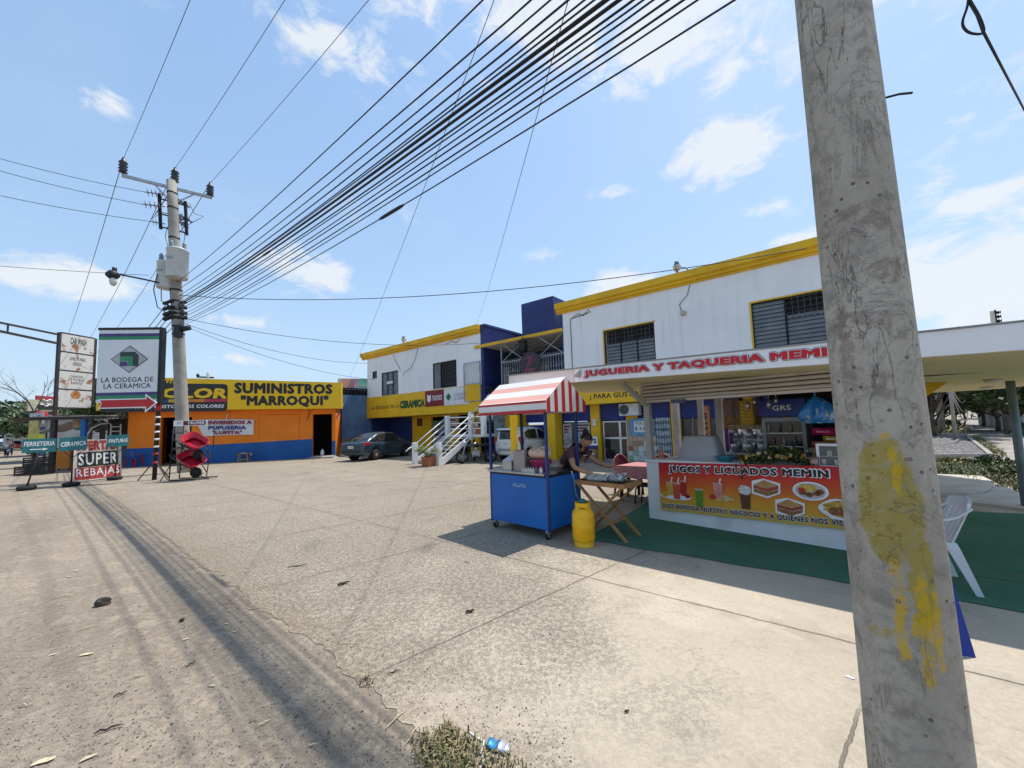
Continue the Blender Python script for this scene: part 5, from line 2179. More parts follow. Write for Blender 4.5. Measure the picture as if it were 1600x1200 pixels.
k_ = thing('juice_kiosk', 'white juice kiosk with a serving counter under a half open roller shutter', 'kiosk', K_O, K_A)
KL = 3.3
b = MB()
b.box(0, 0, 0, KL, .14, .97)
b.box(0, .14, 0, .14, 2.3, .97)
b.box(KL - .14, .14, 0, KL, 2.3, 2.3)
b.build('wall', M_KWALL, k_)
b = MB()
b.box(-.02, -.03, .97, KL + .02, .3, 1.015, bevel=.006)
b.build('counter_top', M_KWALL, k_)
for (u, y) in ((0.0, .0), (.06, 2.2)):
    b = MB()
    b.box(u, y, 1.016, u + .1, y + .1, 2.45)
    b.build('post', M_POSTG, k_)
b = MB()
b.box(KL - .1, 0, 1.016, KL, .1, 2.4)
b.build('post', M_POSTG, k_)
for (u, y) in ((-.5, 2.2), (.41, 2.2)):
    b = MB()
    b.box(u, y, 0, u + .13, y + .12, 2.35)
    b.build('post', M_POSTG, k_)
b = MB()
b.bar((.05, .02, 1.95), (.05, -.75, 2.3), .07)
b.build('strut', M_POSTG, k_)
# rolled shutter
b = MB()
n = 6
for k in range(n):
    z0 = 2.03 + k * .062
    y = -.06 - .035 * math.sin(math.pi * (k + .5) / n)
    b.prism([(.02, y + .012, z0), (.02, y - .016, z0 + .008), (.02, y - .03, z0 + .03), (.02, y - .016, z0 + .048), (.02, y + .012, z0 + .054)], (KL, 0, 0))
rs_ = b.build('roller_shutter', M_SLAT, k_)
b = MB()
b.box(.03, -.045, 2.03, KL, .0, 2.4)
b.build('shutter_backing', mat('shutter grooves', (.07, .06, .05), .8), rs_)
b = MB()
b.box(.02, -.09, 1.985, KL, -.03, 2.028, bevel=.005)
b.build('shutter_bar', M_SLAT, k_)
b = MB()
b.box(.55, -.12, 1.95, .78, -.08, 2.01)
b.build('lock_plate', mat('blue lock plate', (.06, .08, .14), .5), k_)
# dark ceiling and service counter inside
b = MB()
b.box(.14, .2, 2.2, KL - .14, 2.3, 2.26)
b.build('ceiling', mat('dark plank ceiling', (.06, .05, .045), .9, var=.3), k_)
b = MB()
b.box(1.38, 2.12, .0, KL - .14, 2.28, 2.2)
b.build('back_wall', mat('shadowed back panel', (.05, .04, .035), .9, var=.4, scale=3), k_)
# banner
M_FOODS = {}
bt = NT('red to yellow banner')
sp = bt.n('ShaderNodeSeparateXYZ')
bt.put(bt.coord(), sp.inputs[0])
zn = bt.math('ADD', sp.outputs[2], bt.math('MULTIPLY', bt.math('SUBTRACT', bt.noise(2.0, 3), .5), .12))
zn = bt.math('SUBTRACT', zn, bt.math('MULTIPLY', sp.outputs[0], .028))
bt.color(bt.ramp(bt.math('DIVIDE', bt.math('SUBTRACT', zn, .18), .8), [(0.0, (.60, .40, .05)), (.3, (.64, .30, .03)), (.55, (.62, .11, .02)), (.8, (.55, .025, .02)), (1, (.45, .02, .03))]))
bt.set(.5, 0, .3)
BU0, BU1 = .24, 3.28
KAN = K_A


def bz(u, f):
    lo = .19 + .036 * (u - BU0)
    hi = .972 + .03 * (u - BU0)
    return lo + (hi - lo) * f


def by(u, f):
    return -.045 - .006 * math.sin(u * 7 + f * 3) - .004 * math.sin(u * 17 - f * 5)


b = MB()
b.grid(lambda i, j: (BU0 + (BU1 - BU0) * i, by(BU0 + (BU1 - BU0) * i, j), bz(BU0 + (BU1 - BU0) * i, j)), 60, 10)
ban = b.build('banner', bt.m)
ban.location = K_O
ban.rotation_euler.z = K_A
tag(ban, 'red and yellow banner with juices and snacks on the white kiosk front', 'banner')


def on_b(u0, u1, f0, f1, lift):
    def f(a, c):
        u = u0 + (u1 - u0) * a
        ff = f0 + (f1 - f0) * c
        return (u, by(u, ff) - lift, bz(u, ff))
    return f


text('JUGOS Y LICUADOS MEMIN', 0, 1, 0, 1, 0, M_LETWHT, ban, bold=.09, spacing=1.1, fmap=on_b(.40, 2.5, .755, .96, .004))
text('JUGOS Y LICUADOS MEMIN', 0, 1, 0, 1, 0, M_LETBLK, ban, bold=.045, spacing=1.1, fmap=on_b(.415, 2.485, .775, .94, .007))
text('Dios Bendiga Nuestro Negocio y a quienes nos visitan'.upper(), 0, 1, 0, 1, 0, M_LETWHT, ban, bold=.08, spacing=1.15, fmap=on_b(.275, 2.78, .025, .155, .004))
text('Dios Bendiga Nuestro Negocio y a quienes nos visitan'.upper(), 0, 1, 0, 1, 0, M_LETBLK, ban, bold=.035, spacing=1.15, fmap=on_b(.28, 2.775, .035, .145, .007))


def pm(name, c, var=.25, scale=25):
    return mat('print ' + name, c, .5, var=var, scale=scale)


def pic(shape, m, lift=.006, parent=None):
    """flat printed shape: list of (u, f) pairs"""
    b = MB()
    pts = []
    for (u, z) in shape:
        pts.append((u, -.052 - lift, z))
    b.poly(pts)
    return b.build('printed_picture', m, parent or ban)


def ell(cu, cz, ru, rz, n=24, a0=0, a1=360, jit=0, seed=1):
    r_ = random.Random(seed)
    return [(cu + ru * (1 + r_.uniform(-jit, jit)) * math.cos(R(a0 + (a1 - a0) * k / n)), cz + rz * (1 + r_.uniform(-jit, jit)) * math.sin(R(a0 + (a1 - a0) * k / n))) for k in range(n + (0 if a1 - a0 == 360 else 1))]


def glass_pic(cu, cz, w, h, c, straw=True, halo=False):
    if straw:
        pic([(cu + .01, cz + h * .4), (cu + .03, cz + h * .4), (cu + .055, cz + h * .85), (cu + .035, cz + h * .85)], M_LETWHT, .006)
    pic([(cu - w * .4, cz - h / 2), (cu + w * .4, cz - h / 2), (cu + w / 2, cz + h / 2), (cu - w / 2, cz + h / 2)], pm('juice %g' % c[0], c, .3, 30), .009)
    pic([(cu - w / 2, cz + h * .42), (cu + w / 2, cz + h * .42), (cu + w / 2, cz + h / 2), (cu - w / 2, cz + h / 2)], pm('glass rim', (.6, .45, .4)), .011)


pic(ell(.5, .44, .26, .055), M_LETWHT, .004)
glass_pic(.42, .56, .12, .22, (.62, .36, .06))
glass_pic(.64, .58, .1, .24, (.42, .02, .02))
glass_pic(.53, .53, .13, .26, (.58, .08, .03))
pic(ell(.33, .46, .06, .045), pm('orange slice', (.6, .32, .03)), .012)
pic(ell(.7, .46, .04, .03), pm('berry', (.25, .01, .02)), .012)
glass_pic(.88, .46, .12, .28, (.10, .26, .03), False)
pic(ell(1.2, .50, .17, .05, jit=.15), pm('fruit pile', (.55, .38, .12), .5, 18), .005)
glass_pic(1.16, .60, .14, .22, (.60, .24, .2))
pic(ell(1.08, .5, .05, .04), pm('strawberry', (.5, .03, .02)), .012)
pic(ell(1.28, .49, .05, .035), pm('banana', (.62, .5, .2)), .012)
glass_pic(1.52, .50, .13, .24, (.09, .035, .015), False)
pic(ell(1.52, .645, .085, .07, jit=.1), pm('cream', (.6, .58, .55), .3, 30), .012)


def sandwich(cu, cz, s):
    pic([(cu - .2 * s, cz - .11 * s), (cu + .02 * s, cz - .16 * s), (cu + .2 * s, cz - .07 * s), (cu + .21 * s, cz + .09 * s), (cu - .02 * s, cz + .15 * s), (cu - .19 * s, cz + .1 * s)], M_LETWHT, .004)
    pic([(cu - .17 * s, cz + .04 * s), (cu + .03 * s, cz - .0 * s), (cu + .18 * s, cz + .06 * s), (cu - .01 * s, cz + .13 * s)], pm('toast', (.48, .25, .07)), .010)
    pic([(cu - .17 * s, cz + .035 * s), (cu + .03 * s, cz - .005 * s), (cu + .03 * s, cz - .06 * s), (cu - .17 * s, cz - .01 * s)], pm('filling', (.35, .06, .02), .6, 40), .009)
    pic([(cu + .03 * s, cz - .005 * s), (cu + .18 * s, cz + .055 * s), (cu + .18 * s, cz + .0 * s), (cu + .03 * s, cz - .06 * s)], pm('filling', (.35, .06, .02)), .009)
    pic([(cu - .17 * s, cz - .015 * s), (cu + .03 * s, cz - .065 * s), (cu + .18 * s, cz - .005 * s), (cu + .17 * s, cz - .06 * s), (cu + .02 * s, cz - .13 * s), (cu - .17 * s, cz - .08 * s)], pm('crust', (.26, .12, .04), .4, 40), .008)


sandwich(1.78, .70, .85)
sandwich(2.04, .47, .82)
pic(ell(2.28, .71, .19, .12), M_LETWHT, .005)
pic(ell(2.28, .71, .16, .10), pm('plate', (.5, .48, .45), .1), .007)
pic(ell(2.25, .75, .1, .05, jit=.2), pm('fries', (.6, .4, .08), .4, 40), .010)
for (uu, zz) in ((2.2, .685), (2.27, .665), (2.35, .685), (2.38, .71)):
    pic(ell(uu, zz, .042, .032, 12), pm('meat', (.2, .06, .02), .4, 40), .012)
pic(ell(2.19, .72, .04, .03, 12), pm('salsa', (.45, .03, .015)), .013)
pic(ell(2.60, .51, .24, .13, jit=.08, seed=4), M_LETWHT, .005)
pic(ell(2.60, .52, .2, .1, jit=.12, seed=6), pm('nachos', (.55, .33, .05), .5, 30), .008)
pic(ell(2.60, .49, .17, .06, jit=.15, seed=8), pm('topping', (.28, .1, .025), .6, 40), .010)
# sign canopy -------------------------------------------------
cn = thing('canopy', 'flat canopy with pinkish fascia and yellow soffit over the juice kiosk', 'canopy', K_O, C_A)


def cb(u):
    return 2.325 - .0325 * u


def ct(u):
    return 2.545 - .026 * u


U0, U1, Y0 = -2.07, 5.55, -1.2
b = MB()


def slab(poly, lo, hi, mi=0):
    lo_v = [b.bm.verts.new((p[0], p[1], lo(p[0]))) for p in poly]
    hi_v = [b.bm.verts.new((p[0], p[1], hi(p[0]))) for p in poly]
    b._face(lo_v[::-1], 1)
    b._face(hi_v, 2)
    n = len(poly)
    for i in range(n):
        b._face([lo_v[i], lo_v[(i + 1) % n], hi_v[(i + 1) % n], hi_v[i]], 0)


slab([(U0, Y0), (U1, Y0), (U1, 6.5), (5.3, 7.6), (4.6, 8.4), (3.3, 8.6), (3.3, 2.0), (U0, 1.7)], cb, ct)
b.build('roof_slab', [M_CANFAS, M_SOFFIT, M_CONC], cn)
b = MB()
b.box(U0 - .02, Y0 - .012, ct(U0) - .004, .0, Y0 + .1, ct(U0) + .0)
b.bm.free()
b = MB()
b.prism([(U0 - .02, Y0 - .03, ct(U0) + .001), (U1, Y0 - .03, ct(U1) + .001), (U1, Y0 - .03, ct(U1) + .02), (U0 - .02, Y0 - .03, ct(U0) + .02)], (0, .1, 0))
b.build('roof_edge', mat('grey flashing', (.25, .25, .25), .5, .4), cn)
for (u, y) in ((4.55, 3.2), (5.0, 6.0)):
    b = MB()
    b.lathe([(.11, -.005), (.1, -.04), (.03, -.06)], 18, (u, y, cb(u) + .0))
    b.build('ceiling_light', mat('white plastic lamp', (.6, .6, .56), .4), cn)
for yy in (1.4, 3.6, 5.4):
    b = MB()
    b.box(3.0, yy, cb(4) - .005, 5.5, yy + .03, cb(4) + .03)
    b.build('soffit_joint', mat('soffit joint', (.12, .1, .06), .9), cn)
b = MB()
b.prism([(3.05, 3.4, 1.55), (3.35, 3.4, 1.55), (4.1, 3.4, cb(4)), (3.6, 3.4, cb(3.6))], (0, .2, 0))
b.build('brace', M_YELLOW, cn)
b = MB()
b.box(2.95, 3.4, 0, 3.2, 3.6, 2.2)
b.build('post', M_YELLOW, cn)
pp = G(1604, 795)
lc = Matrix.Rotation(-C_A, 3, 'Z') @ (pp - K_O)
b = MB()
b.tube([(lc.x, lc.y, 0), (lc.x, lc.y, cb(lc.x) + .01)], .055, 14)
b.build('post', mat('blue grey steel post', (.16, .21, .24), .5, .3, var=.2), cn)
# sign cloth on the fascia
M_SIGNW = mat('white sign vinyl', (.78, .78, .79), .45, var=.03)
S0, S1 = -.62, 4.4
b = MB()


def sgn(a, c, y=-.02):
    u = S0 + (S1 - S0) * a
    return (u, Y0 + y - .004 * math.sin(u * 5), cb(u) + .004 + (ct(u) - cb(u) - .004) * c)


b.grid(lambda i, j: sgn(i, j), 40, 2)
sg = b.build('sign_banner', M_SIGNW)
sg.location = K_O
sg.rotation_euler.z = C_A
tag(sg, 'long white sign strip with big red letters along the canopy edge', 'sign')
b = MB()
b.poly([(S0 - .03, Y0 - .03, ct(S0) - .12), (S0 + .14, Y0 - .06, ct(S0) - .02), (S0 + .1, Y0 - .03, ct(S0) - .16)])
b.build('curled_corner', mat('grey vinyl back', (.28, .28, .27), .6), sg)


def on_s(u0, u1, c0, c1, lift):
    def f(a, c):
        u = u0 + (u1 - u0) * a
        cc = c0 + (c1 - c0) * c
        return (u, Y0 - .02 - .004 * math.sin(u * 5) - lift, cb(u) + (ct(u) - cb(u)) * cc)
    return f


for (m, bo, lf, e) in ((M_LETNAVY, .13, .005, .022), (M_LETWHT, .09, .008, .012), (M_LETRED, .065, .011, 0)):
    text('JUGUERIA Y TAQUERIA MEMIN', 0, 1, 0, 1, 0, m, sg, bold=bo, spacing=1.06, fmap=on_s(-.45 - e, 2.75 + e, .24 - e * 2.4, .80 + e * 2.4, lf))
# stones on the canopy roof
for (px, py, sx, lb) in ((921, 566, .115, 'pale stone lying on the canopy roof above the first word of the sign'), (1262, 532, .14, 'larger pale stone lying on the canopy roof above the last word of the sign')):
    d = at_depth(px, py, 7.3 if px < 1000 else 6.1)
    lcl = Matrix.Rotation(-C_A, 3, 'Z') @ (d - K_O)
    b = MB()
    b.blob((0, 0, .045), (sx * 1.1, sx * .8, .075), 12, 8, .08, 0, px)
    o = b.build('stone', mat('pale stone', (.42, .38, .31), .95, var=.2, scale=9, bump=.6, bscale=30), None,
                loc=K_O + Matrix.Rotation(C_A, 3, 'Z') @ Vector((lcl.x, lcl.y, ct(lcl.x))), rotz=C_A + .3)
    tag(o, lb, 'stone', 'stones on the canopy')

# things on and behind the counter ---------------------------


def kthing(name, label, cat, u, y, z, rz=0.0, group=None):
    c, s = math.cos(K_A), math.sin(K_A)
    return thing(name, label, cat, K_O + Vector((c * u - s * y, s * u + c * y, z)), K_A + rz, group)


t = kthing('covered_machine', 'counter machine hidden under a light grey cloth on the kiosk counter', 'machine', .78, .42, 1.0)
b = MB()


def drape(i, j):
    a = 2 * math.pi * i
    k = 1.0 if j < .55 else 1 - ((j - .55) / .45) ** 1.6 * 1.0
    zz = .40 * min(1, j / .55) if j < .55 else .40 + .015 * (j - .55)
    rx = (.36 - .11 * min(1, j / .55)) * k + .012 * math.sin(a * 7) * (1 - min(1, j / .55))
    ry = (.24 - .07 * min(1, j / .55)) * k
    c, s = math.cos(a), math.sin(a)
    return (rx * (abs(c) ** .5) * (1 if c > 0 else -1), ry * (abs(s) ** .5) * (1 if s > 0 else -1), zz)


b.grid(drape, 56, 20)
b.build('dust_cover', mat('light grey sheet', (.36, .36, .38), .8, var=.06), t)
b = MB()
b.box(-.2, -.12, 0, .2, .12, .36)
b.build('body', M_ALU, t)
b = MB()
b.box(.45, .3, .9, KL - .2, .75, .995)
b.build('work_shelf', M_ALU, k_)
# bamboo blind with painted lettering
t = kthing('bamboo_blind', 'brown bamboo roll blind hanging at the back of the kiosk', 'blind', .98, 2.0, 1.46)
b = MB()
for k in range(22):
    z = k * .027
    b.tube([(-.36, 0, z), (.36, 0, z)], .011, 5)
b.build('slats', mat('bamboo', (.34, .2, .04), .6, var=.35, scale=14), t)
b = MB()
b.box(-.4, -.02, .6, .4, 0, .68)
p = b.build('sign_strip', mat('dim cream strip', (.3, .27, .2), .7), t)
text('JUGUERIA MEMIN', -.36, .36, .615, .665, -.022, M_BLACK, p, bold=.03)
b = MB()
for x in (-.15, .18):
    b.tube([(x, -.014, 0), (x, -.014, .6)], .004, 4)
b.build('cord', M_BLACK, t)
# shiny shelf below the blind
t = kthing('glass_shelf', 'mirrored shelf with shiny bowls under the bamboo blind', 'shelf', 1.02, 1.9, .98)
b = MB()
b.box(-.36, 0, 0, .36, .25, .03)
b.box(-.36, .22, .03, .36, .25, .55)
b.build('frame', M_ALU, t)
b = MB()
for k, (x, r_) in enumerate(((-.22, .1), (.02, .12), (.24, .09))):
    b.lathe([(r_ * .5, .03), (r_, .12), (r_ * .95, .2), (r_ * .6, .26)], 16, (x, .1, 0))
    b.lathe([(r_ * .6, .3), (r_ * .9, .38), (r_ * .4, .48)], 16, (x + .03, .12, 0))
b.build('bowls', M_ALU, t)
b = MB()
b.box(-.36, .0, .04, -.3, .04, .5)
b.box(-.28, .0, .2, -.22, .03, .42)
b.build('purple_box', mat('purple box', (.12, .03, .2), .5), t)
# drinks fridge
t = kthing('drinks_fridge', 'tall drinks fridge with blue header and glass door in the kiosk', 'fridge', 1.76, 1.35, 0)
b = MB()
b.box(-.3, .02, .05, .3, .55, 1.98, bevel=.012)
b.build('cabinet', mat('fridge grey', (.22, .22, .23), .5), t)
b = MB()
b.box(-.32, -.06, 1.68, .32, .02, 1.97, bevel=.01)
p = b.build('header', mat('blue fridge header', (.012, .03, .25), .35), t)
text('GRS', -.13, .13, 1.78, 1.87, -.062, M_LETWHT, p, bold=.03)
b = MB()
for (x0, x1, z0, z1) in ((-.3, -.25, .2, 1.66), (.25, .3, .2, 1.66), (-.25, .25, 1.6, 1.66), (-.25, .25, .2, .26)):
    b.box(x0, -.05, z0, x1, -.0, z1)
dr = b.build('door', mat('door frame grey', (.25, .25, .26), .4, .3), t)
b = MB()
b.box(-.25, -.03, .26, .25, -.02, 1.6)
b.build('pane', M_GLASS, dr)
b = MB()
rr = random.Random(12)
for (z, n) in ((1.42, 6), (1.2, 7), (.98, 6)):
    b.box(-.25, -.035, z - .02, .25, -.032, z - .01)
b.build('shelf_edge', M_ALU, t)
for k in range(9):
    b = MB()
    x = -.2 + .05 * k
    z = (1.42, 1.2, .98)[k % 3]
    b.lathe([(.022, z), (.024, z + .09), (.01, z + .13), (.01, z + .15)], 8, (x, -.045, 0))
    b.build('bottle_in_door', mat('dim bottle %d' % (k % 4), ((.3, .3, .3), (.2, .05, .04), (.25, .22, .16), (.08, .1, .14))[k % 4], .3), t)
# blue carrier bag hanging
t = kthing('plastic_bag', 'blue and clear plastic bag hanging from the kiosk ceiling', 'bag', 2.36, .3, 1.58)
b = MB()


def bagf(i, j):
    a = 2 * math.pi * i
    r_ = .02 + .17 * math.sin(min(1, j * 1.15) * math.pi / 2) ** .8 - .05 * max(0, j - .8) / .2
    f = 1 + .16 * math.sin(a * 5 + j * 4) + .07 * math.sin(a * 11)
    return (r_ * f * math.cos(a) * 1.1 + .04 * j, r_ * f * .7 * math.sin(a), .36 * (1 - j) - .0)


b.grid(bagf, 44, 14)
pbm = NT('thin blue plastic')
pbm.color(pbm.mix(pbm.step(pbm.noise(5, 4, dist=1.0), .5, .6), (.02, .16, .40), (.35, .42, .48)))
pbm.set(.2, 0, .6)
b.build('bag', pbm.m, t)
b = MB()
b.tube([(0, 0, .34), (.01, 0, .55)], .012, 6)
b.build('handle', pbm.m, t)
# snacks, boxes, display case
rr = random.Random(9)
snack = [((.45, .02, .10), .26, .1), ((.5, .3, .02), .2, .08), ((.35, .08, .05), .22, .09), ((.42, .25, .14), .2, .1), ((.05, .12, .3), .2, .08)]
spos = [(2.36, .72, 1.40, 0), (2.46, .66, 1.31, 1), (2.33, .70, 1.22, 2), (2.55, .75, 1.22, 3), (2.6, .8, 1.40, 4)]
lbl = ['bright pink snack packet on top of the pile behind the display case', 'yellow snack packet in the pile behind the display case', 'dull red snack box in the pile behind the display case', 'pale orange snack box in the pile behind the display case', 'blue snack packet at the far end of the pile behind the display case']
for (u, y, z, k) in spos:
    c, w, h = snack[k]
    t = kthing('snack_packet', lbl[k], 'snack', u, y, z, rr.uniform(-.2, .2), 'snack packets in the kiosk')
    b = MB()
    b.loft([[(-w / 2, -.01, 0), (w / 2, -.01, 0), (w / 2, .01, 0), (-w / 2, .01, 0)], [(-w / 2 * .95, -.05, h * .5), (w / 2 * .95, -.05, h * .5), (w / 2 * .95, .05, h * .5), (-w / 2 * .95, .05, h * .5)], [(-w / 2, -.01, h), (w / 2, -.01, h), (w / 2, .01, h), (-w / 2, .01, h)]], smooth=False)
    b.build('packet', mat('snack foil %d' % k, c, .3, var=.4, scale=16), t)
    b = MB()
    b.box(-w * .3, -.056, h * .35, w * .3, -.052, h * .65)
    b.build('print', mat('snack print %d' % k, (.6, .5, .3) if k % 2 else (.6, .1, .2), .4, var=.5, scale=30), t)
b = MB()
b.box(2.2, .55, 1.16, KL - .2, .95, 1.22)
b.box(2.22, .6, 1.0, 2.28, .95, 1.16)
b.build('snack_shelf', M_WOOD, k_)
t = kthing('display_case', 'white framed little glass display case at the right end of the counter', 'display case', 2.53, .16, 1.016)
b = MB()
for (x0, x1, z0, z1) in ((-.17, -.14, 0, .3), (.14, .17, 0, .3), (-.14, .14, .27, .3), (-.14, .14, 0, .02)):
    b.box(x0, -.1, z0, x1, .1, z1)
b.build('frame', M_WHITEP, t)
b = MB()
b.box(-.14, -.07, .02, .14, -.065, .27)
b.build('pane', mat_glass_dark('grey case glass', (.12, .12, .125), .1), t)
b = MB()
b.box(-.14, -.075, .13, .14, .08, .14)
for k in range(4):
    b.box(-.13 + .068 * k, -.085, .03 + .11 * (k % 2), -.08 + .068 * k, -.072, .1 + .11 * (k % 2))
b.build('shelf', mat('pale goods', (.4, .38, .35), .6, var=.3, scale=20), t)
bottle(KP(2.27, -.1, 1.016), .2, .045, M_NAVY, M_WHITEP, 'dark blue jar standing between the flowers and the display case', 'jars on the counter')
t = kthing('small_carton', 'small brown carton beside the display case on the counter', 'carton', 2.34, .04, 1.016)
b = MB()
b.box(-.045, -.04, 0, .045, .04, .13, bevel=.004)
b.build('carton', mat('brown carton', (.24, .13, .1), .6, var=.3, scale=20), t)
b = MB()
b.box(-.04, -.043, .04, .04, -.0405, .1)
b.build('print', mat('carton print', (.4, .3, .28), .6, var=.3, scale=30), t)
t = kthing('basin', 'turquoise plastic basin standing on the kiosk counter', 'basin', 1.2, .22, 1.016)
b = MB()
b.lathe([(.09, 0), (.13, .07), (.14, .075), (.125, .068), (.085, .01)], 24)
b.build('bowl', mat('turquoise plastic', (.02, .22, .3), .35), t)
b = MB()
b.lathe([(.138, .07), (.15, .073), (.15, .08), (.136, .08)], 24)
b.build('rim', mat('turquoise plastic', (.02, .22, .3)), t)
bottle(KP(.15, -.25, 1.016), .2, .045, mat('salmon plastic', (.5, .2, .14), .4), M_RED, 'salmon squeeze bottle with red top at the left end of the counter', 'jars on the counter')
# flowers
t = kthing('flower_arrangement', 'spray of cream and orange artificial flowers lying on the counter', 'flowers', 1.85, .02, 1.016)
rr = random.Random(21)
lf = MB()
fl = MB()
f2 = MB()
st = MB()
for k in range(64):
    u = rr.uniform(-.42, .42)
    a = rr.uniform(-.6, .6)
    hh = (.30 - .45 * abs(u - .12)) * rr.uniform(.35, 1.0) if u > -.25 else rr.uniform(-.1, .08)
    p = Vector((u, rr.uniform(-.14, .1), hh))
    if k % 2 == 0:
        tgt = fl if rr.random() < .6 else f2
        c = p
        for q in range(9):
            v = Vector((rr.gauss(0, 1), rr.gauss(0, 1) - .5, rr.gauss(0, 1))).normalized()
            s = rr.uniform(.018, .034)
            o1 = v.orthogonal().normalized() * s
            o2 = v.cross(o1)
            cc = c + v * .022
            tgt.quad(cc - o1, cc - o2 * .8, cc + o1, cc + o2 * .8)
    for q in range(5):
        v = Vector((rr.gauss(0, 1), rr.gauss(0, 1) - .4, rr.gauss(0, .7))).normalized()
        o1 = v.orthogonal().normalized() * .022
        cc = p + Vector((rr.uniform(-.05, .05), rr.uniform(-.05, .05), rr.uniform(-.05, .03)))
        lf.quad(cc, cc + v * .04 + o1, cc + v * .09, cc + v * .04 - o1)
    if k % 3 == 0:
        st.tube([(0, .03, .02), (u * .5, .0, hh * .7), tuple(p)], .004, 4, cap=False)
lf.build('leaves', mat('silk leaf green', (.035, .06, .015), .6, var=.4, scale=30), t)
fl.build('blossom', mat('cream blossom', (.55, .40, .25), .7, var=.25, scale=30), t)
f2.build('blossom', mat('orange blossom', (.50, .24, .06), .7, var=.3, scale=30), t)
st.build('stem', mat('silk stem', (.05, .09, .02), .6), t)
# hanging odds and ends under the roof: rack of cups
t = kthing('cup_rack', 'dark hanging rack of cups and utensils under the kiosk ceiling', 'rack', 1.78, .9, 1.72)
b = MB()
b.tube([(-.55, 0, .34), (.6, 0, .34)], .012, 6)
b.build('rail', M_IRON, t)
for k in range(6):
    x = -.5 + .1 * k
    b = MB()
    h = .1 + .07 * ((k * 5) % 3)
    b.tube([(x, 0, .34), (x, 0, .34 - h * .5)], .006, 4)
    b.lathe([(.03, .34 - h), (.035, .34 - h * .5)], 8, (x, 0, 0))
    b.build('cup', M_ALU if k % 3 else M_IRON, t)
t = kthing('mop_stick', 'pale broom stick leaning at the back of the kiosk', 'broom', .16, 1.5, 0)
b = MB()
b.tube([(0, 0, .1), (.02, .15, 1.72)], .016, 8)
b.build('stick', mat('pale stick', (.5, .5, .48), .5), t)
b = MB()
b.box(-.14, -.03, .0, .14, .03, .12)
b.build('brush', M_BLACK, t)
# feather flag by the shop door
fp = MP(4.25, 1.5)
t = thing('feather_flag', 'orange feather flag with dark lettering before the blue shutter', 'flag', fp, M_A)
b = MB()
b.tube([(.3, 0, 0), (.3, 0, 1.9), (.2, 0, 2.1)], .015, 6)
b.build('pole', M_IRON, t)
b = MB()
b.prism([(-.12, 0, .5), (.28, 0, .42), (.29, 0, 2.05), (.2, 0, 2.12), (.02, 0, 1.98), (-.12, 0, 1.6)], (0, .01, 0))
p = b.build('cloth', mat('dull orange cloth', (.38, .13, .05), .8), t)


def vert(a, c):
    return (.2 - .26 * c, -.006, .62 + 1.2 * a)


text('INACO', 0, 1, 0, 1, 0, M_BLACK, p, bold=.05, fmap=lambda a, c: (-.06 + .26 * c, -.006, 1.85 - 1.2 * a))

# turf carpet and the yard on the right ----------------------
M_TURF = NT('green turf carpet')
_n = M_TURF.noise(1.2, 5, .6)
_f = M_TURF.noise(120, 3, .7)
_c = M_TURF.mix(M_TURF.step(_n, .3, .7), (.06, .165, .10), (.085, .21, .13))
_c = M_TURF.mix(M_TURF.math('MULTIPLY', M_TURF.step(_f, .4, .7), .5), _c, (.012, .032, .018))
_c = M_TURF.mix(M_TURF.math('MULTIPLY', M_TURF.step(M_TURF.noise(1.9, 7, .7, dist=.6), .5, .75), .4), _c, (.13, .14, .10))
_s = M_TURF.n('ShaderNodeSeparateXYZ')
M_TURF.put(M_TURF.coord(), _s.inputs[0])
_sm = M_TURF.math('SUBTRACT', M_TURF.math('MULTIPLY', _s.outputs[0], .62), M_TURF.math('MULTIPLY', _s.outputs[1], -.78))
_sm = M_TURF.math('ABSOLUTE', M_TURF.math('SUBTRACT', M_TURF.math('FRACT', M_TURF.math('ADD', M_TURF.math('DIVIDE', _sm, 2.0), .5)), .5))
_c = M_TURF.mix(M_TURF.math('MULTIPLY', M_TURF.step(_sm, .006, .002), .6), _c, (.01, .025, .015))
M_TURF.color(_c)
M_TURF.set(.95, 0, .15)
M_TURF.bump(_f, .6, .01)
M_TURF = M_TURF.m
a_, b_, c_ = G(940, 848), G(1335, 938), G(1600, 958)
e_ = (c_ - a_).normalized()
nn = Vector((-e_.y, e_.x, 0))
ow = nn.dot(Vector((0, 1, 0)))
nn = nn if ow > 0 else -nn
b = MB()
n = 40
L_ = (c_ - a_).length + 3.2
thk = .012


def cf(i, j):
    p = a_ + e_ * (L_ * i - .25)
    d = 4.6 * j
    w_ = .02 * math.sin(i * 40) * (1 if j == 0 else 0)
    wave = .02 * max(0, math.sin((L_ * i - 4.2) * 2.2 + d)) * (1 if i > .55 else 0)
    return (p.x + nn.x * (d + w_), p.y + nn.y * (d + w_), thk + wave)


b.grid(cf, 60, 20)
tag(b.build('turf_carpet', M_TURF), 'dark green turf carpet laid on the concrete in front of the kiosk', 'carpet')
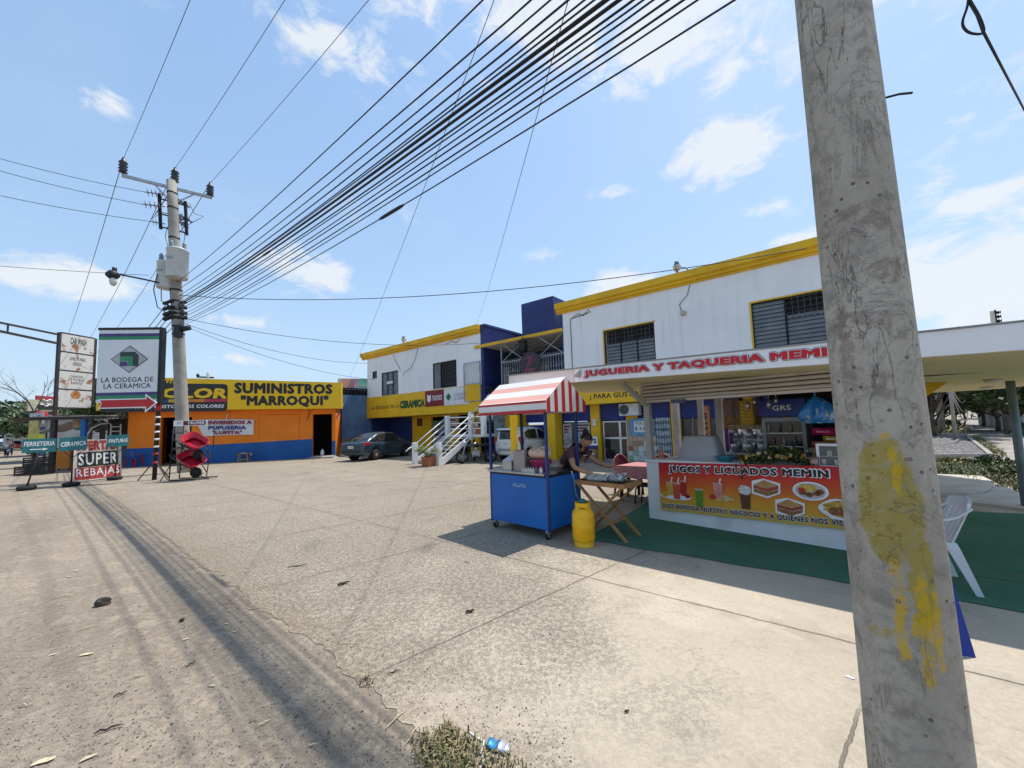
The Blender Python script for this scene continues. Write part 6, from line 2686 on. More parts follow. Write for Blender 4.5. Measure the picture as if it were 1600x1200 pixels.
# ------------------------------------------------------------------ food cart
cA, cB, cC = G(768, 824), G(856, 845), G(905, 828)
cd = (cB - cA).normalized()
CA_ = math.atan2(cd.y, cd.x)
CW = (cB - cA).length + .04
CD = .82
M_CARTB = mat('glossy blue paint', (.006, .125, .43), .38, var=.08, scale=2.0, dirt=.25, dcol=(.05, .12, .22), dscale=4)
M_CARTP = mat('dark blue frame paint', (.02, .045, .18), .4, var=.12)
M_STEEL = mat('brushed steel', (.45, .44, .43), .35, .7, var=.1, scale=5)
t = thing('food_cart', 'blue street food cart with red and white striped awning', 'cart', cA, CA_)
H0, H1 = .14, .94
b = MB()
b.box(0, 0, H0, CW, CD, H1 - .05, bevel=.008)
cab = b.build('cabinet', M_CARTB, t)
b = MB()
b.box(.02, .02, H1 - .05, CW - .02, CD - .02, H1 - .02)
b.build('recess', M_BLACK, t)
b = MB()
b.box(-.03, -.03, H1 - .02, CW - .05, .3, H1 + .012, bevel=.004)
b.build('worktop', M_STEEL, t)
b = MB()
b.box(0, .3, H1 - .02, CW, CD, H1 + .005)
b.build('griddle', mat('black griddle', (.02, .02, .02), .35, .3), t)
b = MB()
b.grid(lambda i, j: (.52 + .28 * i, -.002, .72 + .05 * j), 6, 2)
sc = NT('worn paint patch')
sc.color(sc.mix(sc.step(sc.noise(30, 5, .8), .48, .55), (.006, .10, .36), (.4, .48, .55)))
sc.set(.6)
b.build('worn_patch', sc.m, cab)
for (x, y) in ((.0, .0), (CW - .03, .0), (.0, CD - .03), (CW - .03, CD - .03)):
    b = MB()
    b.box(x - .003, y - .003, .12, x + .033, y + .033, 1.9)
    b.build('corner_post', M_CARTP, t)
b = MB()
b.tube([(.28, CD * .6, 1.0), (.28, CD * .6, 1.9)], .012, 6)
b.build('inner_post', M_BLACK, t)
for (x, y) in ((.05, .06), (CW - .07, .05), (.05, CD - .06), (CW - .07, CD - .06)):
    b = MB()
    b.box(x - .022, y - .03, .07, x + .022, y + .03, .15)
    b.build('caster_fork', M_GREYIRON, t)
    b = MB()
    b.lathe([(.02, -.018), (.05, -.018), (.052, 0), (.05, .018), (.02, .018)], 16, (x, y, .052), axis='x')
    c = b.build('caster', M_TYRE, t)
    b = MB()
    b.lathe([(.02, -.025), (.02, .025)], 10, (x, y, .052), axis='x')
    b.build('hub', M_GREYIRON, c)
# awning: ridge along the cart, striped
X0, X1, Ya, Yb = -.13, CW + .1, -.1, CD + .1
ZL, ZE, ZR = 1.86, 2.02, 2.4
ym = (Ya + Yb) / 2


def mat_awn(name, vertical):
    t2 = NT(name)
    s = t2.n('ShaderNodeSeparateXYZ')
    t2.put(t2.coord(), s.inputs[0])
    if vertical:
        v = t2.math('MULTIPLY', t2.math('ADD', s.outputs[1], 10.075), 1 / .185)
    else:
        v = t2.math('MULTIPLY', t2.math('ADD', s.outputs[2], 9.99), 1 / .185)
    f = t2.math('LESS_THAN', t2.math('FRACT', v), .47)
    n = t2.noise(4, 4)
    c = t2.mix(f, t2.mix(n, (.72, .68, .62), (.80, .77, .72)), t2.mix(n, (.50, .022, .028), (.58, .035, .035)) if vertical else t2.mix(n, (.72, .33, .26), (.78, .42, .34)))  # roof stripes paler than the gable: sun washout put into the colour
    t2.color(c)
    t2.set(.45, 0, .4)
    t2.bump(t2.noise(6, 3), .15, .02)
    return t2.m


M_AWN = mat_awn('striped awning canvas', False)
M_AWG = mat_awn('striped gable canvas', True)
M_AWW = mat('white awning canvas', (.70, .69, .67), .5, var=.04)
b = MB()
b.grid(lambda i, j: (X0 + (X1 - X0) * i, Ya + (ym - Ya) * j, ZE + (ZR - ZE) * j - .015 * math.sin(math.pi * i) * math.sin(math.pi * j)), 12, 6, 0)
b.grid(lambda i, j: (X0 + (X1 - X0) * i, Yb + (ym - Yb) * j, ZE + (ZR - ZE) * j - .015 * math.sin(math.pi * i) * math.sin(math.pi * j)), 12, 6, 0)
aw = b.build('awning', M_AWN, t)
for y, o in ((Ya, -.003), (Yb, .003)):
    b = MB()
    b.quad((X0, y, ZL + .0), (X1, y, ZL + .0), (X1, y, ZE), (X0, y, ZE))
    b.build('valance', M_AWW, aw)
    for (z0, z1) in ((ZL - .01, ZL + .035), (ZE - .03, ZE + .004)):
        b = MB()
        b.box(X0 - .004, y + o - .002, z0, X1 + .004, y + o + .002, z1)
        b.build('red_trim', M_RED, aw)
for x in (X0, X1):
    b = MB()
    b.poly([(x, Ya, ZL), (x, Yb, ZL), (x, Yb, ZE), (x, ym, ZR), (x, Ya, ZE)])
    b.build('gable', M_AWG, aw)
b = MB()
b.box(X0 + .02, Ya + .02, ZL + .02, X1 - .02, Ya + .045, ZL + .045)
b.box(X0 + .02, Yb - .045, ZL + .02, X1 - .02, Yb - .02, ZL + .045)
b.box(X0 + .02, Ya + .045, ZL + .02, X0 + .045, Yb - .045, ZL + .045)
b.box(X1 - .045, Ya + .045, ZL + .02, X1 - .02, Yb - .045, ZL + .045)
b.build('awning_frame', M_CARTP, t)


def cpt(x, y, z):
    c, s = math.cos(CA_), math.sin(CA_)
    return cA + Vector((c * x - s * y, s * x + c * y, z))


def cth(name, label, cat, x, y, z, rz=0.0, g=None):
    return thing(name, label, cat, cpt(x, y, z), CA_ + rz, g)


o = cth('steel_bin', 'low square steel tin on the left of the cart worktop', 'tin', .36, .12, H1 + .012)
b = MB()
b.box(-.1, -.08, 0, .1, .08, .15, bevel=.004)
b.build('tin', M_STEEL, o)
b = MB()
b.prism([(-.1, -.085, .15), (.1, -.085, .15), (.09, .09, .24), (-.06, .09, .24)], (0, .012, .004))
b.build('lid', M_STEEL, o)
o = cth('food_warmer', 'tall grey steel box standing upright on the cart worktop', 'box', .60, .1, H1 + .012)
b = MB()
b.box(-.125, -.03, 0, .125, .03, .33, bevel=.003)
b.build('panel', mat('grey steel sheet', (.33, .29, .28), .4, .4, var=.06), o)
b = MB()
b.box(-.1, .03, 0, .1, .2, .2)
b.build('back_box', M_STEEL, o)
b = MB()
b.box(-.04, -.036, .30, .04, -.031, .335)
b.build('handle', mat('brown handle', (.3, .16, .07), .6), o)
o = cth('bread_bag', 'clear plastic bag of bread rolls on a pink tub on the cart', 'bag', .90, .22, H1 + .2)
b = MB()
b.grid(lambda i, j: (.2 * math.cos(2 * math.pi * i) * math.sin(math.pi * j) * (1 + .12 * math.sin(i * 40)), .13 * math.sin(2 * math.pi * i) * math.sin(math.pi * j), .0 + .09 * (1 - math.cos(math.pi * j)) * (1 + .1 * math.sin(i * 31 + j * 9))), 36, 12)
b.build('bag', mat('bread in clear plastic', (.62, .42, .28), .3, var=.2, scale=14), o)
b = MB()
b.tube([(.08, 0, .15), (.13, -.02, .19), (.2, .0, .17)], [.03, .015, .04], 8)
b.build('knot', mat('clear plastic', (.6, .55, .5), .2), o)
o = cth('pink_tub', 'dark pink plastic tub behind the tray on the cart', 'tub', .92, .22, H1 + .008)
b = MB()
b.lathe([(.12, 0), (.16, .16), (.175, .17), (.175, .19), (.15, .18)], 24)
b.build('tub', mat('pink plastic', (.32, .03, .10), .4), o)
b = MB()
b.tube([(.16, -.05, .16), (.21, 0, .13), (.16, .06, .16)], .012, 6)
b.build('handle', mat('pink plastic', (.32, .03, .10)), o)
o = cth('steel_tray', 'shallow steel tray on the cart in front of the pink tub', 'tray', .86, .06, H1 + .012)
b = MB()
b.box(-.13, -.05, 0, .11, .06, .006)
for (x0, y0, x1, y1) in ((-.13, -.06, .11, -.05), (-.13, .06, .11, .07), (-.14, -.06, -.13, .07), (.11, -.06, .12, .07)):
    b.box(x0, y0, 0, x1, y1, .06)
b.build('tray', M_STEEL, o)
b = MB()
for k in range(5):
    b.lathe([(.008, .0), (.008, .07)], 6, (-.1 + .05 * k, 0, .01))
b.build('cutlery', M_ALU, o)
o = cth('salt_shaker', 'little white salt shaker on the cart beside the corner post', 'shaker', 1.06, .06, H1 + .012)
b = MB()
b.lathe([(.025, 0), (.028, .05), (.02, .065)], 12)
b.build('jar', M_WHITEP, o)
b = MB()
b.lathe([(.021, .065), (.019, .085), (.008, .092)], 12)
b.build('cap', M_ALU, o)

# gas cylinder ------------------------------------------------
gp = G(913, 852)
M_GAS = mat('chipped yellow enamel', (.84, .44, .004), .38, var=.1, scale=4, dirt=.55, dcol=(.30, .16, .02), dscale=9)
t = thing('gas_cylinder', 'yellow gas cylinder standing beside the blue cart', 'gas cylinder', gp, .2)
b = MB()
r = .153
b.lathe([(.12, .05), (r * .9, .07), (r, .11), (r, .26), (r * 1.012, .265), (r * 1.012, .275), (r, .28), (r, .40), (r * .93, .455), (r * .75, .495), (.05, .52)], 36)
b.build('body', M_GAS, t)
b = MB()
b.lathe([(.135, .0), (.135, .065), (.125, .065), (.125, 0)], 30, cap=False)
b.build('foot_ring', M_GAS, t)
b = MB()
n = 40
for k in range(n):
    a0, a1 = 2 * math.pi * k / n, 2 * math.pi * (k + 1) / n
    am = math.degrees((a0 + a1) / 2 + .2) % 360
    hole = any(abs((am - c + 180) % 360 - 180) < 24 for c in (255, 15, 135))
    for (z0, z1, draw) in ((.455, .53, not hole), (.53, .585, True)):
        if not draw:
            continue
        ra, rb = .098, .106
        P = [(ra * math.cos(a0), ra * math.sin(a0)), (ra * math.cos(a1), ra * math.sin(a1)), (rb * math.cos(a1), rb * math.sin(a1)), (rb * math.cos(a0), rb * math.sin(a0))]
        b.prism([(p[0], p[1], z0) for p in P], (0, 0, z1 - z0))
b.build('collar', M_GAS, t)
b = MB()
b.lathe([(.03, .5), (.03, .55), (.05, .56), (.055, .6), (.03, .63)], 14)
b.build('valve', mat('green valve', (.03, .12, .12), .4), t)
b = MB()
b.tube([(-.02, .02, .58), (-.06, .08, .68), (-.08, .1, .9), (-.1, .12, 1.0)], .012, 6)
b.build('hose', mat('blue hose', (.05, .1, .2), .5), t)

# folding wooden table ---------------------------------------
tp = [G(965, 846), G(991, 833)]
T0 = Vector((1.40, 5.93, 0))
TA = CA_ + R(-2)
t = thing('folding_table', 'folding wooden table with crossed legs and a tray top', 'table', T0, TA)
TW, TD, TH = .86, .50, .80
b = MB()
b.box(-TW / 2, -TD / 2, TH - .06, TW / 2, -TD / 2 + .03, TH)
b.box(-TW / 2, TD / 2 - .03, TH - .06, TW / 2, TD / 2, TH)
b.box(-TW / 2, -TD / 2 + .03, TH - .06, -TW / 2 + .03, TD / 2 - .03, TH)
b.box(TW / 2 - .03, -TD / 2 + .03, TH - .06, TW / 2, TD / 2 - .03, TH)
M_WOODO = mat('varnished orange timber', (.40, .20, .075), .5, var=.2, scale=7, dirt=.2)
b.build('frame', M_WOODO, t)
b = MB()
b.box(-TW / 2 + .03, -TD / 2 + .03, TH - .05, TW / 2 - .03, TD / 2 - .03, TH - .03)
b.build('tray', mat('dark tray', (.06, .045, .035), .5), t)
for y in (-TD / 2 + .05, TD / 2 - .05):
    for s in (-1, 1):
        b = MB()
        b.bar((s * .36, y + .03 * s, TH - .06), (-s * .42, y + .03 * s, .0), .042, .03)
        b.build('leg', M_WOODO, t)
for s in (-1, 1):
    b = MB()
    b.bar((s * .2, -TD / 2 + .06, .22 + .02), (s * .2, TD / 2 - .06, .22 + .02), .03)
    b.build('stretcher', M_WOODO, t)
b = MB()
b.tube([(0, -TD / 2 + .02, .385), (0, -TD / 2 - .0, .385)], .014, 8)
b.build('bolt', M_STEEL, t)


def tpt(x, y, z):
    c, s = math.cos(TA), math.sin(TA)
    return T0 + Vector((c * x - s * y, s * x + c * y, z))


def crumple(name, label, x, y, z, rx, ry, rz_, m, seed):
    rr = random.Random(seed)
    o = thing(name, label, 'bag', tpt(x, y, z), TA)
    b = MB()
    ph = [rr.uniform(0, 6) for _ in range(4)]
    b.grid(lambda i, j: (rx * math.sin(math.pi * j) * math.cos(2 * math.pi * i) * (1 + .2 * math.sin(i * 37 + ph[0]) * math.sin(j * 11)),
                         ry * math.sin(math.pi * j) * math.sin(2 * math.pi * i) * (1 + .2 * math.sin(i * 25 + ph[1])),
                         rz_ * (1 - math.cos(math.pi * j)) * .5 * (1 + .25 * math.sin(i * 44 + j * 9 + ph[2]))), 48, 16)
    b.build('bag', m, o)
    b = MB()
    b.tube([(rx * .6, 0, rz_ * .7), (rx * .95, -.01, rz_ * 1.3), (rx * 1.25, .0, rz_ * 1.1)], [.03, .012, .035], 7)
    b.build('bag_neck', m, o)


M_CLEARP = mat('crumpled clear plastic', (.46, .44, .41), .22, var=.3, scale=18, spec=.7)
crumple('plastic_bag', 'crumpled clear plastic bag under the woman\'s hand on the folding table', -.16, -.04, TH - .03, .2, .12, .1, M_CLEARP, 3)
crumple('plastic_bag', 'second crumpled clear bag at the far edge of the folding table', .12, .08, TH - .03, .14, .1, .11, M_CLEARP, 5)

# ------------------------------------------------------------------ the cook
def skin_mesh(name, nodes, edges, m, parent, sub=2, root=0, shape=None):
    me = bpy.data.meshes.new(name)
    me.from_pydata([n[:3] for n in nodes], edges, [])
    o = bpy.data.objects.new(name, me)
    COL.objects.link(o)
    mod = o.modifiers.new('skin', 'SKIN')
    mod.use_smooth_shade = True
    sv = me.skin_vertices[0].data
    for i, n in enumerate(nodes):
        r_ = n[3]
        sv[i].radius = (r_, n[4]) if len(n) > 4 else (r_, r_)
        sv[i].use_root = (i == root)
    s = o.modifiers.new('sub', 'SUBSURF')
    s.levels = s.render_levels = sub
    bpy.context.view_layer.update()
    dg = bpy.context.evaluated_depsgraph_get()
    me2 = bpy.data.meshes.new_from_object(o.evaluated_get(dg))
    me2.name = name
    bpy.data.objects.remove(o)
    bpy.data.meshes.remove(me)
    for p in me2.polygons:
        p.use_smooth = True
    me2.materials.clear()
    me2.materials.append(m)
    o2 = bpy.data.objects.new(name, me2)
    COL.objects.link(o2)
    if parent:
        o2.parent = parent
    return o2


M_SKIN = mat('brown skin', (.44, .24, .15), .5, var=.08, scale=8)
M_HAIR = mat('black hair', (.012, .009, .008), .4, var=.3, scale=30)
M_SHIRT = mat('dark plum t shirt', (.10, .04, .058), .85, var=.12, scale=6, bump=.2, bscale=18)
M_APRON = mat('black apron', (.016, .014, .018), .85, var=.2, scale=8)
M_PANTS = mat('dark trousers', (.018, .02, .028), .85, var=.2)
W0 = Vector((.90, 6.60, 0))
WA = R(42)
# local frame: faces -Y, turned by WA so that she looks at the table on the right
wm = thing('person', 'woman in plum shirt and black apron leaning over the folding table', 'person', W0, WA)
# skeleton heights for a 1.62 m woman bending forward at the hips
HIP = (0, .10, .86)
CH = (.02, -.15, 1.15)
NK = (.03, -.29, 1.285)
sk = []
ed = []


def nd(x, y, z, r, r2=None):
    sk.append((x, y, z, r) if r2 is None else (x, y, z, r, r2))
    return len(sk) - 1


pel = nd(HIP[0], HIP[1], HIP[2], .15, .125)
wst = nd(.01, .02, 1.02, .135, .115)
chs = nd(CH[0], CH[1], CH[2], .15, .125)
uch = nd(.025, -.235, 1.235, .10, .09)
nk = nd(NK[0], NK[1], NK[2], .052)
hd0 = nd(.035, -.335, 1.335, .06)
ed += [(pel, wst), (wst, chs), (chs, uch), (uch, nk), (nk, hd0)]
for s in (-1, 1):
    hp = nd(s * .1, .1, .8, .095)
    kn = nd(s * .11, .07, .46, .062)
    an = nd(s * .11, .1, .09, .042)
    toe = nd(s * .12, -.08, .035, .034)
    ed += [(pel, hp), (hp, kn), (kn, an), (an, toe)]
# arms: shoulder > elbow > wrist > palm
arms = {}
for s, el, wr, pa in ((-1, (-.27, -.36, .98), (-.13, -.55, .89), (-.10, -.61, .87)), (1, (.30, -.38, 1.02), (.33, -.58, .955), (.34, -.65, .95))):
    sh = nd(s * .175, -.215, 1.225, .068)
    e_ = nd(*el, .045)
    mid = nd((el[0] + wr[0]) / 2, (el[1] + wr[1]) / 2, (el[2] + wr[2]) / 2, .042)
    w_ = nd(*wr, .028)
    p_ = nd(*pa, .036, .02)
    ed += [(uch, sh), (sh, e_), (e_, mid), (mid, w_), (w_, p_)]
    arms[s] = (Vector(wr), Vector(pa), Vector(el))
body = skin_mesh('body', sk, ed, M_SKIN, wm, 2, pel)
# fingers joined into the same body mesh
hb = bmesh.new()
hb.from_mesh(body.data)
for s in (-1, 1):
    wr, pa, el = arms[s]
    f = (pa - wr).normalized()
    side = f.cross(Vector((0, 0, 1))).normalized()
    dn = side.cross(f).normalized()
    if dn.z > 0:
        dn = -dn
    mbh = MB()
    for k, (off, ln) in enumerate(((-.024, .062), (-.008, .072), (.008, .068), (.023, .054))):
        b0 = pa + f * .012 + side * off
        mbh.tube([b0, b0 + f * ln * .5 + dn * .008, b0 + f * ln * .8 + dn * .025, b0 + f * ln * .95 + dn * .045], [.0095, .009, .008, .006], 8)
    b0 = pa - f * .03 + side * (.028 * -s)
    mbh.tube([b0, b0 + side * (-s * .022) + f * .022 + dn * .01, b0 + side * (-s * .026) + f * .05 + dn * .02], [.012, .0105, .008], 8)
    tm_ = bpy.data.meshes.new('tmp')
    mbh.bm.to_mesh(tm_)
    mbh.bm.free()
    hb.from_mesh(tm_)
    bpy.data.meshes.remove(tm_)
# head: modelled ellipsoid with nose, brow, chin; looks down to the table
HC = Vector((.045, -.385, 1.40))
Rm = Matrix.Rotation(R(14), 3, 'Z') @ Matrix.Rotation(R(34), 3, 'X')


def headpt(a, th):
    x = math.sin(th) * math.sin(a)
    y = -math.sin(th) * math.cos(a)
    z = math.cos(th)
    rx, ry, rz_ = .076, .094, .116
    X, Y, Z = x * rx, y * ry, z * rz_
    if Z < -.02:
        k = 1 - .34 * min(1, (-.02 - Z) / .09)
        X *= k
        if Y > 0:
            Y *= 1 - .35 * min(1, (-.02 - Z) / .09)
    fr = max(0, -y)
    ax = abs(x)
    if fr > .6:
        nose = math.exp(-(ax / .14) ** 2) * math.exp(-((Z + .012) / .022) ** 2)
        Y -= .020 * nose
        bridge = math.exp(-(ax / .12) ** 2) * math.exp(-((Z - .018) / .02) ** 2)
        Y -= .008 * bridge
        eye = math.exp(-((ax - .42) / .16) ** 2) * math.exp(-((Z - .018) / .012) ** 2)
        Y += .007 * eye
        lips = math.exp(-(ax / .26) ** 2) * math.exp(-((Z + .052) / .010) ** 2)
        Y -= .006 * lips
        chin = math.exp(-(ax / .3) ** 2) * math.exp(-((Z + .092) / .018) ** 2)
        Y -= .008 * chin
    return HC + Rm @ Vector((X, Y, Z))


mh = MB()
NU, NV = 40, 30
vs = [[mh.bm.verts.new(headpt(2 * math.pi * i / NU, max(.02, min(math.pi - .02, math.pi * j / NV)))) for j in range(NV + 1)] for i in range(NU)]
for i in range(NU):
    for j in range(NV):
        mh._face([vs[i][j], vs[(i + 1) % NU][j], vs[(i + 1) % NU][j + 1], vs[i][j + 1]], 0, True)
for s in (-1, 1):
    c = HC + Rm @ Vector((s * .078, .01, .0))
    mh.blob(tuple(c), (.012, .02, .03), 10, 6)
tm_ = bpy.data.meshes.new('tmp')
mh.bm.to_mesh(tm_)
mh.bm.free()
hb.from_mesh(tm_)
bpy.data.meshes.remove(tm_)
bmesh.ops.recalc_face_normals(hb, faces=hb.faces[:])
hb.to_mesh(body.data)
hb.free()
for p in body.data.polygons:
    p.use_smooth = True
# eyes, brows, lips
for s in (-1, 1):
    b = MB()
    c = HC + Rm @ Vector((s * .03, -.078, .019))
    b.blob(tuple(c), (.011, .008, .006), 10, 6)
    b.build('eye', mat('dark eye', (.03, .02, .018), .2), wm)
    b = MB()
    b.tube([HC + Rm @ Vector((s * x, -.088 + .35 * (x - .03) ** 2 * 10 + .004 * abs(x - .03) / .02, .038 - .1 * abs(x - .03) - (.006 if x > .04 else 0))) for x in (.014, .025, .036, .048)], .004, 5)
    b.build('eyebrow', M_HAIR, wm)
b = MB()
b.blob(tuple(HC + Rm @ Vector((0, -.089, -.052))), (.02, .008, .008), 12, 6)
b.build('lips', mat('lip', (.26, .09, .07), .4), wm)
# hair: cap pulled back into a bun
b = MB()


def hairpt(i, j):
    a = 2 * math.pi * i
    th0 = 1.02 + .62 * (1 - math.cos(a)) / 2 * 1.0 + .25 * abs(math.sin(a))
    th = .02 + (th0 - .02) * j
    x, y, z = math.sin(th) * math.sin(a), -math.sin(th) * math.cos(a), math.cos(th)
    k = 1.07 + .012 * math.sin(a * 16) * j
    return HC + Rm @ Vector((x * .078 * k, y * .097 * k + .004, z * .118 * k))


b.grid(hairpt, 64, 14)
bc = HC + Rm @ Vector((0, .075, .105))
b.blob(tuple(bc), (.055, .055, .05), 16, 10, .05, 0, 4)
b.build('hair', M_HAIR, wm)
# shirt: fitted over the torso and upper arms
ss = []
se = []


def sn(*a):
    ss.append(a)
    return len(ss) - 1


a0 = sn(.0, .06, .93, .155, .13)
a1 = sn(.01, .01, 1.04, .15, .13)
a2 = sn(CH[0], CH[1], CH[2], .166, .142)
a3 = sn(.025, -.233, 1.235, .112, .1)
a4 = sn(.028, -.27, 1.27, .066)
se += [(a0, a1), (a1, a2), (a2, a3), (a3, a4)]
for s in (-1, 1):
    wr, pa, el = arms[s]
    sh = Vector((s * .175, -.215, 1.225))
    p1 = sh.lerp(el, .3)
    p2 = sh.lerp(el, .62)
    i0 = sn(sh.x, sh.y, sh.z, .08)
    i1 = sn(p1.x, p1.y, p1.z, .072)
    i2 = sn(p2.x, p2.y, p2.z, .066)
    se += [(a3, i0), (i0, i1), (i1, i2)]
skin_mesh('shirt', ss, se, M_SHIRT, wm, 2, 2)
ps = []
pe = []


def pn(*a):
    ps.append(a)
    return len(ps) - 1


q0 = pn(0, .1, .88, .165, .14)
q1 = pn(0, .075, .95, .15, .13)
pe.append((q0, q1))
for s in (-1, 1):
    h_ = pn(s * .1, .1, .78, .11)
    k_n = pn(s * .11, .07, .46, .08)
    a_n = pn(s * .11, .1, .1, .062)
    pe += [(q0, h_), (h_, k_n), (k_n, a_n)]
skin_mesh('trousers', ps, pe, M_PANTS, wm, 2, 0)
# apron: bib and skirt in front, neck straps
b = MB()


def apr(i, j):
    x = (i - .5) * 2
    if j < .5:
        z = .5 + (.95 - .5) * j * 2
        hw = .19
        yc = -.105 + .04 * (1 - j * 2)
    else:
        f = (j - .5) * 2
        z = .95 + .26 * f
        hw = .19 - .1 * f
        yc = -.105 - .26 * f
    return (.02 + x * hw, yc + .07 * x * x, z)


b.grid(apr, 14, 18)
ap = b.build('apron', M_APRON, wm)
for s in (-1, 1):
    b = MB()
    b.tube([(.02 + s * .09, -.355, 1.20), (.03 + s * .085, -.35, 1.28), (.03 + s * .06, -.24, 1.335), (.03, -.19, 1.335)], .012, 6, flat=.5)
    b.build('strap', M_APRON, ap)
b = MB()
b.box(-.02, -.372, 1.14, .07, -.36, 1.155)
b.build('stitched_mark', mat('pale stitching', (.5, .5, .52), .7), ap)
for s in (-1, 1):
    b = MB()
    b.blob((s * .12, -.0, .04), (.052, .125, .05), 14, 8)
    b.build('shoe', M_BLACK, wm)

# ------------------------------------------------------------------ red chairs and checked table by the kiosk
M_REDCH = mat('dark red plastic', (.16, .014, .022), .4, var=.15)
tb = Vector((2.78, 8.3, 0))
t = thing('dining_table', 'plastic table under the red checked cloth left of the kiosk', 'table', tb, K_A)
b = MB()
b.box(-.42, -.42, .70, .42, .42, .73, bevel=.01)
b.build('tabletop', M_REDCH, t)
for sx in (-1, 1):
    for sy2 in (-1, 1):
        b = MB()
        b.tube([(sx * .33, sy2 * .33, .7), (sx * .37, sy2 * .37, 0)], [.045, .035], 8)
        b.build('leg', mat('dark brown plastic', (.04, .012, .014), .5), t)
chk = NT('red checked cloth')
ck = chk.n('ShaderNodeTexChecker')
ck.inputs['Scale'].default_value = 28
chk.put(chk.coord(), ck.inputs['Vector'])
ck.inputs['Color1'].default_value = (.38, .02, .03, 1)
ck.inputs['Color2'].default_value = (.52, .36, .35, 1)
chk.color(ck.outputs[0])
chk.set(.7)
b = MB()


def clothf(i, j):
    x, y = (i - .5) * 2, (j - .5) * 2
    m = max(abs(x), abs(y))
    if m <= .70:
        return (x * .62, y * .62, .738)
    f = (m - .70) / .30
    k = .70 / m
    return (x * k * .62 + x * .02 * f, y * k * .62 + y * .02 * f + .012 * math.sin(x * 14) * f, .738 - .24 * f + .01 * math.sin((x + y) * 9) * f)


b.grid(clothf, 40, 40)
tag(b.build('tablecloth', chk.m, None, loc=tb, rotz=K_A), 'red and white checked cloth draped over the table left of the kiosk', 'tablecloth')
def shell_chair(label, loc, rz):
    t = thing('plastic_chair', label, 'chair', loc, rz, 'dark red chairs round the checked table')
    b = MB()
    b.grid(lambda i, j: (-.21 + .42 * i, -.22 + .42 * j, .43 + .02 * (2 * i - 1) ** 2), 8, 8)
    b.build('seat', M_REDCH, t)
    b = MB()

    def f(i, j, o):
        a = (i - .5) * 2
        w = .23 * math.sqrt(max(.02, 1 - max(0, (j - .35) / .65) ** 2.2))
        return (a * w, .2 + .12 * j - .05 * a * a + o, .44 + .46 * j)
    b.grid(lambda i, j: f(i, j, 0), 14, 12)
    b.grid(lambda i, j: f(i, j, .018), 14, 12)
    b.build('backrest', M_REDCH, t)
    b = MB()
    b.tube([f(0, k / 10, .01) for k in range(11)] + [f(1, k / 10, .01) for k in range(10, -1, -1)], .012, 6)
    b.build('rim', mat('pale pink edge', (.45, .2, .2), .5), t)
    for sx in (-1, 1):
        for sy2 in (-1, 1):
            b = MB()
            b.tube([(sx * .19, sy2 * .18, .43), (sx * .22, sy2 * .23 + .02, 0)], [.03, .022], 8)
            b.build('leg', mat('dark brown plastic', (.04, .012, .014)), t)
    return t


shell_chair('dark red plastic chair left of the checked table', Vector((2.62, 8.95, 0)), R(25))
shell_chair('dark red plastic chair behind the checked table, half hidden by the kiosk post', Vector((3.3, 8.75, 0)), R(-30))
# folding bench legs under the table
t = thing('steel_stool', 'low bent steel tube stool in front of the checked table', 'stool', Vector((2.55, 7.75, 0)), K_A)
b = MB()
b.tube([(-.2, 0, .0), (-.17, 0, .3), (-.12, 0, .38), (.3, 0, .38), (.36, 0, .3), (.38, 0, 0)], .016, 6)
b.tube([(-.2, .26, .0), (-.17, .26, .3), (-.12, .26, .38), (.3, .26, .38), (.36, .26, .3), (.38, .26, 0)], .016, 6)
b.build('frame', M_IRON, t)
b = MB()
b.box(-.14, -.03, .385, .32, .29, .41, bevel=.008)
b.build('seat', M_BLACK, t)

# shop front goods ------------------------------------------
sp = G(941, 722)
t = thing('price_stand', 'low trestle with a white 8.75 price board before the shop', 'price stand', MP(-.45, .55), M_A)
b = MB()
b.box(-.42, -.14, .48, .42, .14, .52)
b.build('shelf', M_WOOD, t)
for sx in (-.38, .38):
    b = MB()
    b.box(sx - .03, -.12, 0, sx + .03, .12, .48)
    b.build('leg', M_WOOD, t)
b = MB()
b.box(-.12, -.02, .68, .46, 0, 1.05)
p = b.build('board', M_LETWHT, t)
text('8.75', -.08, .42, .76, .98, -.022, M_LETBLK, p, bold=.05)
b = MB()
b.box(-.12, -.015, .52, .46, .0, .679)
b.build('board_foot', M_NAVY, t)
for (u, c, lb) in ((-.5, (.42, .2, .12), 'peach paint bucket on the ground under the price board'), (-.12, (.3, .24, .4), 'lilac paint bucket on the ground under the price board')):
    t = thing('paint_bucket', lb, 'bucket', MP(u, .95), M_A, 'paint buckets')
    b = MB()
    b.lathe([(.13, 0), (.15, .33), (.155, .34)], 20)
    b.build('bucket', mat('bucket %g' % u, c, .5, var=.1), t)
    b = MB()
    b.lathe([(.157, .33), (.16, .36), (.12, .372), (.01, .375)], 20)
    b.build('lid', M_LETWHT, t)

# ------------------------------------------------------------------ white and blue chairs at the right
def white_chair(loc, rz, label, m):
    return plastic_armchair('plastic_chair', label, loc, rz, m)


